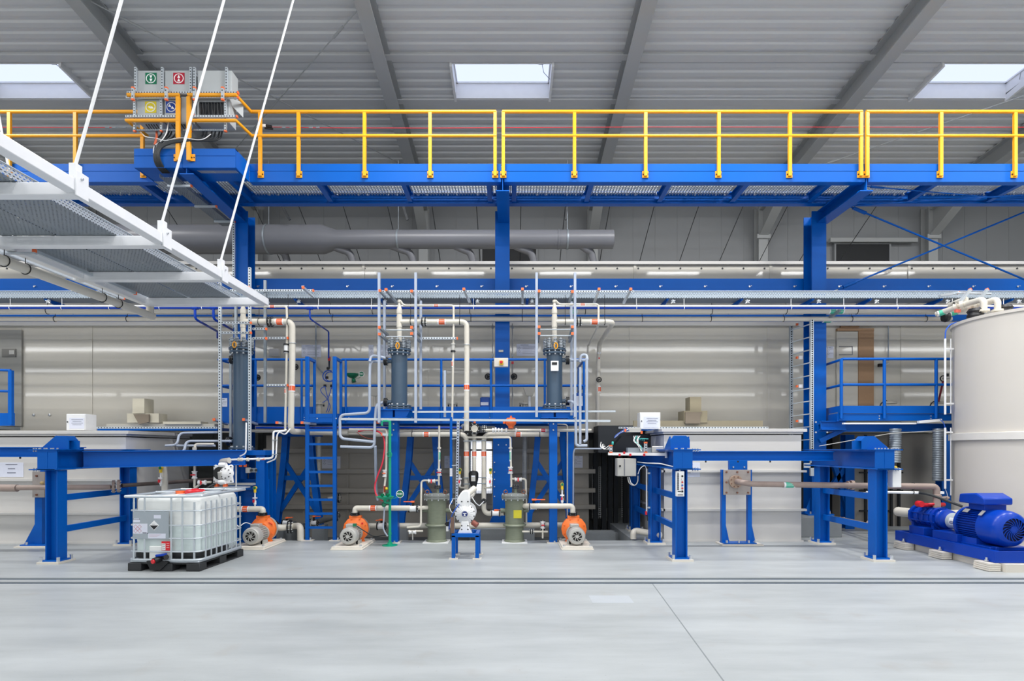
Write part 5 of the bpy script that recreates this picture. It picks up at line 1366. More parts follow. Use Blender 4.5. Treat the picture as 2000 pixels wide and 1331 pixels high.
# ================================================================ orange centrifugal pumps
def pump(x, lb, turn=0., y0=9.85):
    t = thing('orange_pump', lb, 'pump', (x, y0, 0), 'orange centrifugal pumps with silver motors')
    mb = MB(); mb.box(x - .27, x + .27, y0 + .02, y0 + .95, 0, .055); mb.box(x - .285, x + .285, y0, y0 + .97, 0, .02)
    mb.build('base_block', PLINTH, t, bevel=.006)
    for i in (-1, 1):
        for j in (.08, .85): MB().cyl((x + i * .23, y0 + j, .05), (x + i * .23, y0 + j, .085), .022, 6).build('anchor_bolt', BOLT, t)
    zc = .225; xm = x
    # motor: fan cowl, finned body, terminal box
    mb = MB(); mb.lathe((xm, y0 + .10, zc), (0, 1, 0), [(.085, -.008), (.135, 0), (.15, .02), (.155, .05), (.155, .17)], 32, caps=False)
    mb.lathe((xm, y0 + .10, zc), (0, 1, 0), [(.03, -.012), (.03, .0), (.0, .0)], 16)
    n = 8
    for k in range(n):
        a0 = 2 * PI * k / n; pts = [(xm + r * math.cos(a0 + (r - .03) * 7), y0 + .10 - .010, zc + r * math.sin(a0 + (r - .03) * 7)) for r in (.03, .055, .08, .105)]
        for p, q_ in zip(pts, pts[1:]): mb.bar(p, q_, .010, .012, up=(0, 1, 0))
    mb.ring((xm, y0 + .095, zc), (0, 1, 0), .103, .006, 28)
    fc_ = mb.build('fan_cowl', SILV, t)
    MB().cyl((xm, y0 + .115, zc), (xm, y0 + .12, zc), .14, 24).build('fan_disc', mat('dark_fan', '#34302F', .6), fc_)
    mb = MB(); mb.cyl((xm, y0 + .27, zc), (xm, y0 + .52, zc), .115, 24)
    for k in range(22):
        a0 = 2 * PI * k / 22; c, s_ = math.cos(a0), math.sin(a0)
        mb.bar((xm + c * .125, y0 + .28, zc + s_ * .125), (xm + c * .125, y0 + .50, zc + s_ * .125), .006 + .024 * abs(s_) if False else .008, .03, up=(c, 0, s_))
    mb.cyl((xm, y0 + .50, zc), (xm, y0 + .54, zc), .15, 24)
    mb.build('motor_body', SILV, t)
    mb = MB(); mb.box(xm - .10, xm + .06, y0 + .30, y0 + .45, zc + .13, zc + .19); mb.build('terminal_box', SILV, t, bevel=.01)
    mb = MB()
    for s_ in (-1, 1): mb.box(xm + s_ * .12 - .03, xm + s_ * .12 + .03, y0 + .3, y0 + .46, .055, .12)
    mb.box(xm - .12, xm + .12, y0 + .30, y0 + .34, .055, .12)
    mb.build('motor_foot', SILV, t)
    # orange volute housing with bolted rim and feet
    R = .235; zv = .285; yv = y0 + .58
    mb = MB(); mb.lathe((xm, yv, zv), (0, 1, 0), [(.12, -.05), (.16, -.02), (R - .02, 0), (R, .012), (R, .075), (R - .02, .09)], 14)
    mb.prism([(xm - .16, .055), (xm - .10, .20), (xm + .10, .20), (xm + .16, .055)], 'y', yv + .01, yv + .08)
    for k in range(8):
        a0 = PI / 8 + 2 * PI * k / 8; mb.cyl((xm + (R - .035) * math.cos(a0), yv - .02, zv + (R - .035) * math.sin(a0)), (xm + (R - .035) * math.cos(a0), yv + .01, zv + (R - .035) * math.sin(a0)), .014, 6)
    mb.box(xm - .12, xm + .10, yv + .0, yv + .1, zv + R - .05, zv + R + .015)
    for s_ in (-1, 1): mb.bar((xm + s_ * .06, yv - .01, .08), (xm + s_ * .15, yv - .01, .25), .02, .03, up=(0, 1, 0))
    mb.build('housing', PUMPO, t, bevel=.004)
    mb = MB(); mb.lathe((xm, yv + .09, zv), (0, 1, 0), [(R - .01, 0), (R - .01, .07), (R - .05, .09), (.08, .10)], 26); mb.build('rear_casing', SILV, t)
    mb = MB(); mb.flange((xm - .02, yv + .05, zv + R + .03), (0, 0, 1), .085, .024, 4, m=0, mb=1); mb.flange((xm - .02, yv + .05, zv + R + .06), (0, 0, 1), .08, .02, 4, m=0, mb=1); mb.build('outlet_flange', [BLK, BOLT], t)
    # inlet pipe running back
    mb = MB(); mb.cyl((xm, yv + .18, zv), (xm, yv + .42, zv), .065, 16); mb.build('inlet_stub', PPG, t)
    mb = MB(); mb.flange((xm, yv + .40, zv), (0, 1, 0), .12, .03, 8); mb.flange((xm, yv + .46, zv), (0, 1, 0), .12, .03, 8); mb.build('inlet_flange', [BLK, BOLT], t)
    return t, (xm - .02, yv + .05, zv + R + .07)
p1, o1 = pump(-4.62, 'orange pump with silver motor standing beside the white bulk container')
p2, o2 = pump(-2.90, 'orange pump with silver motor between the ladder and the green shower post')
p3, o3 = pump(1.15, 'orange pump with silver motor right of the right filter')
MB().tube([Vector((-4.7, 10.2, .40)), P(478, 1020, 10), P(466, 1032, 9.9), P(455, 1015, 9.9)], .007, 8, .08).build('cable', WPL, p1)
MB().tube([Vector((-2.85, 10.2, .40)), P(715, 1040, 10.2), P(730, 1050, 10.3), P(757, 1045, 10.6)], .009, 8, .1).build('cable', RUB, p2)
mb = MB(); mb.cbox((-2.82, 10.1, .41), .06, .05, .05); mb.build('warning_tag', DGRN, p2)
mb = MB(); mb.cbox((-2.76, 10.38, .40), .03, .01, .03); mb.build('red_badge', REDM, p2)
for p_, xx in ((p1, -4.50),):
    mb = MB(); mb.bar((xx, 10.415, .42), (xx + .07, 10.415, .38), .003, .03, up=(0, 1, 0)); mb.build('red_badge', REDM, p_)

# ---- suction / pressure pipes of the pumps
def bvalve(t, c, ax, handle=(.2, 0, 0), r=.07, hz=.1):
    """flanged ball valve with an orange lever"""
    c = Vector(c); ax = Vector(ax).normalized(); h = Vector(handle)
    mb = MB(); mb.flange(c - ax * .075, ax, r * 1.35, .02, 6, m=1, mb=2); mb.flange(c + ax * .075, ax, r * 1.35, .02, 6, m=1, mb=2); mb.cyl(c - ax * .07, c + ax * .07, r, 16, m=0); mb.cyl(c, c + Vector((0, 0, hz)), .022, 10, m=1)
    bv_ = mb.build('ball_valve', [WPL, BLK, BOLT], t)
    mb = MB(); q_ = c + Vector((0, 0, hz + .01)); mb.bar(q_ - h * .15, q_ + h, .035, .018); mb.bar(q_ - h * .15 - Vector((0, 0, .0)), q_ + h * .25, .06, .03); mb.build('valve_lever', ORG, bv_, bevel=.004)
def small_valve(t, c, ax, r=.03, col=REDM, hd=(.05, 0, 0)):
    c = Vector(c); ax = Vector(ax).normalized(); mb = MB()
    mb.cyl(c - ax * .06, c + ax * .06, r, 12); mb.cyl(c - ax * .065, c - ax * .045, r * 1.35, 12); mb.cyl(c + ax * .045, c + ax * .065, r * 1.35, 12)
    sv_ = mb.build('small_valve', WPL, t)
    mb = MB(); q_ = c + Vector((0, -.05, 0)); mb.bar(q_ - Vector(hd), q_ + Vector(hd), .022, .018); mb.cyl(c, q_, .014, 8); mb.build('valve_handle', col, sv_)
def gauge(t, c, s=1.0):
    """small diaphragm pressure gauge standing on a white tapping valve"""
    c = Vector(c); mb = MB()
    mb.cyl(c, c + Vector((0, 0, .20 * s)), .013, 8, m=0); mb.cbox(c + Vector((0, 0, .12 * s)), .075, .04, .022, m=0); mb.cyl(c + Vector((0, 0, .03)), c + Vector((0, 0, .08 * s)), .024, 10, m=0)
    tp_ = mb.build('tapping', WPL, t)
    mb = MB(); mb.cbox(c + Vector((-.01, -.03, .075 * s)), .03, .03, .05); mb.build('tapping_handle', REDM, tp_)
    mb = MB(); mb.cyl(c + Vector((0, 0, .20 * s)), c + Vector((0, 0, .25 * s)), .024, 12, m=0); mb.cyl(c + Vector((0, -.02, .27 * s)), c + Vector((0, .03, .27 * s)), .032, 14, m=0); mb.cyl(c + Vector((0, -.026, .27 * s)), c + Vector((0, -.02, .27 * s)), .026, 14, m=1)
    mb.build('pressure_gauge', [YELP, DGRN], t)
ppg = 'cream pipes around the pumps'
t = thing('process_pipe', 'cream pipe from the left pump outlet running left behind the white container', 'pipe', o1, ppg)
MB().tube([o1, (o1[0], o1[1], ZZ(995, o1[1])), P(440, 995, o1[1])], .055, 16, .1).build('pipe', PPG, t); label_band(t, P(480, 995, o1[1]), (1, 0, 0), .055, .09)
gauge(t, P(498, 989, o1[1]), 1.25)
t = thing('process_pipe', 'cream pipe from the second pump outlet to the left filter', 'pipe', o2, ppg); Y = o2[1]
MB().tube([o2, (o2[0], Y, ZZ(993, Y)), P(800, 993, 10.6)], .050, 16, .1).build('pipe', PPG, t); label_band(t, P(729, 993, Y), (1, 0, 0), .05, .09)
bvalve(t, P(807, 994, 10.65), (1, 0, 0), (-.18, 0, 0), .055, .12)
MB().cyl(P(816, 993, 10.68), P(836, 992, 10.72), .04, 14).build('stub', PPG, t)
t = thing('process_pipe', 'cream pipe from the right filter over to the right pump outlet', 'pipe', o3, ppg); Y = o3[1]
MB().tube([o3, (o3[0], Y, ZZ(989, Y)), P(1052, 989, Y), P(1024, 989, 10.72)], .050, 16, .1).build('pipe', PPG, t)
bvalve(t, P(1042, 990, 10.6), (1, 0, 0), (.22, 0, 0), .055, .12); gauge(t, P(1098, 985, Y), 1.35)
t = thing('process_pipe', 'horizontal cream pipe at floor level behind both fibreglass filters', 'pipe', P(900, 1028, 10.95), ppg)
MB().cyl(P(715, 1028, 11.0), P(1108, 1026, 11.0), .055, 16).build('pipe', PPG, t)
bvalve(t, P(745, 1028, 10.9), (1, 0, 0), (-.08, -.1, 0), .06, .11)
pflange(t, P(1060, 1027, 10.98), (1, 0, 0), .1)
t = thing('process_pipe', 'cream suction pipe elbow rising from the floor left of the ladder', 'pipe', P(588, 1058, 10.85), ppg)
MB().tube([P(587, 1056, 10.9), P(587, 1028, 10.9), P(575, 1028, 11.1), P(547, 1032, 10.85), (-4.62, 10.85, .285)], .062, 16, .10).build('pipe', PPG, t)
pflange(t, P(566, 1030, 11.0), (1, .2, 0), .12); bvalve(t, P(560, 1022, 11.15), (1, -.1, 0), (.12, 0, .01), .05, .09)
t = thing('process_pipe', 'dark shaded pipe behind the ladder with an orange lever valve', 'pipe', P(640, 1020, 11.3), ppg)
MB().tube([P(590, 1030, 11.1), P(620, 1020, 11.3), P(660, 1008, 12.4)], .06, 14, .05).build('pipe', mat('dark_grey_pvc', '#5C5F62', .4), t)  # darker grey than the cream pipe runs
pflange(t, P(603, 1024, 11.15), (1, .1, .0), .10); pflange(t, P(657, 1009, 12.3), (1, .2, 0), .11); bvalve(t, P(613, 1022, 11.2), (1, 0, 0), (.14, 0, 0), .045, .12)
MB().cyl(P(640, 975, 12.3), P(660, 972, 12.4), .04, 12).build('stub', PPG, t); pflange(t, P(660, 973, 12.35), (1, 0, 0), .11)

# ================================================================ fibreglass filters
def filt(px, lb, Y=10.78):
    x = XX(px, Y); t = thing('fibreglass_filter', lb, 'filter vessel', (x, Y, 0), 'green-grey fibreglass filter vessels')
    zt_ = ZZ(972, Y)
    MB().lathe((x, Y, 0), (0, 0, 1), [(.20, .012), (.20, .03), (.175, .05), (.172, .30), (.21, .305), (.225, .325), (.21, .345), (.178, .35), (.182, zt_ - .10), (.20, zt_ - .04), (.22, zt_ - .02)], 36).build('vessel', FRP, t)
    mb = MB(); mb.cyl((x, Y, zt_ - .02), (x, Y, zt_ + .01), .25, 32); mb.cyl((x, Y, zt_ + .015), (x, Y, zt_ + .05), .25, 32); mb.lathe((x, Y, zt_ + .05), (0, 0, 1), [(.23, 0), (.20, .02), (.05, .035), (.0, .035)], 32)
    mb.build('lid', mat('grey_fibreglass_lid', '#7E827F', .4, 0, .1, 10), t)
    mb = MB()
    for k in range(12):
        a = 2 * PI * (k + .5) / 12; mb.cyl((x + .232 * math.cos(a), Y + .232 * math.sin(a), zt_ - .05), (x + .232 * math.cos(a), Y + .232 * math.sin(a), zt_ + .075), .012, 6)
    mb.build('lid_bolt', BOLT, t); KIDS[t.name][-1]['kind'] = 'stuff'
    for s_ in (-1, 1): MB().ring((x + s_ * .17, Y - .08, zt_ + .11), (s_ * .4, 1, 0), .035, .010, 14).build('eye_bolt', COPPER, t)
    MB().box(x - .24, x + .24, Y - .22, Y + .22, 0, .012).build('base_plate', WPL, t)
    mb = MB(); mb.cyl((x + .02, Y, zt_ + .06), (x + .02, Y, zt_ + .2), .03, 12); mb.build('top_neck', FRP, t)
    pflange(t, (x + .02, Y, zt_ + .20), (0, 0, 1), .065, .018)
    mb = MB()
    for s_ in (-1, 1): mb.cyl((x + s_ * .17, Y, .60), (x + s_ * .27, Y, .60), .04, 12)
    mb.build('side_stub', FRP, t)
    return t, x, zt_
f1, fx1, fz = filt(853, 'green-grey fibreglass filter left of the white diaphragm pump')
f2, fx2, fz = filt(1005, 'green-grey fibreglass filter with a yellow sticker, right of the white diaphragm pump')
MB().prism([(fx2 - .02, .47), (fx2 + .13, .47), (fx2 + .13, .62), (fx2 - .02, .62)], 'y', 10.78 - .185, 10.78 - .17).build('yellow_sticker', mat('sticker_yellow_green', '#C9BE2E', .5), f2)
t = thing('drain_pipe', 'thin cream line rising from the left filter with two red valves', 'pipe', (fx1, 10.78, 1.1), 'thin cream lines above the filters'); Y = 10.78
MB().tube([(fx1 + .04, Y, fz + .2), (XX(858, Y), Y, ZZ(832, Y))], .020, 12).build('riser', PPG, t)
MB().cyl(P(858, 877, Y), P(858, 874, Y), .036, 14).build('union', PPG, t)
label_band(t, P(858, 891, Y), (0, 0, 1), .02, .14, LGRN)
small_valve(t, P(858, 923, Y), (0, 0, 1), .033, REDM, (.045, 0, 0))
MB().tube([P(857, 939, Y), P(823, 939, Y), P(822, 1029, 10.6), P(795, 1031, 10.6)], .020, 12, .06).build('bypass', PPG, t); small_valve(t, P(843, 940, Y), (1, 0, 0), .03, REDM, (0, 0, .04))
MB().tube([P(797, 1038, 10.6), P(826, 1038, 10.6)], .018, 10).build('lower_line', PPG, t); small_valve(t, P(806, 1040, 10.6), (1, 0, 0), .03, SILV, (0, 0, .03))
MB().cyl(P(806, 1055, 10.6), P(806, 1040, 10.6), .012, 8).build('drain_stub', SILV, t)
t = thing('drain_pipe', 'thin cream line rising from the right filter with two red valves', 'pipe', (fx2, 10.78, 1.1), 'thin cream lines above the filters')
MB().tube([(fx2 - .06, Y, fz + .2), (XX(997, Y), Y, ZZ(855, Y)), P(905, 855, 11.0)], .020, 12, .04).build('riser', PPG, t)
MB().cyl(P(997, 877, Y), P(997, 874, Y), .036, 14).build('union', PPG, t)
label_band(t, P(997, 891, Y), (0, 0, 1), .02, .14, LGRN)
small_valve(t, P(997, 919, Y), (0, 0, 1), .036, REDM, (.035, 0, 0))
MB().tube([P(998, 936, Y), P(1027, 936, Y), P(1028, 1022, 10.9)], .020, 12, .05).build('bypass', PPG, t); small_valve(t, P(1012, 937, Y), (1, 0, 0), .03, REDM, (0, 0, .04))
MB().tube([P(1020, 1039, 10.6), P(1070, 1039, 10.6)], .018, 10).build('lower_line', PPG, t); pflange(t, P(1038, 1039, 10.6), (1, 0, 0), .05, .02); small_valve(t, P(1060, 1026, 10.6), (0, 0, 1), .03, REDM, (.03, 0, 0)); 
MB().tube([P(1060, 1018, 10.6), P(1060, 1052, 10.6)], .016, 10).build('drain_stub', PPG, t)

# ================================================================ three big vertical pipes in the middle
Y = 11.0
bg = 'large vertical cream pipes in the middle'
t = thing('riser_pipe', 'cream pipe coming from the left and turning down, left one of three vertical pipes', 'pipe', P(911, 950, Y), bg)
MB().tube([P(735, 849, 11.05), P(911, 849, Y), P(911, 990, Y)], .048, 16, .12).build('pipe', PPG, t); label_band(t, P(833, 849, Y), (1, 0, 0), .048, .09); label_band(t, P(911, 887, Y), (0, 0, 1), .048, .09)
clamp(t, P(805, 849, Y), (1, 0, 0), .05, BLK, P(805, 840, Y)); clamp(t, P(899, 849, Y), (1, 0, 0), .05, BLK, P(899, 840, Y))
t = thing('riser_pipe', 'cream pipe with the black actuator valve, middle one of three vertical pipes', 'pipe', P(927, 950, Y), bg)
MB().tube([P(926.5, 838, Y), P(926.5, 962, Y), P(921, 970, 10.6), P(914, 972, 9.6)], .040, 16, .06).build('pipe', PPG, t); label_band(t, P(926.5, 887, Y), (0, 0, 1), .04, .09)
pflange(t, P(927, 838, 10.95), (0, 1, 0), .11)
mb = MB(); c = P(925, 935, 10.8); mb.lathe(c + Vector((0, 0, -.16)), (0, 0, 1), [(.055, 0), (.07, .06), (.085, .12), (.095, .2), (.095, .26), (.07, .30), (.0, .31)], 20); mb.build('actuator', BLK, t)
mb = MB(); mb.box(c.x - .04, c.x + .04, c.y - .105, c.y - .08, c.z - .05, c.z + .06); mb.build('actuator_display', SILV, t, bevel=.004)
mb = MB(); mb.box(c.x - .03, c.x + .03, c.y - .108, c.y - .10, c.z + .035, c.z + .058); mb.build('actuator_label', PAPER, t)
for py in (862, 934, 946): MB().bar(P(905, py, 10.95), P(950, py - 1, 10.95), .02, .018).build('support_bar', GALVD, t)
t = thing('riser_pipe', 'cream pipe turning right under the platform, right one of three vertical pipes', 'pipe', P(945, 950, Y), bg)
MB().tube([P(1093, 849, Y), P(945, 849, Y), P(945, 1004, Y), P(985, 1003, 10.85)], .047, 16, .12).build('pipe', PPG, t); label_band(t, P(1012, 849, Y), (1, 0, 0), .047, .09); label_band(t, P(945, 887, Y), (0, 0, 1), .047, .09)
bvalve(t, P(968, 1003, 10.85), (1, 0, 0), (.2, -.0, .0), .05, .05); clamp(t, P(1054, 849, Y), (1, 0, 0), .05, BLK, P(1054, 838, Y))
pflange(t, P(945, 979, 10.96), (0, 1, 0), .05, .02)
for px, py in ((898, 935), (958, 937)):
    t = thing('gauge_tapping', ('yellow-capped pressure gauge left of the three vertical pipes', 'yellow-capped pressure gauge right of the three vertical pipes')[px > 900], 'pressure gauge', P(px, 955, 10.8), 'yellow capped pressure gauges')
    gauge(t, P(px, 950, 10.75), 1.15); MB().tube([P(px, 950, 10.75), P(px + 2, 953, 10.8), P(px + (12 if px < 900 else -12), 953, 10.95)], .016, 10, .02).build('elbow', PPG, t)
# upper valve line above the right riser
t = thing('valve_line', 'cream valve line with an orange pneumatic actuator in front of the middle column', 'valve line', P(1000, 841, 10.8))
MB().cyl(P(948, 841, 10.85), P(1155, 841, 10.85), .028, 14).build('pipe', PPG, t)
for px in (963, 968, 974, 980, 989, 1008): MB().cyl(P(px - 1.6, 841, 10.85), P(px + 1.6, 841, 10.85), .045 if px != 968 else .055, 14).build('union', WPL, t)
mb = MB(); c = P(998, 826, 10.8); mb.lathe(c + Vector((0, 0, -.11)), (0, 0, 1), [(.05, 0), (.055, .04), (.095, .08), (.10, .10), (.10, .17), (.075, .20), (.0, .20)], 20); mb.build('pneumatic_actuator', ORG, t)
mb = MB(); mb.cyl(c + Vector((0, 0, .09)), c + Vector((0, 0, .13)), .02, 8); mb.cyl(P(985, 828, 10.8), P(985, 824, 10.8), .028, 8); mb.build('indicator_cap', ORG, t)
label_band(t, P(1061, 841, 10.85), (1, 0, 0), .028, .08, REDM)
pflange(t, P(946, 838, 10.9), (1, 0, 0), .07, .02)
t = thing('tube_fitting_block', 'group of grey and white fittings behind the top of the middle vertical pipe', 'fittings', P(920, 840, 11.2))
mb = MB(); mb.flange(P(918, 838, 11.1), (0, 1, 0), .14, .03, 8); mb.flange(P(918, 838, 11.18), (0, 1, 0), .14, .03, 8); mb.build('flange', [BLK, BOLT], t)
MB().cyl(P(905, 834, 11.3), P(912, 838, 11.15), .06, 14).build('stub', CON, t)
mb = MB(); mb.cyl(P(927, 829, 10.95), P(927, 824, 10.95), .022, 8); mb.build('orange_cap', ORG, t)
# second long pipes behind the platform edge
for i, (py, Yq, r_, a, b, m_, lb) in enumerate(((836, 11.25, .022, 500, 905, DBLUE, 'thin blue pipe under the platform edge, left of the middle'), (842, 11.5, .03, 470, 905, PPG, 'cream pipe tucked under the platform edge behind the ladder'), (846, 11.55, .05, 600, 770, PPG, 'thicker cream pipe under the platform behind the ladder'))):
    MB().cyl(P(a, py, Yq), P(b, py, Yq), r_, 12).single('edge_pipe', m_, lb, 'pipe', 'pipes under the platform edge')
# ================================================================ flexible corrugated hoses
def corr(lb, pts, r, m, group='corrugated hoses under the platform'):
    pts = [Vector(p) for p in pts]; mb = MB()
    for a, b in zip(pts, pts[1:]):
        L_ = (b - a).length; n = max(2, int(L_ / .045)); d = (b - a).normalized()
        prof = []
        for k in range(n):
            h = k * L_ / n; prof += [(r * .92, h), (r, h + L_ / n * .3), (r, h + L_ / n * .6), (r * .92, h + L_ / n * .9)]
        mb.lathe(a, d, prof, 16)
    return mb.single('corrugated_hose', m, lb, 'hose', group)
corr('cream corrugated hose hanging behind the ladder', [P(622, 848, 12.2), P(622, 900, 12.2), P(620, 975, 12.2)], .055, PPG)
corr('grey corrugated hose hanging left of the three vertical pipes', [P(886, 852, 12.0), P(886, 965, 12.0)], .05, CON)
corr('grey corrugated hose hanging between the right filter and the right trestle', [P(1025, 852, 12.0), P(1024, 975, 12.0)], .048, CON)
corr('thick grey corrugated hose under the right platform, left one', [P(1749, 838, 11.2), P(1748, 905, 11.2)], .105, GALVD)
corr('thick grey corrugated hose under the right platform, beside the round tank', [P(1833, 838, 11.3), P(1832, 940, 11.3)], .10, GALVD)

# ================================================================ blue table with diaphragm pump
tb = thing('pump_table', 'small blue steel table standing in front of the filters', 'table', (-.72, 9.2, 0))
ya, yb = 9.07, 9.48; xa, xb = XX(886, ya), XX(932, ya); ztb = ZZ(1046, ya)
for x in (xa, xb):
    for y in (ya, yb):
        MB().bar((x, y, .015), (x, y, ztb), .06, .06, up=(0, 1, 0)).build('leg', BLUE, tb, bevel=.004)
        mb = MB(); mb.box(x - .07, x + .07, y - .06, y + .06, 0, .015); mb.cyl((x + .04, y - .04, .01), (x + .04, y - .04, .04), .012, 6, m=1); mb.build('foot_plate', [PLINTH, BOLT], tb)
mb = MB(); mb.bar((xa - .03, ya, ztb), (xb + .03, ya, ztb), .06, .06); mb.bar((xa - .03, yb, ztb), (xb + .03, yb, ztb), .06, .06); mb.bar((xa, ya, ztb), (xa, yb, ztb), .06, .06); mb.bar((xb, ya, ztb), (xb, yb, ztb), .06, .06)
mb.box(xa + .06, xb - .06, ya + .1, ya + .16, ztb + .03, ztb + .05); mb.box(xa + .06, xb - .06, yb - .12, yb - .06, ztb + .03, ztb + .05); mb.build('top_frame', BLUE, tb, bevel=.004)
dpm = thing('diaphragm_pump', 'large white diaphragm pump standing on the small blue table', 'pump', (XX(909, 9.25), 9.25, ztb + .05), 'white diaphragm pumps')
Y = 9.22; c = P(909, 1003, Y); R = 19.5 * Y / F
mb = MB(); mb.lathe(c + Vector((0, -.13, 0)), (0, 1, 0), [(.03, 0), (.06, .008), (R * .8, .045), (R, .06), (R, .09), (R * .9, .1)], 36)
for k in range(20):
    a = 2 * PI * k / 20; mb.bar(c + Vector((.055 * math.cos(a), -.135, .055 * math.sin(a))), c + Vector((R * .84 * math.cos(a), -.093, R * .84 * math.sin(a))), .008, .012, up=(0, 1, 0))
mb.build('diaphragm_cover', WPL, dpm)
mb = MB()
for k in range(12):
    a = 2 * PI * (k + .5) / 12; mb.cyl(c + Vector((R * .93 * math.cos(a), -.085, R * .93 * math.sin(a))), c + Vector((R * .93 * math.cos(a), -.06, R * .93 * math.sin(a))), .010, 8)
for dx, dz in ((-.05, .20), (.05, .20), (-.05, -.19), (.05, -.19), (-.05, -.25), (.05, -.25)): mb.cyl(c + Vector((dx, -.12, dz)), c + Vector((dx, -.10, dz)), .012, 8)
mb.build('cover_bolts', BLK, dpm)
mb = MB(); mb.cyl(c + Vector((0, -.14, 0)), c + Vector((0, -.128, 0)), .046, 24); mb.build('badge', mat('badge_navy', '#1B2F78', .4), dpm)
mb = MB(); mb.box(c.x - .03, c.x + .03, c.y - .143, c.y - .14, c.z + .006, c.z + .018); mb.box(c.x - .008, c.x + .008, c.y - .143, c.y - .14, c.z - .03, c.z + .01); mb.box(c.x - .02, c.x + .02, c.y - .143, c.y - .14, c.z - .034, c.z - .026); mb.build('badge_symbol', WPL, dpm)
mb = MB(); mb.prism([(c.x - .13, c.z + .15), (c.x - .13, c.z + .24), (c.x - .07, c.z + .34), (c.x - .03, c.z + .38), (c.x + .05, c.z + .385), (c.x + .08, c.z + .33), (c.x + .08, c.z + .12), (c.x, c.z + .10)], 'y', c.y - .09, c.y + .03)
mb.build('upper_manifold', WPL, dpm, bevel=.02)
mb = MB(); mb.prism([(c.x - .06, c.z - .12), (c.x + .06, c.z - .12), (c.x + .07, c.z - .22), (c.x + .12, c.z - .315), (c.x - .12, c.z - .315), (c.x - .07, c.z - .22)], 'y', c.y - .12, c.y + .03)
mb.build('lower_manifold', WPL, dpm, bevel=.012)
mb = MB(); mb.cyl(c + Vector((.02, -.04, .30)), c + Vector((.14, .12, .40)), .05, 16); mb.build('outlet_stub', PPG, dpm)
mb = MB(); mb.cyl(c + Vector((0, .02, 0)), c + Vector((0, .30, 0)), .12, 20); mb.build('centre_block', BLK, dpm)
mb = MB(); mb.lathe(c + Vector((0, .28, 0)), (0, 1, 0), [(R, 0), (R, .03), (R * .7, .08), (0, .1)], 30); mb.build('rear_cover', WPL, dpm)
mb = MB(); mb.cyl(c + Vector((.12, -.05, -.14)), c + Vector((.20, -.08, -.19)), .045, 14); mb.build('muffler', mat('red_brown_muffler', '#8A4A3C', .5), dpm)
MB().tube([P(897, 985, 9.1), P(884, 1003, 9.1), P(878, 1022, 9.2), P(877, 1034, 9.3)], .009, 8, .06).build('air_hose', HOSEB, dpm)
MB().tube([P(922, 972, 9.1), P(928, 982, 9.1), P(936, 989, 9.3), P(945, 980, 10.8)], .008, 8, .08).build('air_hose', WPL, dpm)
MB().tube([P(884, 977, 10.2), P(877, 990, 10), P(882, 1002, 9.5), P(893, 1000, 9.2)], .006, 8, .08).build('air_hose', WPL, dpm)
t = thing('angle_profile', 'weathered brown angle profile leaning on the small blue table', 'angle profile', P(886, 1045, 9.2))
MB().box(XX(881, 9.1), XX(888, 9.1), 9.02, 9.03, ztb + .04, ZZ(1010, 9.1)).build('front_leaf', mat('rusty_brown', '#6E564A', .6, 0, .2, 8), t)
MB().box(XX(888, 9.1) - .006, XX(888, 9.1), 9.03, 9.14, ztb + .04, ZZ(1008, 9.1)).build('side_leaf', GALVD, t)
t = thing('air_regulator', 'black and white air regulator hanging left of the blue table', 'regulator', P(873, 1040, 9.6))
mb = MB(); mb.cyl(P(874, 1028, 9.6), P(874, 1020, 9.6), .03, 12, m=0); mb.cyl(P(874, 1038, 9.6), P(874, 1028, 9.6), .024, 12, m=1); mb.cbox(P(873, 1024, 9.6), .07, .05, .03, m=0); mb.build('body', [BLK, WPL], t)
MB().bar(P(872, 1022, 9.65), P(884, 1012, 9.4), .02, .02).build('bracket', GALVD, t)

# slim blue vertical pipe
t = thing('air_pipe', 'slim vertical blue pipe in front of the left filter, with a white band', 'pipe', P(881, 1000, 10.4))
MB().cyl(P(881, 985, 10.4), P(881, 815, 10.4), .024, 14).build('pipe', BLUE, t); label_band(t, P(881, 923, 10.4), (0, 0, 1), .024, .10, PAPER)
for py in (910, 858, 975): MB().bar(P(881, py, 10.4), P(896, py - 1, 10.35), .02, .015).build('clip', GALV, t)
# ================================================================ round cream tank at the right
TX, TY, TR, TZ = 9.37, 10.03, 1.21, 4.10
rt = thing('round_tank', 'huge round cream storage tank at the right edge', 'storage tank', (TX, TY, 0))
RT = mat('round_tank_polypropylene', '#D5D0C8', .30, 0, .02, 2, spec=.4)
MB().lathe((TX, TY, 0), (0, 0, 1), [(TR, 0), (TR, TZ - .02)], 96).build('shell', RT, rt)
MB().lathe((TX, TY, 0), (0, 0, 1), [(TR, TZ - .06), (TR + .03, TZ - .05), (TR + .03, TZ), (TR - .2, TZ + .02), (.01, TZ + .12)], 96).build('lid', RT, rt)
zb_ = ZZ(862, 10.6)
MB().lathe((TX, TY, 0), (0, 0, 1), [(TR, zb_), (TR + .06, zb_ + .01), (TR + .06, zb_ + .13), (TR, zb_ + .14)], 96).build('hoop_band', mat('pale_hoop', '#E3E0DA', .35), rt)
MB().lathe((TX, TY, 0), (0, 0, 1), [(TR + .07, 0), (TR + .07, .06), (TR, .07)], 96).build('foot_ring', RT, rt)
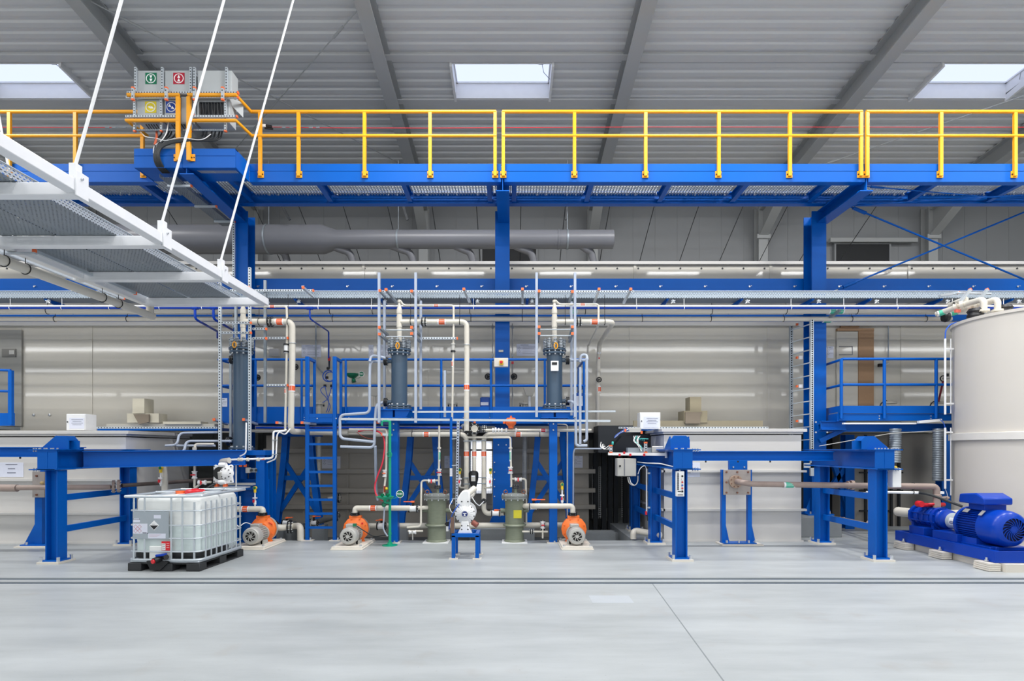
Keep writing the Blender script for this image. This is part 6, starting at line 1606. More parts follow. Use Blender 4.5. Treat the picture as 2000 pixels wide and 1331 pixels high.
# two outlet pipes with unions on the lid
for i, (px, e) in enumerate(((1922, 0), (1949, 1))):
    Yq = 10.0 + .25 * i
    t = thing('tank_pipe', ('cream pipe with union on top of the round tank, front left one', 'cream pipe with union on top of the round tank, rear right one')[i], 'pipe', P(px, 612, Yq), 'cream pipes on the round tank')
    top = P(px, 584 + 0 * i, Yq); k = 1864 + 24 * i
    MB().tube([P(px - 1, 611, Yq), top, P(px - 35, 594, Yq + .35), P(k - 34, 614, Yq + .9)], .052, 16, .09).build('pipe', PPG, t)
    mb = MB(); a = P(px - 47, 597, Yq + .42); b = P(px - 40, 595, Yq + .38); mb.cyl(a, b, .075, 18); mb.cyl(P(px - 58, 601, Yq + .5), P(px - 52, 599, Yq + .46), .07, 18); mb.cyl(P(px - 1, 609, Yq), P(px - 1, 605, Yq), .09, 18); mb.build('union', PPG, t)
    MB().cbox(P(px - 52, 608, Yq + .42), .09, .05, .05).build('valve_knob', mat('coral_plastic', '#E06A58', .45), t)
    label_band(t, P(k - 24, 611, Yq + .78), (1, -.6, .25), .052, .10, LGRN)
    MB().ring(P(px - 58, 597, Yq + .5), (1, -.5, .2), .06, .008, 16).build('pipe_clip', BLK, t)
for i, (px, py, Yq) in enumerate(((1905, 611, 10.1), (1962, 604, 10.3))):
    mb = MB(); c = P(px, py, Yq); mb.lathe(c + Vector((0, 0, -.10)), (0, 0, 1), [(.12, 0), (.13, .04), (.11, .09), (.13, .12), (.10, .17), (.0, .18)], 18)
    mb.single('vent_dome', BLK, ('black ribbed cap on the round tank lid beside the front pipe', 'black ribbed cap on the round tank lid at the far right')[i], 'cap', 'black caps on the round tank')
MB().lathe(P(1841, 620, 10.9), (1, -.2, 0), [(.08, 0), (.10, .05), (.08, .11), (.0, .12)], 18).single('hanging_valve_wheel', BLK, 'black valve knob below the tank pipes, left of the round tank', 'valve knob')
# sight tube with blue hose
st_ = thing('level_tube', 'white vertical level tube with blue hose ends beside the round tank, upper one', 'level tube', P(1846, 810, 10.5), 'white level tubes beside the round tank')
MB().cyl(P(1846, 810, 10.5), P(1846, 662, 10.5), .018, 12).build('tube', WPL, st_)
MB().tube([P(1846, 664, 10.5), P(1847, 645, 10.5), P(1856, 634, 10.5), P(1868, 630, 10.5)], .012, 8, .05).build('hose', HOSEB, st_)
for py in (682, 789): MB().bar(P(1846, py, 10.5), P(1862, py, 10.5), .03, .03).build('clip', WPL, st_)
MB().cyl(P(1857, 808, 10.52), P(1857, 662, 10.52), .010, 8).build('scale_rod', WPL, st_)
st_ = thing('level_tube', 'white vertical level tube beside the round tank below the hoop, lower one', 'level tube', P(1846, 955, 10.5), 'white level tubes beside the round tank')
MB().cyl(P(1846, 955, 10.5), P(1846, 836, 10.5), .018, 12).build('tube', WPL, st_)
MB().tube([P(1846, 836, 10.5), P(1843, 826, 10.5), P(1836, 820, 10.5)], .008, 8, .03).build('hose', HOSEB, st_)
MB().tube([P(1846, 955, 10.5), P(1850, 965, 10.5), P(1852, 975, 10.5)], .005, 8, .03).build('wire', PAPER, st_)
MB().cyl(P(1857, 968, 10.52), P(1857, 836, 10.52), .010, 8).build('scale_rod', WPL, st_)
for py in (845, 938): MB().bar(P(1846, py, 10.5), P(1860, py, 10.5), .03, .03).build('clip', WPL, st_)
MB().bar(P(1793, 825, 10.9), P(1838, 821, 10.9), .05, .05).single('lamp_tube', WPL, 'short white tube under the right platform beside the round tank', 'tube')

# ================================================================ right platform
YR = 11.2
rp_ = thing('operator_platform', 'blue operator platform with railing between the right column and the round tank', 'platform', (7.8, YR, 2.3))
z1, z0 = ZZ(793, YR), ZZ(822, YR)
xa, xb = XX(1640, YR), XX(1860, YR); xc, yc = XX(1606, 12.1), 12.1
MB().box(xa, xb, YR, YR + .012, ZZ(808, YR), z1).build('toe_board', BLUE, rp_)
MB().bar((xa, YR, (z1 + ZZ(808, YR)) / 2), (xc, yc, (z1 + ZZ(808, YR)) / 2), .012, .15).build('toe_board', BLUE, rp_)
mb = MB(); mb.box(xa, xb, YR + .02, YR + .08, z0, ZZ(809, YR)); bolts(mb, [(XX(px, YR), YR + .02, z) for px in (1718, 1819) for z in (ZZ(813, YR), ZZ(818, YR))], r=.012); mb.build('edge_channel', [BLUE, BOLT], rp_)
mb = MB(); mb.bar((xa, YR + .04, (z0 + ZZ(809, YR)) / 2), (xc, yc, (z0 + ZZ(809, YR)) / 2), .05, .16); mb.build('edge_channel', BLUE, rp_)
MB().prism([(xa, YR + .08), (xb, YR + .08), (xb, 12.75), (xc, 12.75), (xc, yc)], 'z', z0 + .14, z0 + .17).build('deck', GALVD, rp_)
mb = MB(); mb.ibeam((XX(1600, 11.4), 11.45, z0 - .13), (xb + .3, 11.45, z0 - .13), .16, .1); mb.build('carrier_beam', BLUE, rp_)
mb = MB(); mb.ibeam((XX(1600, 11.4), 11.35, z0 - .09), (XX(1648, 11.4), 11.35, z0 - .09), .18, .1); bolts(mb, [P(1593, 825, 11.3), P(1593, 845, 11.3), P(1615, 845, 11.3)], r=.018); mb.build('carrier_end', [BLUE, BOLT], rp_)
MB().bar(P(1600, 862, 11.5), P(1650, 838, 11.5), .08, .09).build('knee_brace', BLUE, rp_)
zr1, zr2 = ZZ(702, YR), ZZ(752, YR)
for px in (1632 + 10, 1726, 1827):
    MB().cyl((XX(px, YR), YR - .02, z0 + .04), (XX(px, YR), YR - .02, zr1), .03, 12).build('rail_post', BLUE, rp_)
MB().cyl((xc, yc - .02, z0 + .04), (xc, yc - .02, zr1), .03, 12).build('rail_post', BLUE, rp_)
for z in (zr1, zr2): MB().tube([(xc, yc - .02, z), (xa + .05, YR - .02, z), (xb, YR - .02, z)], .027, 12, .05).build('rail', BLUE, rp_)
# strip light + small lines beneath
MB().box(XX(1648, 11.0), XX(1790, 11.0), 11.0, 11.06, ZZ(829, 11), ZZ(826, 11)).single('strip_light', WPL, 'long white strip light mounted under the right platform', 'strip light')
MB().tube([P(1600, 872, 10.9), P(1740, 847, 10.9), P(1850, 841, 10.9)], .008, 8, .1).single('steel_cable', SILV, 'thin steel line under the right platform above the stand', 'steel line')
# things on the wall behind the right platform
t = thing('wall_conduit', 'thin grey conduit on the wall with a black handwheel valve, above the right platform', 'conduit', P(1735, 715, 12.8))
MB().cyl(P(1735, 630, 12.8), P(1735, 705, 12.8), .012, 8).build('conduit', GALVD, t)
mb = MB(); mb.cbox(P(1719, 714, 12.75), .08, .06, .07); mb.cyl(P(1722, 714, 12.75), P(1735, 710, 12.75), .02, 8, m=1); mb.build('valve', [BLK, BOLT], t)
t = thing('hose_reel_valve', 'black and white wall valve with a dark red hose beside the level tube', 'valve', P(1848, 740, 12.3))
mb = MB(); c = P(1842, 740, 12.3); mb.ring(c, (0, 1, 0), .06, .014, 16); mb.cyl(c, c + Vector((.12, 0, .02)), .03, 10, m=1); mb.cbox(c + Vector((.08, 0, .08)), .06, .05, .06); mb.build('valve', [BLK, SILV], t)
MB().cyl(P(1842, 745, 12.25), P(1833, 785, 12.25), .02, 8).build('hose', mat('dark_red_rubber', '#7E1F30', .5), t)
for i, px in enumerate((1736, 1834)):
    t = thing('bath_valve', ('low valve with cream disc and black hose behind the right platform, left one', 'low valve with cream disc and black hose behind the right platform, near the tank')[i], 'valve', P(px, 790, 12.4), 'low valves behind the right platform')
    mb = MB(); c = P(px, 789, 12.4); mb.lathe(c, (0, 0, 1), [(.16, 0), (.16, .03), (.06, .05), (0, .06)], 16); mb.build('disc', PPG, t)
    MB().tube([P(px - 18, 795, 12.3), P(px - 14, 786, 12.3), P(px - 4, 783, 12.3)], .012, 8, .05).build('hose', RUB, t)
# blue understructure behind the right stand
for px, lb in ((1655, 'blue bath support leg behind the right stand'), (1842, 'blue bath support leg in the shade left of the round tank')):
    MB().ibeam((XX(px, 12.6), 12.6, 0), P(px, 850, 12.6), .2, .2, .012, .018, up=(0, 1, 0)).single('bath_support', BLUE, lb, 'steel post', 'blue bath supports at the right')
for px, a, b, lb in ((0, (1628, 905), (1660, 1010), 'blue diagonal brace falling to the right behind the right stand'), (0, (1655, 905), (1625, 950), 'blue diagonal brace falling to the left behind the right stand')):
    MB().bar(P(a[0], a[1], 12.6), P(b[0], b[1], 12.6), .09, .10).single('diagonal_brace', BLUE, lb, 'brace', 'blue diagonal braces behind the right stand')
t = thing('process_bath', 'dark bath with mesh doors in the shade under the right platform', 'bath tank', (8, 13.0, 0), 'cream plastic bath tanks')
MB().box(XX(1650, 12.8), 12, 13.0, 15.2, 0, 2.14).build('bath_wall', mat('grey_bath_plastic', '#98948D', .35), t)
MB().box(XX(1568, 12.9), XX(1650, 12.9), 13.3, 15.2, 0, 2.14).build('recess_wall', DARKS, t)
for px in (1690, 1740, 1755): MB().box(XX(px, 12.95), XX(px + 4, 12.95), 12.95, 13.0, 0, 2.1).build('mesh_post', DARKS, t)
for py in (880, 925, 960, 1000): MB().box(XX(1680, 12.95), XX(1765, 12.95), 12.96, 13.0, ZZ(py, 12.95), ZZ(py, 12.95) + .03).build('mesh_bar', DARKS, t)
# brown suction pipe near the floor
t = thing('brown_pipe', 'short weathered brown pipe near the floor behind the right stand', 'pipe', P(1660, 1022, 11.4), 'weathered brown pipes')
MB().tube([P(1640, 1014, 12.2), P(1700, 1028, 10.9), P(1715, 1030, 10.6)], .05, 14, .1).build('pipe', BRN, t)
mb = MB(); mb.flange(P(1697, 1027, 10.95), (1, -1.6, 0), .095, .03, 8, m=0, mb=1); mb.build('flange', [BRN, BOLT], t)
label_band(t, P(1645, 1015, 12.1), (1, -1, -.1), .05, .06, mat('pink_label', '#C77FA5', .5))

# ================================================================ flanged plate stand with the brown pipe
Yf = 10.45
fs = thing('pipe_plate_stand', 'blue two-legged stand holding a square bolted plate with the brown pipe', 'stand', (XX(1440, Yf), Yf, 0), 'plate stands of the brown pipes')
xa, xb = XX(1410, Yf), XX(1461, Yf)
for x, px in ((xa, 1412), (xb, 1459)):
    MB().box(x, x + .075, Yf, Yf + .09, .04, ZZ(918, Yf)).build('leg', BLUE, fs, bevel=.003)
    MB().prism([(x + .075, .05), (x + .15 if True else 0, .05), (x + .075, .40)], 'y', Yf + .03, Yf + .045).build('gusset', BLUE, fs)
mb = MB(); mb.box(xa - .05, xb + .22, Yf - .16, Yf + .2, 0, .025, 1); mb.box(xa, xb + .12, Yf - .1, Yf + .12, .025, .045)
for i in (xa + .06, xa + .28, xb - .02, xb + .10): mb.cyl((i, Yf - .08, .04), (i, Yf - .08, .09), .02, 6, m=2)
mb.build('base_plate', [BLUE, PLINTH, BOLT], fs)
pz0, pz1 = ZZ(967, Yf), ZZ(918, Yf)
mb = MB(); mb.box(XX(1412, Yf), XX(1465, Yf), Yf - .03, Yf - .005, pz0, pz1); mb.build('plate', PLATE, fs, bevel=.003)
mb = MB(); cx_ = (XX(1412, Yf) + XX(1465, Yf)) / 2
for i in (-.2, 0, .2):
    for j in (-.19, 0, .19):
        if (i, j) not in ((0, 0), (.2, 0)): mb.cyl((cx_ + i, Yf - .05, (pz0 + pz1) / 2 + j), (cx_ + i, Yf - .03, (pz0 + pz1) / 2 + j), .018, 6)
mb.build('plate_bolts', COPPER, fs); KIDS[fs.name][-1]['kind'] = 'stuff'
mb = MB(); mb.box(xa + .13, xb - .02, Yf - .02, Yf + .05, pz1, ZZ(895, Yf)); bolts(mb, [(xa + .2, Yf - .02, pz1 + .05), (xb - .08, Yf - .02, pz1 + .05)], r=.014); mb.build('upper_bracket', [BLUE, BOLT], fs)
bp = thing('brown_pipe', 'long weathered brown pipe from the bolted plate to the big blue pump', 'pipe', P(1600, 948, 10.2), 'weathered brown pipes')
zo = 1.125; xo = 7.33; yo = 9.72
MB().tube([P(1438, 941, Yf - .03), P(1444, 942, 10.2), P(1466, 946, 10.12), (P(1600, 948, 10.05)), (xo, yo, zo), (xo, yo, .98)], .052, 16, .12).build('pipe', BRN, bp)
mb = MB(); mb.flange(P(1437, 941.5, Yf - .06), (0, 1, 0), .12, .035, 8, m=0, mb=1); mb.flange(P(1664, 948, 10.0), (1, -.1, 0), .085, .05, 8, m=0, mb=1); mb.flange(P(1656, 948, 10.0), (1, -.1, 0), .075, .02, 8, m=0, mb=1); mb.build('flange', [mat('tan_flange', '#B39B88', .5, 0, .1), COPPER], bp)
label_band(bp, P(1541, 947.5, 10.08), (1, 0, 0), .052, .14, LGRN)
for px in (1785, 1783): pass
MB().ring(P(1783, 950, 9.8), (1, .1, 0), .058, .006, 16).build('pipe_clip', BLK, bp)
mb = MB(); mb.lathe((xo, yo, .70), (0, 0, 1), [(.085, 0), (.085, .02), (.055, .03), (.06, .12), (.05, .2), (.05, .24), (.07, .25), (.07, .28), (.05, .29)], 18); mb.cyl((xo, yo, .93), (xo + .28, yo + .1, .92), .022, 10); mb.cyl((xo + .2, yo + .07, .92), (xo + .24, yo + .09, .92), .035, 10); mb.build('outlet_fitting', BRN, bp)
mb = MB(); mb.cyl((xo - .24, yo + .05, .80), (xo + .22, yo + .12, .80), .035, 12); mb.lathe((xo - .27, yo - .02, .82), (0, 1, 0), [(.05, 0), (.055, .02), (.055, .1), (.0, .11)], 16); mb.ring((xo - .02, yo + .1, .80), (0, .2, 1), .11, .025, 18); mb.build('red_valve', REDM, bp)
mb = MB(); mb.cbox((xo + .06, yo - .02, 1.02), .07, .05, .04); mb.build('tag', WPL, bp)
# white switch box on the right stand + conduit + cable to the pump
sb_ = thing('switch_box', 'small white switch box with a yellow knob on the right stand', 'switch box', P(1748, 953, 9.0))
MB().box(XX(1737, 9.0), XX(1754, 9.0), 8.92, 9.04, ZZ(952, 9.0), ZZ(915, 9.0)).build('housing', WPL, sb_, bevel=.008)
mb = MB(); mb.ball((XX(1745, 9), 8.98, ZZ(914, 9) + .005), .045, 12, sc=(1, .8, .6)); mb.build('knob', YELP, sb_)
for py in (919, 948): MB().cbox(P(1732, py, 9.03), .07, .03, .025).build('mount_clip', GALV, sb_)
cd = thing('cable_conduit', 'white conduit with a black cable leading to the big blue pump motor', 'cable', P(1750, 962, 9.2))
MB().cyl(P(1692, 962, 9.5), P(1703, 962, 9.45), .020, 10).build('conduit', WPL, cd); MB().cyl(P(1733, 962, 9.35), P(1794, 963, 9.25), .021, 10).build('conduit', WPL, cd)
MB().tube([P(1794, 963, 9.25), P(1815, 966, 9.1), P(1845, 977, 8.95), P(1880, 990, 8.8)], .020, 10, .2).build('cable', RUB, cd)
MB().tube([P(1692, 962, 9.5), P(1680, 963, 9.5), P(1670, 970, 9.6)], .007, 8, .05).build('thin_cable', SILV, cd)
MB().ring(P(1783, 962, 9.27), (1, 0, 0), .03, .006, 12).build('clip', BLK, cd)

# ================================================================ big blue pump set
bpset = thing('pump_set', 'big dark blue pump and motor set on a long skid beside the round tank', 'pump', (7.35, 9.1, .12))
ya, yb = 8.15, 10.25; xa, xb = 6.98, 7.78
def yl_(v): return v
mb = MB()
mb.extr((xa + .04, ya, .205), (xa + .04, yb, .205), [(-.04, -.085), (.04, -.085), (.04, -.07), (-.028, -.07), (-.028, .07), (.04, .07), (.04, .085), (-.04, .085)])
mb.extr((xb - .04, ya, .205), (xb - .04, yb, .205), [(-.04, -.085), (.04, -.085), (.04, .085), (-.04, .085)])
mb.box(xa, xb, ya - .012, ya, .12, .29); mb.box(xa, xb, yb, yb + .012, .12, .29); mb.box(xa + .02, xb - .02, ya, yb, .125, .14)
mb.build('skid', DBLUE, bpset, bevel=.003)
for i, y in enumerate((8.0, 8.9, 9.75)):
    mb = MB(); 
    for k in range(4): mb.box(6.86 + .004 * k, 7.03, y + .1, y + .38, .008 + k * .028, .032 + k * .028)
    MBs = mb; mb.build('plinth_pad', PLINTH, bpset)
    mb = MB(); mb.cyl((xa - .03, y + .25, .12), (xa - .03, y + .25, .18), .014, 8); mb.cyl((xa - .03, y + .25, .125), (xa - .03, y + .25, .145), .026, 6); mb.build('anchor_bolt', BOLT, bpset)
MB().box(7.06, 7.72, 8.05, 10.2, 0, .115).build('grout_plinth', PLINTH, bpset)
# pedestals
mb = MB(); mb.box(7.03, 7.50, 9.0 - .1, 9.42, .28, .42); mb.box(7.05, 7.55, 9.65, 10.0, .28, .42); mb.box(7.09, 7.62, 8.35, 8.95, .26, .31); mb.box(7.15, 7.2, 8.32, 8.4, .20, .32)
mb.build('pedestal', DBLUE, bpset, bevel=.006)
xm, zc = 7.33, .585
R = .27
mb = MB(); mb.lathe((xm, 8.22, zc), (0, 1, 0), [(R * .62, .0), (R * .78, .015), (R * .93, .05), (R, .12), (R, .37)], 40, caps=False)
mb.lathe((xm, 8.22, zc), (0, 1, 0), [(0.0, .02), (.05, .018), (.05, .0), (0, 0)], 16)
for k in range(18):
    a0 = 2 * PI * k / 18; pts = [(xm + r * math.cos(a0 + (r - .03) * 6), 8.225, zc + r * math.sin(a0 + (r - .03) * 6)) for r in (.03, .07, .11, .15, .168)]
    for p, q_ in zip(pts, pts[1:]): mb.bar(p, q_, .008, .014, up=(0, 1, 0))
mb.build('fan_cowl', DBLUE, bpset)
mb = MB(); mb.cyl((xm, 8.26, zc), (xm, 8.27, zc), .20, 28); mb.build('fan_disc', mat('dark_blue_shadow', '#0A1648', .6), bpset)  # disc in a darker blue than the cowl
mb = MB(); mb.cyl((xm, 8.58, zc), (xm, 9.0, zc), R * .84, 32)
for k in range(44):
    a0 = 2 * PI * k / 44; c, s_ = math.cos(a0), math.sin(a0)
    mb.bar((xm + c * R * .90, 8.60, zc + s_ * R * .90), (xm + c * R * .90, 8.98, zc + s_ * R * .90), .007, .04, up=(c, 0, s_))
mb.cyl((xm, 8.97, zc), (xm, 9.02, zc), R * 1.0, 32); mb.lathe((xm, 9.02, zc), (0, 1, 0), [(R * .95, 0), (R * .6, .07), (.06, .08)], 28)
mb.box(xm - .22, xm + .22, 8.62, 8.92, .30, .40); mb.build('motor_body', DBLUE, bpset)
mb = MB(); mb.box(xm - .15, xm + .19, 8.56, 8.86, zc + R * .9, zc + R + .10); mb.build('box_neck', DBLUE, bpset, bevel=.01)
mb = MB(); mb.prism([(8.46, zc + R + .07), (8.46, zc + R + .17), (8.62, zc + R + .24), (8.93, zc + R + .21), (8.95, zc + R + .07)], 'x', xm - .24, xm + .20); mb.build('terminal_box', DBLUE, bpset, bevel=.02)
mb = MB(); c45 = R * .72
mb.bar((xm - c45 - .02, 8.5, zc + c45 + .02), (xm - c45 - .02, 8.56, zc + c45 + .02), .10, .006, up=(-1, 0, 1)); mb.bar((xm - c45 - .03, 8.76, zc + c45 + .03), (xm - c45 - .03, 8.86, zc + c45 + .03), .07, .006, up=(-1, 0, 1)); mb.build('type_plate', SILV, bpset)
# coupling guard with maker's mark
mb = MB(); mb.cyl((xm, 9.06, zc - .01), (xm, 9.36, zc - .01), .135, 32); gd = mb.build('coupling_guard', mat('guard_grey', '#B9C3C8', .35), bpset)
mb = MB()
n = 8
for k in range(n):
    a0 = math.radians(150 + 6.5 * k); a1 = math.radians(150 + 6.5 * (k + 1))
    mb.add([(xm + .1365 * math.cos(a), y, zc - .01 + .1365 * math.sin(a)) for a, y in ((a0, 9.08), (a1, 9.08), (a1, 9.28), (a0, 9.28))], [(0, 1, 2, 3)])
gl_ = mb.build('guard_label', WPL, bpset)
text('KSB b.', .062, (xm - .1385, 9.18, zc - .02), mat('logo_blue', '#1A2C78', .5), gl_, 'guard_lettering', .0008, (PI / 2, 0, -PI / 2), True)
# pump body: ribbed casing
mb = MB(); mb.lathe((xm, 9.38, zc), (0, 1, 0), [(.08, 0), (.10, .03), (.16, .06), (.17, .10), (.12, .14), (.15, .18), (.15, .22)], 24)
mb.build('bearing_bracket', DBLUE, bpset)
mb = MB(); mb.cyl((xm, 9.58, zc), (xm, 9.64, zc), .19, 28); mb.cyl((xm, 9.64, zc), (xm, 10.12, zc), .15, 24); mb.cyl((xm, 10.10, zc), (xm, 10.16, zc), .19, 28)
for k in range(3): mb.lathe((xm, 9.70 + .13 * k, zc), (0, 1, 0), [(.15, 0), (.175, .015), (.175, .08), (.15, .095)], 28)
for k in range(8):
    a0 = 2 * PI * (k + .5) / 8; mb.cyl((xm + .175 * math.cos(a0), 9.56, zc + .175 * math.sin(a0)), (xm + .175 * math.cos(a0), 10.18, zc + .175 * math.sin(a0)), .014, 8)
mb.cyl((xm, 9.72, zc), (xm, 9.72, .70), .075, 18); mb.flange((xm, 9.72, .69), (0, 0, 1), .12, .03, 8, m=0, mb=0)
mb.box(xm - .14, xm + .14, 9.60, 9.66, .40, .5); mb.box(xm - .14, xm + .14, 10.08, 10.14, .40, .5)
mb.build('pump_casing', DBLUE, bpset)
mb = MB(); mb.cyl((xm - .02, 10.16, zc + .02), (xm - .12, 10.5, zc + .02), .085, 20); mb.ball((xm - .12, 10.5, zc + .02), .088, 16); mb.build('suction_pipe', PPG, bpset)
MB().cyl((7.5, 9.95, .62), (8.2, 10.05, .62), .07, 16).single('tank_pipe', PPG, 'short cream pipe between the big blue pump and the round tank', 'pipe', 'cream pipes on the round tank')

# ================================================================ brown pipe line at the left
t = thing('brown_pipe', 'long weathered brown pipe crossing the left blue stand', 'pipe', P(100, 953, 9.8), 'weathered brown pipes')
MB().tube([P(-300, 951, 9.6), P(34, 954, 9.6)], .062, 16).build('pipe', BRN, t); MB().cyl(P(34, 953, 9.6), P(218, 952, 9.75), .045, 16).build('pipe', BRN, t)
MB().tube([P(238, 949, 9.9), P(330, 943, 10.6), P(460, 934, 11.6)], .035, 14).build('pipe', mat('dark_brown_pipe', '#554A45', .5, 0, .15, 8), t)
mb = MB(); mb.flange(P(222, 951, 9.8), (1, .6, 0), .11, .04, 8, m=0, mb=1); mb.flange(P(232, 950, 9.84), (1, .6, 0), .11, .04, 8, m=0, mb=1); mb.build('flange', [BRN, BOLT], t)
Yq = 10.2
fs2 = thing('pipe_plate_stand', 'blue stand with a bolted brushed plate partly hidden by the left stand', 'stand', (XX(76, Yq), Yq, 0), 'plate stands of the brown pipes')
MB().box(XX(65, Yq), XX(88, Yq), Yq - .02, Yq + .02, ZZ(972, Yq), ZZ(922, Yq)).build('plate', PLATE, fs2)
MB().box(XX(66, Yq), XX(80, Yq), Yq + .02, Yq + .11, .03, ZZ(972, Yq)).build('leg', BLUE, fs2); MB().prism([(XX(66, Yq), .03), (XX(42, Yq), .03), (XX(66, Yq), .45)], 'y', Yq + .05, Yq + .065).build('gusset', BLUE, fs2)
mb = MB(); mb.box(XX(38, Yq), XX(112, Yq), Yq - .12, Yq + .2, 0, .025, 1); mb.box(XX(44, Yq), XX(100, Yq), Yq - .06, Yq + .15, .025, .045); mb.cyl((XX(56, Yq), Yq - .04, .04), (XX(56, Yq), Yq - .04, .09), .02, 6, m=2); mb.build('base_plate', [BLUE, PLINTH, BOLT], fs2)
mb = MB(); bolts(mb, [P(72, 930, Yq - .02), P(72, 967, Yq - .02)], r=.02); mb.v and mb.build('plate_bolt', [COPPER, COPPER], fs2)
MB().box(XX(80, Yq), XX(88, Yq), Yq - .02, Yq + .04, ZZ(922, Yq), ZZ(908, Yq)).build('hanger', BLUE, fs2)
MB().ball(P(82, 944, Yq - .04), .04, 10, sc=(1, .6, .8)).build('foam_seal', mat('tan_foam', '#B29A6C', .7, 0, .2, 20), fs2)
# platform corner at the far left
t = thing('operator_platform', 'blue railing corner of another platform at the left edge', 'platform', (-10.2, 11.3, 2.3)); Yq = 11.3
for z in (ZZ(724, Yq), ZZ(765, Yq)): MB().tube([(-13, 11.0, z + .06), (XX(21, Yq), Yq, z)], .025, 10).build('rail', BLUE, t)
MB().box(XX(18, Yq), XX(25, Yq), Yq - .03, Yq + .03, ZZ(830, Yq), ZZ(724, Yq)).build('rail_post', BLUE, t)
MB().box(-13, XX(24, Yq), Yq + .03, Yq + .06, ZZ(832, Yq), ZZ(807, Yq)).build('toe_board', BLUE, t)
MB().box(-13, XX(40, 12.6), 11.4, 12.6, ZZ(836, Yq), ZZ(830, Yq)).build('grating', GALVD, t)
for i, px in enumerate((36, 66, 97)):
    m_ = MB(); m_.lathe(P(px, 811, 12.84), (0, -1, 0), [(.03, 0), (.03, .012), (.012, .018)], 12); m_.single('wall_screw', BOLT, 'round zinc screw head on the enclosure wall left of the white box', 'screw', 'row of screw heads on the left wall')
# recess panel at the far left of the wall
t = thing('mesh_window', 'grey louvred recess in the enclosure wall at the far left edge', 'wall recess', P(20, 720, 12.8))
MB().box(-13, XX(42, 12.8), 12.80, 12.84, 2.3, ZZ(645, 12.8)).build('frame_panel', mat('shaded_panel', '#9B9A94', .3), t)  # panel in a greyer tone than the enclosure wall
MB().box(XX(5, 12.8), XX(32, 12.8), 12.78, 12.80, ZZ(698, 12.8), ZZ(682, 12.8)).build('louvre', mat('louvre_grey', '#777671', .5), t)
MB().box(XX(20, 12.8), XX(30, 12.8), 12.77, 12.78, ZZ(693, 12.8), ZZ(685, 12.8)).build('plate', SILV, t)

# ================================================================ green emergency shower
Yg = 10.35
gs = thing('emergency_shower', 'green emergency eye-wash post with bowl and round PUSH plate', 'emergency shower', (XX(761, Yg), Yg, 0))
xg = XX(761.5, Yg)
MB().cyl((xg, Yg, .02), (xg, Yg, ZZ(822, Yg)), .026, 16).build('post', GRN, gs)
for py in (1045, 976, 893, 852): MB().cyl((xg, Yg, ZZ(py, Yg)), (xg, Yg, ZZ(py - 4, Yg)), .032, 16).build('collar', GRN, gs)
mb = MB(); mb.lathe((xg, Yg, 0), (0, 0, 1), [(.14, .0), (.14, .012), (.05, .02), (.045, .06)], 24); mb.build('foot_disc', GRN, gs)
mb = MB(); mb.lathe((XX(752, 10.2), 10.2, ZZ(976, 10.2)), (0, 0, 1), [(.02, -.03), (.06, 0), (.13, .02), (.165, .055), (.155, .055), (.12, .035), (.0, .025)], 32); mb.build('bowl', GRN, gs)
for dx in (-.05, .05): MB().lathe((XX(752, 10.2) + dx, 10.2, ZZ(974, 10.2)), (0, 0, 1), [(.015, .02), (.035, .06), (.035, .085), (0, .09)], 14).build('spray_head', DGRN, gs)
mb = MB(); mb.tube([(xg, Yg, ZZ(983, Yg)), P(752, 982, 10.2), P(752, 976, 10.2)], .022, 10, .03); mb.build('bowl_arm', GRN, gs)
c = P(781, 965.5, 10.15)
MB().tube([(xg, 10.2, ZZ(974, 10.2)), P(772, 974, 10.15), P(777, 969, 10.15)], .006, 8, .02).build('push_lever', GRN, gs)
MB().cyl(c + Vector((0, .006, 0)), c, .070, 28).build('push_plate_rim', WPL, gs); MB().cyl(c, c - Vector((0, .003, 0)), .060, 28).build('push_plate', DGRN, gs); pp_ = KIDS[gs.name][-1]
text('PUSH', .042, c - Vector((0, .005, 0)), WPL, pp_, 'push_lettering', .001, (PI / 2, 0, 0), True)
MB().tube([(xg, Yg, ZZ(824, Yg)), P(757, 823, Yg), P(746, 823, Yg), P(746, 832, Yg)], .020, 12, .04).build('top_arm', GRN, gs)
MB().ring((xg, Yg - .04, ZZ(888, Yg)), (0, 1, 0), .045, .006, 18).build('pull_ring', GRN, gs)
mb = MB(); mb.lathe(P(750, 985, 10.25) + Vector((0, 0, -.05)), (0, 0, 1), [(.03, 0), (.045, .03), (.03, .08)], 14); mb.build('mixing_valve', DGRN, gs)
MB().tube([P(751, 985, 10.3), P(750, 1010, 10.3), P(748, 1035, 10.3), P(757, 1048, 10.3)], .014, 10, .1).build('drain_hose', PVC, gs)
t = thing('red_hose', 'red hose looping from the grey pipe down to the green eye-wash', 'hose', P(730, 900, 10.5))
MB().tube([P(700, 843, 10.7), P(716, 840, 10.6), P(737, 842, 10.5), P(749, 850, 10.45), P(752, 870, 10.4), P(748, 905, 10.35), P(737, 930, 10.35), P(731, 952, 10.35), P(735, 970, 10.3), P(748, 979, 10.3)], .015, 10, .15).build('hose', REDH, t)
MB().tube([P(697, 845, 10.7), P(708, 853, 10.6), P(722, 858, 10.6), P(733, 857, 10.6)], .006, 8, .1).build('thin_loop', mat('rust_cable', '#A0452F', .5), t)
t = thing('drain_pipe', 'thin cream line ending in a yellow-handled valve above the green eye-wash', 'pipe', P(753, 900, 10.5), 'thin cream lines above the filters')
MB().tube([P(682, 839, 10.55), P(755, 839, 10.5), P(754, 925, 10.5), P(751, 950, 10.45), P(750, 968, 10.4)], .020, 12, .05).build('pipe', PPG, t)
small_valve(t, P(751, 925, 10.45), (0, 0, 1), .03, ORG, (.03, 0, 0))
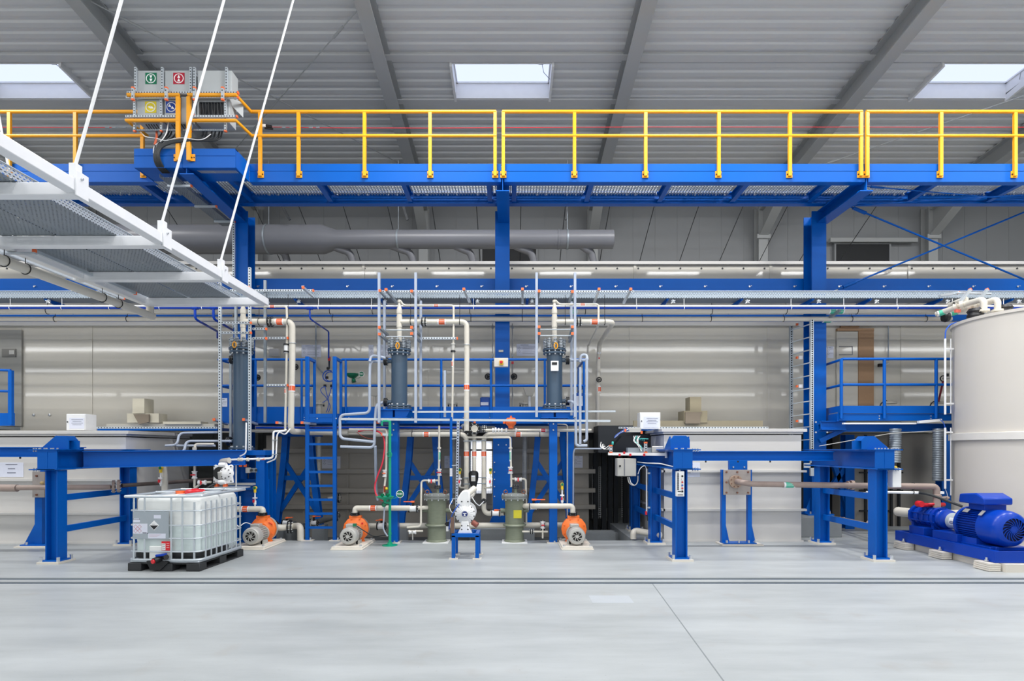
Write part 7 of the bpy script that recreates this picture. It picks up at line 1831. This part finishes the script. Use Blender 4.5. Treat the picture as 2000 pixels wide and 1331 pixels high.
MB().cyl(P(751, 962, 10.4), P(751, 950, 10.4), .018, 10).build('red_sleeve', mat('rust_red', '#A63C22', .5), t); MB().ball(P(755, 955, 10.35), .028, 10).build('yellow_knob', YELP, t)
strut_t = thing('strut_rail', 'short strut with orange cap holding the green shower post', 'strut rail', P(752, 849, 10.4), 'galvanised strut rails with orange caps')
strut(strut_t, P(746, 849, 10.4), P(766, 850, 10.4), .04, caps=(1, 0), holes=False)
# grey-blue pvc pipes of the columns
bgp = 'grey-blue pvc pipes of the slate columns'
def gp(lb, lines, r=.024):
    t = thing('grey_pipe', lb, 'pipe', lines[0][0], bgp)
    for L_ in lines: MB().tube(L_, r, 12, .09).build('pipe', PVC, t)
    return t
Y = 10.45
gp('grey-blue pipe bending round under the middle slate column from its upper nozzle', [[P(752, 707, YV), P(723, 706, 10.5), P(722, 740, Y), P(722, 807, Y), P(664, 811, Y), P(664, 857, Y), P(733, 864, Y)], [P(753, 700, 10.5), P(726, 694, 10.5), P(722, 707, 10.45)]], .026)
gp('grey-blue pipe from the lower nozzle of the middle slate column down to the open end', [[P(750, 786, YV), P(735, 790, 10.5), P(732, 830, Y), P(731, 875, Y), P(665, 873, Y)], [P(733, 872, Y), P(735, 960, 11.0), P(738, 978, 11.0)]], .026)
gp('grey-blue pipe from the upper nozzle of the right slate column', [[P(1110, 704, YV), P(1145, 704, Y), P(1146, 700, Y), P(1146, 860, Y), P(1140, 863, Y)], [P(1133, 708, 10.5), P(1134, 694, 10.5), P(1146, 693, 10.5), P(1147, 704, Y)]], .026)
gp('grey-blue pipe from the lower nozzle of the right slate column, bending right at the bottom', [[P(1108, 784, YV), P(1118, 785, Y), P(1124, 790, Y), P(1125, 868, Y), P(1128, 871, Y), P(1147, 871, Y)], [P(1133, 718, Y), P(1133, 868, Y)]], .026)
gp('grey-blue pipes stepping down left of the tallest slate column, upper ones', [[P(452, 862, 10.5), P(363, 862, 10.3), P(360, 884, 10.2), P(325, 885, 10.2)]], .022)
gp('grey-blue pipes stepping down left of the tallest slate column, nearest the bath', [[P(425, 845, 10.5), P(350, 846, 10.3), P(346, 870, 10.2), P(323, 871, 10.2)], [P(345, 871, 10.3), P(420, 871, 10.3)], [P(365, 885, 10.2), P(420, 885, 10.3)]], .020)
# white electrical conduit pipes around the left frame
t = thing('white_pipe', 'thin white looped pipes between the tallest column frame and the ladder', 'pipe', P(540, 870, 10.4), 'thin white pipes')
MB().tube([P(444, 899, 10.2), P(460, 898, 10.2), P(528, 896, 10.3), P(533, 893, 10.3), P(534, 843, 10.3), P(556, 842, 10.4), P(558, 840, 10.5)], .018, 12, .04).build('pipe', WPL, t)
MB().tube([P(522, 904, 10.4), P(539, 897, 10.3), P(541, 850, 10.3), P(545, 844, 10.3), P(557, 850, 10.5), P(567, 838, 10.6)], .013, 10, .06).build('pipe', WPL, t)
mb = MB()
for px in (467, 472, 484, 504): mb.cyl(P(px - 2, 898, 10.22), P(px + 2, 898, 10.22), .034, 12)
mb.build('unions', PPG, t); KIDS[t.name][-1]['kind'] = 'stuff'
for py in (860, 888): MB().bar(P(531, py, 10.28), P(543, py, 10.28), .012, .012).build('clip', GALVD, t)
MB().cyl(P(461, 955, 10.35), P(461, 902, 10.35), .014, 10).build('drop', WPL, t); MB().tube([P(481, 826, 10.4), P(480, 886, 10.35), P(468, 892, 10.3)], .013, 10, .04).build('drop', WPL, t)
label_band(t, P(514, 897, 10.28), (1, 0, 0), .018, .06)
# second diaphragm pump on the left
dp = thing('diaphragm_pump', 'white diaphragm pump seen side-on above the white bulk container', 'pump', P(434, 943, 10.0), 'white diaphragm pumps')
Y = 10.0; c = P(434, 925, Y)
mb = MB(); mb.prism([(c.x - .18, c.z - .17), (c.x - .16, c.z + .0), (c.x - .175, c.z + .14), (c.x - .13, c.z + .155), (c.x - .08, c.z + .13), (c.x - .05, c.z + .185), (c.x + .05, c.z + .185), (c.x + .08, c.z + .13), (c.x + .14, c.z + .155), (c.x + .175, c.z + .13), (c.x + .16, c.z - .02), (c.x + .18, c.z - .17), (c.x + .05, c.z - .19), (c.x - .06, c.z - .17)], 'y', Y + .02, Y + .07)
mb.build('frame', WPL, dp, bevel=.01)
mb = MB(); mb.lathe((c.x + .07, Y + .03, c.z - .0), (.35, -1, 0), [(.11, 0), (.115, .03), (.06, .06), (0, .065)], 26); mb.build('diaphragm_cover', WPL, dp)
mb = MB(); mb.lathe((c.x - .05, Y + .02, c.z - .0), (0, -1, 0), [(.115, 0), (.115, .015), (.0, .02)], 26); mb.build('centre_block', BLK, dp)
mb = MB(); mb.cyl((c.x - .03, Y - .01, c.z - .09), (c.x - .02, Y - .05, c.z + .02), .035, 12); mb.build('air_valve', SILV, dp)
mb = MB(); mb.lathe((c.x - .06, Y + .0, c.z - .155), (1, 0, 0), [(.04, 0), (.05, .05), (.04, .12)], 14); mb.lathe((c.x - .05, Y + .0, c.z + .15), (1, 0, 0), [(.04, 0), (.045, .04), (.04, .11)], 14); mb.build('manifold', WPL, dp)
for dx in (-.11, .04): MB().cbox((c.x + dx, Y + .03, c.z - .215), .05, .08, .05).build('rubber_foot', ORG, dp)
MB().box(c.x - .18, XX(492, 10.2), Y - .02, Y + .14, c.z - .26, c.z - .24).build('shelf_plate', GALV, dp)
MB().bar(P(417, 952, 10.0), P(417, 975, 10.0), .04, .04).build('shelf_leg', PPG, dp); MB().bar(P(438, 952, 10.0), P(438, 975, 10.0), .03, .03).build('shelf_leg', PPG, dp)
MB().tube([P(420, 945, 9.98), P(408, 952, 9.9), P(396, 960, 9.85)], .020, 10, .08).build('hose', RUB, dp)
# cream pipe elbow behind the container and its fittings
t = thing('process_pipe', 'cream pipe rising behind the white container and turning right to the diaphragm pump', 'pipe', P(322, 960, 10.1), 'cream pipes around the pumps')
MB().tube([P(322, 975, 10.2), P(322, 902, 10.2), P(430, 902, 10.2), P(448, 900, 10.15)], .053, 16, .12).build('pipe', PPG, t); label_band(t, P(397, 902, 10.2), (1, 0, 0), .053, .09)
gauge(t, P(314, 950, 10.1), 1.2)
t = thing('drain_pipe', 'thin cream line with two red valves left of the side-on diaphragm pump', 'pipe', P(380, 950, 10.1), 'thin cream lines above the filters')
MB().tube([P(418, 868, 10.3), P(381, 868, 10.15), P(380, 955, 10.1), P(395, 943, 10.1), P(412, 942, 10.05)], .020, 12, .04).build('pipe', PPG, t)
small_valve(t, P(380, 928, 10.1), (0, 0, 1), .034, REDM, (.04, 0, 0)); small_valve(t, P(395, 943, 10.05), (1, 0, 0), .032, REDM, (0, 0, .035)); MB().cyl(P(380, 880, 10.12), P(380, 874, 10.12), .034, 12).build('union', PPG, t)
label_band(t, P(380, 890, 10.12), (0, 0, 1), .02, .1, LGRN)
# inside the left column frame: small valves
t = thing('valve_unit', 'small grey air valve unit inside the blue frame of the tallest column', 'valve unit', P(485, 925, 10.65))
MB().cbox(P(485, 919, 10.5), .075, .06, .10).build('body', SILV, t); MB().cbox(P(497, 919, 10.55), .11, .06, .08).build('manifold', GALVD, t)
for px in (470, 479): MB().cbox(P(px, 910, 10.5), .04, .05, .05).build('orange_clip', ORG, t)
for px in (491, 500): MB().cyl(P(px, 919, 10.5), P(px, 919, 10.48), .025, 12).build('port', BLK, t)
MB().cyl(P(485, 908, 10.5), P(485, 935, 10.5), .008, 8).build('stem', BLK, t)

# ================================================================ fixtures on the wall behind the main platform
Yw = 12.8
def notice(px0, px1, py0, py1, lb, Yq=12.845, n=5):
    t = thing('notice_sheet', lb, 'notice', P((px0 + px1) / 2, py1, Yq), 'printed notice sheets')
    x0, x1, z1, z0 = XX(px0, Yq), XX(px1, Yq), ZZ(py0, Yq), ZZ(py1, Yq)
    MB().box(x0, x1, Yq - .003, Yq, z0, z1).build('sheet', PAPER, t); sh_ = KIDS[t.name][-1]
    mb = MB(); w = x1 - x0
    mb.box(x0 + w * .2, x0 + w * .6, Yq - .005, Yq - .003, z1 - .03, z1 - .022)
    for k in range(n): z = z1 - .07 - (z1 - z0 - .1) * k / n; mb.box(x0 + w * .3, x1 - w * (.08 + .06 * (k % 3)), Yq - .005, Yq - .003, z - .002, z + .002)
    for k in range(2):
        c = (x0 + w * .14, z1 - .10 - .07 * k)
        for j in range(4):
            p = [(c[0] + .025 * math.cos(PI / 2 * q_), Yq - .004, c[1] + .025 * math.sin(PI / 2 * q_)) for q_ in (j, j + 1)]; mb.bar(p[0], p[1], .003, .003, up=(0, 1, 0))
    mb.build('print', INK, sh_)
notice(589, 627, 674, 698, 'printed notice sheet on the wall above the ladder')
notice(720, 762, 674, 698, 'printed notice sheet on the wall behind the middle strut rack')
notice(1009, 1048, 672, 696, 'printed notice sheet on the wall left of the right slate column')
notice(1616, 1628, 677, 700, 'small notice sheet on the wall right of the right column', n=2)
notice(431, 444, 778, 795, 'small notice sheet on the blue plate left of the tallest column', 10.968, 3)
notice(629, 665, 892, 916, 'notice sheet in the shade behind the ladder', 13.295, 3)
notice(868, 900, 891, 915, 'notice sheet in the shade left of the three vertical pipes', 13.295, 3)
notice(1122, 1138, 891, 914, 'notice sheet in the shade right of the slim white pipe', 13.295, 3)
MB().box(XX(431, 10.97), XX(452, 10.97), 10.97, 11.0, ZZ(826, 10.97), ZZ(768, 10.97)).single('notice_board', BLUE, 'blue steel panel left of the tallest slate column carrying a small notice', 'panel')
# eye wash on the wall
ew_ = thing('wall_eye_wash', 'green wall-mounted eye-wash bowl with round PUSH plate behind the railing', 'eye wash', P(690, 745, 12.5))
mb = MB(); mb.lathe(P(688, 735, 12.5), (0, 0, 1), [(.03, -.05), (.08, -.03), (.14, .02), (.155, .05), (.14, .05), (0, .02)], 28); mb.build('bowl', DGRN, ew_)
MB().ball(P(691, 743, 12.5), .045, 12).build('valve', DGRN, ew_); MB().tube([P(688, 741, 12.5), P(688, 748, 12.6), P(695, 746, 12.75)], .014, 8, .03).build('arm', DGRN, ew_)
c = P(706, 731, 12.45); MB().cyl(c + Vector((0, .006, 0)), c, .062, 24).build('push_plate_rim', WPL, ew_); MB().cyl(c, c - Vector((0, .003, 0)), .053, 24).build('push_plate', DGRN, ew_); pp_ = KIDS[ew_.name][-1]
text('PUSH', .036, c - Vector((0, .005, 0)), WPL, pp_, 'push_lettering', .001, (PI / 2, 0, 0), True)
MB().tube([P(693, 739, 12.5), P(702, 739, 12.48), P(705, 735, 12.46)], .005, 8, .03).build('push_lever', DGRN, ew_)
# blue hose coil
hc = thing('hose_coil', 'blue hose loops hanging from black fittings between the ladder rails', 'hose', P(643, 740, 12.6))
def arc(cx, cy, rx, ry, a0, a1, n, Yq): return [P(cx + rx * math.cos(math.radians(a0 + (a1 - a0) * i / n)), cy + ry * math.sin(math.radians(a0 + (a1 - a0) * i / n)), Yq) for i in range(n + 1)]
MB().tube(arc(642, 735, 11.5, 11, -60, -320, 14, 12.6), .014, 8).build('hose', HOSEB, hc)
MB().tube(arc(645, 736, 10, 9, -50, -310, 14, 12.55), .011, 8).build('hose', HOSEB, hc)
MB().tube([P(643, 700, 12.65), P(643, 720, 12.6)], .02, 10).build('down_pipe', mat('dark_navy', '#1C2740', .5), hc); MB().cbox(P(643, 701, 12.6), .05, .04, .09).build('red_clip', REDM, hc)
for px, py in ((640, 720), (638, 738), (634, 754), (647, 754)): MB().cyl(P(px - 1.5, py, 12.55), P(px + 3, py, 12.55), .03, 12).build('coupling', BLK, hc)
for pts in ([(635, 755), (638, 770), (643, 785), (640, 800), (637, 806)], [(647, 757), (643, 775), (636, 784), (627, 788)], [(634, 755), (625, 760), (628, 768), (638, 777), (646, 795), (641, 806)], [(648, 742), (650, 750), (648, 760)]):
    MB().tube([P(x, y, 12.45) for x, y in pts], .009, 8, .08).build('hose', HOSEB, hc)
# small stand pipes with cream discs on the bath behind the platform
for i, (px, lb) in enumerate(((624, 'cream disc flange with blue hoses behind the ladder rails'), (884, 'cream disc flange behind the thin cream pipes in the middle'), (1024, 'cream disc flange under the right funnel'))):
    t = thing('disc_flange', lb, 'flange', P(px, 808, 12.4), 'cream disc flanges behind the railing')
    mb = MB(); mb.lathe(P(px, 790, 12.4), (0, 0, 1), [(.05, -.22), (.05, 0), (.11, 0), (.11, .03), (.02, .04), (.02, .08), (.0, .08)], 20); mb.build('flange', PPG, t)
    for s_ in (-1, 1): MB().cbox(P(px, 791, 12.35) + Vector((s_ * .09, 0, -.02)), .03, .03, .04).build('clamp', BLK, t)
for i, (px, lb) in enumerate(((594, 'cream funnel hopper behind the railing left of the ladder'), (732, 'cream funnel hopper behind the railing beside the middle strut rack'), (1034, 'cream funnel hopper behind the railing left of the right slate column'))):
    t = thing('funnel', lb, 'funnel', P(px, 790, 12.3), 'cream funnels behind the railing')
    Yq = 12.3; x0, x1 = XX(px - 12, Yq), XX(px + 12, Yq); z1, z0 = ZZ(758, Yq), ZZ(774, Yq); xm_ = (x0 + x1) / 2
    mb = MB(); vs = [(x0, Yq - .15, z1), (x1, Yq - .15, z1), (x1, Yq + .1, z1), (x0, Yq + .1, z1), (xm_ - .07, Yq - .06, z0), (xm_ + .07, Yq - .06, z0), (xm_ + .07, Yq + .04, z0), (xm_ - .07, Yq + .04, z0)]
    mb.add(vs, [(0, 1, 5, 4), (1, 2, 6, 5), (2, 3, 7, 6), (3, 0, 4, 7), (4, 5, 6, 7)]); mb.build('hopper', PPG, t)
    MB().cyl((xm_, Yq, z0), (xm_, Yq, ZZ(795, Yq)), .03, 12).build('spout', WPL if i != 1 else PPG, t)
for i, (px, py, lb) in enumerate(((948, 786, 'blue canister with a white label beside the middle column'), (1131, 786, 'blue canister with a white label at the right end of the operator platform'))):
    Yq = 11.9; t = thing('canister', lb, 'canister', P(px, 806, Yq), 'blue canisters on the operator platform')
    mb = MB(); mb.rbox(XX(px - 10.5, Yq), XX(px + 10.5, Yq), Yq, Yq + .22, ZZ(806, Yq) , ZZ(776 if i == 0 else 768, Yq), .04); mb.build('body', mat('canister_blue', '#0B4DA8', .35), t)
    if i: 
        mb = MB(); mb.box(XX(px - 9, Yq), XX(px + 7, Yq), Yq - .004, Yq, ZZ(793, Yq), ZZ(774, Yq)); mb.build('label', PAPER, t)
    else:
        mb = MB(); mb.box(XX(px - 9, Yq), XX(px + 6, Yq), Yq - .004, Yq, ZZ(792, Yq), ZZ(786, Yq)); mb.build('label', PAPER, t)
# hand wheels
for i, (px, py, Yq, lb) in enumerate(((953, 736, 12.0, 'black handwheel left of the middle blue column'), (1004, 736, 12.0, 'black handwheel right of the middle blue column'), (577, 717, 12.4, 'black handwheel behind the large cream pipe'), (503, 738, 12.4, 'black handwheel in the shade right of the tallest slate column'))):
    t = thing('hand_wheel', lb, 'handwheel', P(px, py, Yq), 'black handwheels at platform level')
    c = P(px, py, Yq); mb = MB(); mb.ring(c, (0, 1, 0), .055, .016, 18); mb.ball(c, .035, 10)
    for k in range(3): a = 2 * PI * k / 3; mb.bar(c, c + Vector((.055 * math.cos(a), 0, .055 * math.sin(a))), .018, .018, up=(0, 1, 0))
    mb.build('wheel', BLK, t); MB().cyl(c, c + Vector((0, .12, 0)), .016, 8).build('spindle', BOLT, t)
for i, (px, lb) in enumerate(((962, 'thin grey conduit left of the middle blue column with clips'), (1001, 'thin grey conduit right of the middle blue column with a red cap'))):
    t = thing('wall_conduit', lb, 'conduit', P(px, 800, 12.1), 'thin conduits beside the middle column')
    MB().cyl(P(px, 800, 12.1), P(px, 632, 12.1), .010 if i == 0 else .014, 8).build('conduit', SILV, t)
    for py in (640, 695, 706): MB().cbox(P(px, py, 12.08), .045, .03, .045).build('clip', GALVD, t)
MB().cbox(P(1001, 709, 12.0), .05, .04, .05).build('red_cap', REDM, t)
for px in (610, 733, 835, 846):
    pass
t = thing('wall_conduit', 'thin grey conduit curving down the wall above the ladder', 'conduit', P(617, 700, 12.7), 'thin conduits beside the middle column')
MB().tube([P(617, 632, 12.75), P(617, 700, 12.75), P(619, 718, 12.75), P(630, 728, 12.7)], .018, 8, .1).build('conduit', GALVD, t)
# emergency stop box
es = thing('emergency_stop', 'white box with a yellow and red emergency stop button on the middle column', 'emergency stop', P(979, 716, 11.2))
MB().box(XX(965, 11.25), XX(992.5, 11.25), 11.22, 11.34, ZZ(717, 11.25), ZZ(700, 11.25)).build('housing', mat('cream_box', '#D8D3CB', .4), es, bevel=.005)
mb = MB(); mb.cbox(P(979, 709, 11.2), .08, .04, .09); mb.build('yellow_base', YELP, es, bevel=.004)
mb = MB(); mb.lathe(P(979, 708, 11.18), (0, -1, 0), [(.02, 0), (.02, .02), (.032, .025), (.028, .045), (0, .05)], 18); mb.build('red_button', REDM, es)
MB().box(XX(974, 11.68), XX(983, 11.68), 11.675, 11.70, ZZ(688, 11.68), ZZ(684, 11.68)).single('name_plate', SILV, 'tiny silver plate on the middle blue column above the emergency stop', 'name plate')

# ================================================================ push-button panel, switch box and cabling on the S2 stand
ypn = 8.86
pn = thing('button_panel', 'white push-button panel with coloured buttons on the near blue post', 'control panel', P(1328, 970, ypn))
x0, x1, z1, z0 = XX(1320, ypn), XX(1335.5, ypn), ZZ(921, ypn), ZZ(970, ypn)
MB().box(x0, x1, ypn - .03, ypn + .03, z0, z1).build('housing', WPL, pn, bevel=.004)
MB().box(x0 + .015, x0 + .035, ypn - .033, ypn - .03, z0 + .10, z1 - .02).build('label_strip', INK, pn)
mb = MB()
for k in range(9): mb.box(x0 + .012, x0 + .038, ypn - .035, ypn - .033, z0 + .11 + k * .028, z0 + .118 + k * .028)
mb.box(x0 + .02, x1 - .02, ypn - .035, ypn - .03, z0 + .02, z0 + .03); mb.box(x0 + .02, x1 - .02, ypn - .035, ypn - .03, z0 + .075, z0 + .085); mb.build('label_print', BLKINK, pn)
for k, (m_, nm) in enumerate(((BLK, 'black_button'), (WPL, 'white_button'), (REDM, 'red_button'), (HOSEB, 'blue_switch'), (REDM, 'red_button'), (BLK, 'black_button'))):
    c = Vector((x1 - .035, ypn - .03, z1 - .075 - k * .048)); mb = MB(); mb.cyl(c, c + Vector((0, -.008, 0)), .018, 14, m=1); mb.cyl(c, c + Vector((0, -.02, 0)), .013, 14); mb.build(nm, [m_, SILV], pn)
MB().tube([(x0 + .06, ypn, z1), (x0 + .06, ypn - .02, z1 + .05), P(1310, 911, 9.1), P(1290, 906, 9.4), P(1262, 905, 9.8), P(1245, 903, 9.9)], .010, 8, .05).build('cable', WPL, pn)
sw = ebox('grey-white switch cabinet hanging left of the button panel stand', 1206, 1243, 896, 931, 9.75, .22, False, SILV, 'switch cabinets', 'switch_cabinet')
MB().cyl(P(1211, 911, 9.75), P(1211, 911, 9.72), .018, 10).build('black_lock', BLK, sw)
MB().box(XX(1219, 9.75), XX(1220, 9.75), 9.738, 9.75, ZZ(930, 9.75), ZZ(897, 9.75)).build('door_gap', INK, sw)
MB().tube([P(1226, 932, 9.8), P(1228, 945, 9.8), P(1240, 950, 9.8), P(1246, 942, 9.8), P(1246, 930, 9.85)], .010, 8, .06).build('cable', SILV, sw)
MB().tube([P(1229, 932, 9.8), P(1232, 944, 9.8), P(1238, 948, 9.8)], .008, 8, .06).build('cable', WPL, sw)
MB().tube([P(1246, 927, 9.8), P(1250, 915, 9.8), P(1259, 909, 9.8), P(1264, 918, 10.0)], .007, 8, .05).build('cable', WPL, sw)
hr = thing('support_arm', 'white horizontal support arm with orange-capped struts carrying the valve wiring', 'support arm', P(1245, 889, 9.8))
MB().bar(P(1188, 887, 9.9), P(1302, 888, 9.6), .05, .05).build('arm', WPL, hr)
MB().bar(P(1301, 895, 9.6), P(1301, 882, 9.6), .03, .03).build('end_plate', WPL, hr)
mb = MB(); x0, x1 = XX(1224, 9.9), XX(1296, 9.9); mb.box(x0, x1, 9.8, 9.95, ZZ(885, 9.9), ZZ(875, 9.9)); mb.build('aluminium_profile', GALVD, hr)
mb = MB(); mb.box(XX(1273, 9.75), XX(1295, 9.75), 9.72, 9.76, ZZ(885, 9.75), ZZ(872, 9.75)); mb.build('white_cover', SILV, hr, bevel=.01)
for (a, b, c_) in ((1193, 871, 884), (1261, 865, 884)):
    strut(hr, P(a, c_, 9.6), P(a, b, 9.6), .045, caps=(1, 1), pitch=.04)
for (px, py) in ((1210, 889), (1231, 889), (1219, 885), (1258, 889)): MB().cbox(P(px, py, 9.68), .03, .04, .04).build('red_cap', REDM, hr)
rnd = random.Random(3)
for k in range(7):
    y0_ = 860 + k * 2; MB().tube([P(1238 + k * 2, 852, 9.9), P(1240 + rnd.uniform(-4, 8), 862, 9.8), P(1246 + rnd.uniform(-5, 8), 873, 9.75), P(1253 + rnd.uniform(-3, 3), 882, 9.75)], .006, 6, .05).build('thin_cable', [WPL, RUB, WPL, TEAL, WPL, RUB, WPL][k], hr)
vb = thing('valve_terminal', 'white valve terminal with blue and teal tubes above the support arm', 'valve terminal', P(1240, 845, 10.1))
MB().box(XX(1222, 10.1), XX(1251, 10.1), 10.05, 10.2, ZZ(845, 10.1), ZZ(836, 10.1)).build('rail_box', SILV, vb, bevel=.006)
for px, py in ((1221, 841), (1253, 845)): MB().cbox(P(px, py, 10.05), .03, .04, .05).build('orange_cap', ORG, vb)
for k in range(6):
    MB().tube([P(1224 + k, 836 + k, 10.05), P(1215 - k, 842 + k, 10.05), P(1202 + k, 851, 10.05), P(1200, 856, 10.05)], .006, 6, .06).build('air_tube', [HOSEB, RUB, HOSEB, WPL, RUB, HOSEB][k], vb)
for k in range(5): MB().tube([P(1242 + 4 * k, 858 + k, 9.95), P(1250 + k * 2, 857, 9.9), P(1266 - k, 858, 9.9)], .007, 6, .04).build('teal_tube', TEAL, vb)
cl_ = thing('cable_clutter', 'white cables and black fittings curling at the left end of the support arm', 'cables', P(1182, 878, 10.0))
for k in range(6):
    MB().tube([P(1174 + 2 * k, 864 + 2 * k, 10.0), P(1172 + k, 874, 9.95), P(1180 + k, 880 + rnd.uniform(-2, 2), 9.95), P(1191, 870 + 2 * k, 9.9)], .006, 6, .06).build('cable', [WPL, RUB, WPL, SILV, WPL, RUB][k], cl_)
MB().cyl(P(1195, 866, 9.9), P(1198, 866, 9.9), .03, 10).build('teal_fitting', TEAL, cl_)
# dark machine body in the shade between the baths
t = thing('dark_machine', 'dark machine body with black covers in the gap left of the right bath tank', 'machine', P(1225, 900, 11.9))
MB().box(XX(1170, 12.0), XX(1290, 12.0), 12.1, 12.8, 1.7, 2.28).build('body', DARKS, t)
MB().prism([(XX(1190, 11.8), 1.72), (XX(1215, 11.8), 2.05), (XX(1285, 11.8), 2.1), (XX(1285, 11.8), 1.72)], 'y', 11.8, 12.1).build('cover', mat('black_gloss', '#14181D', .25), t)
# white rod with red end hanging on the second post
t = thing('hanging_rod', 'thin white rod with a red end clipped along the second blue post', 'rod', P(1263, 1010, 10.4))
MB().cyl(P(1263, 1002, 10.4), P(1263, 916, 10.4), .012, 8).build('rod', WPL, t); MB().cyl(P(1262, 1006, 10.4), P(1262, 999, 10.4), .02, 8).build('red_end', REDM, t); MB().cyl(P(1265, 1018, 10.4), P(1264, 1006, 10.4), .008, 8).build('tip', BLK, t)
for py in (925, 992): MB().cbox(P(1267, py, 10.42), .05, .02, .03).build('clip', GALV, t)
t = thing('process_pipe', 'cream pipe elbow lying on the floor left of the right bath tank', 'pipe', P(1250, 1045, 10.9), 'cream pipes around the pumps')
MB().tube([P(1237, 1053, 10.95), P(1237, 1040, 10.95), P(1243, 1037, 11.0), P(1290, 1046, 10.6)], .06, 16, .08).build('pipe', PPG, t)
t = thing('slim_pipe', 'two slim pale pipes running down right of the right trestle', 'pipe', P(1107, 1020, 11.3), 'thin white pipes')
MB().tube([P(1070, 828, 11.0), P(1108, 830, 11.0), P(1108, 1010, 11.3)], .013, 10, .05).build('pipe', PPG, t); MB().tube([P(1175, 877, 11.2), P(1122, 877, 11.3), P(1120, 885, 11.3), P(1119, 1020, 11.3)], .016, 10, .05).build('pipe', PVC, t)
# capped strut ends poking out under the platform edge
for px, lb in ((418, 'left of the perforated posts'), (476, 'in front of the tallest slate column'), (541, 'right of the tallest slate column'), (590, 'just left of the ladder'), (738, 'beside the green shower arm')):
    A, B = P(px, 820 if px < 500 else 826, 10.5), P(px + 26, 829, 11.3)
    t = thing('strut_rail', 'short strut with orange cap under the platform edge, ' + lb, 'strut rail', A, 'galvanised strut rails with orange caps'); strut(t, A, B, .042, caps=(1, 0), holes=False)
t = thing('strut_rail', 'perforated vertical strut on the side of the left blue column above the rack', 'strut rail', P(457, 560, 11.62), 'galvanised strut rails with orange caps'); strut(t, P(457, 640, 11.62), P(457, 428, 11.62), .045)
# wide bolted flange plates at the near ends of the stands
for st_, x, s, y in ((S1, -7.12, -1, 8.62), (S2, 2.68, 1, 8.82), (S3, 5.83, 1, 8.80)):
    for z in (1.757, 1.452):
        mb = MB(); mb.box(x - s * .12, x + s * .28, y, y + .42, z - .008, z + .008)
        for k in (.17, .21, .25): mb.cyl((x + s * k, y + .06, z - .03), (x + s * k, y + .06, z + .025), .012, 6, m=1)
        mb.build('flange_plate', [BLUE, BOLT], st_)
c = P(434, 925, 10.0)
mb = MB()
for k in range(8):
    a = 2 * PI * k / 8; mb.cyl((c.x + .07 + .085 * math.cos(a), 9.955, c.z + .085 * math.sin(a)), (c.x + .07 + .085 * math.cos(a), 9.985, c.z + .085 * math.sin(a)), .009, 6)
for dx, dz in ((-.15, .12), (-.15, -.14), (.15, .12), (.15, -.14), (-.03, .165), (.03, .165)): mb.cyl((c.x + dx, 9.995, c.z + dz), (c.x + dx, 10.03, c.z + dz), .010, 6)
o = mb.build('cover_bolts', BLK, dp); o['kind'] = 'stuff'
SC.cycles.max_bounces = 8
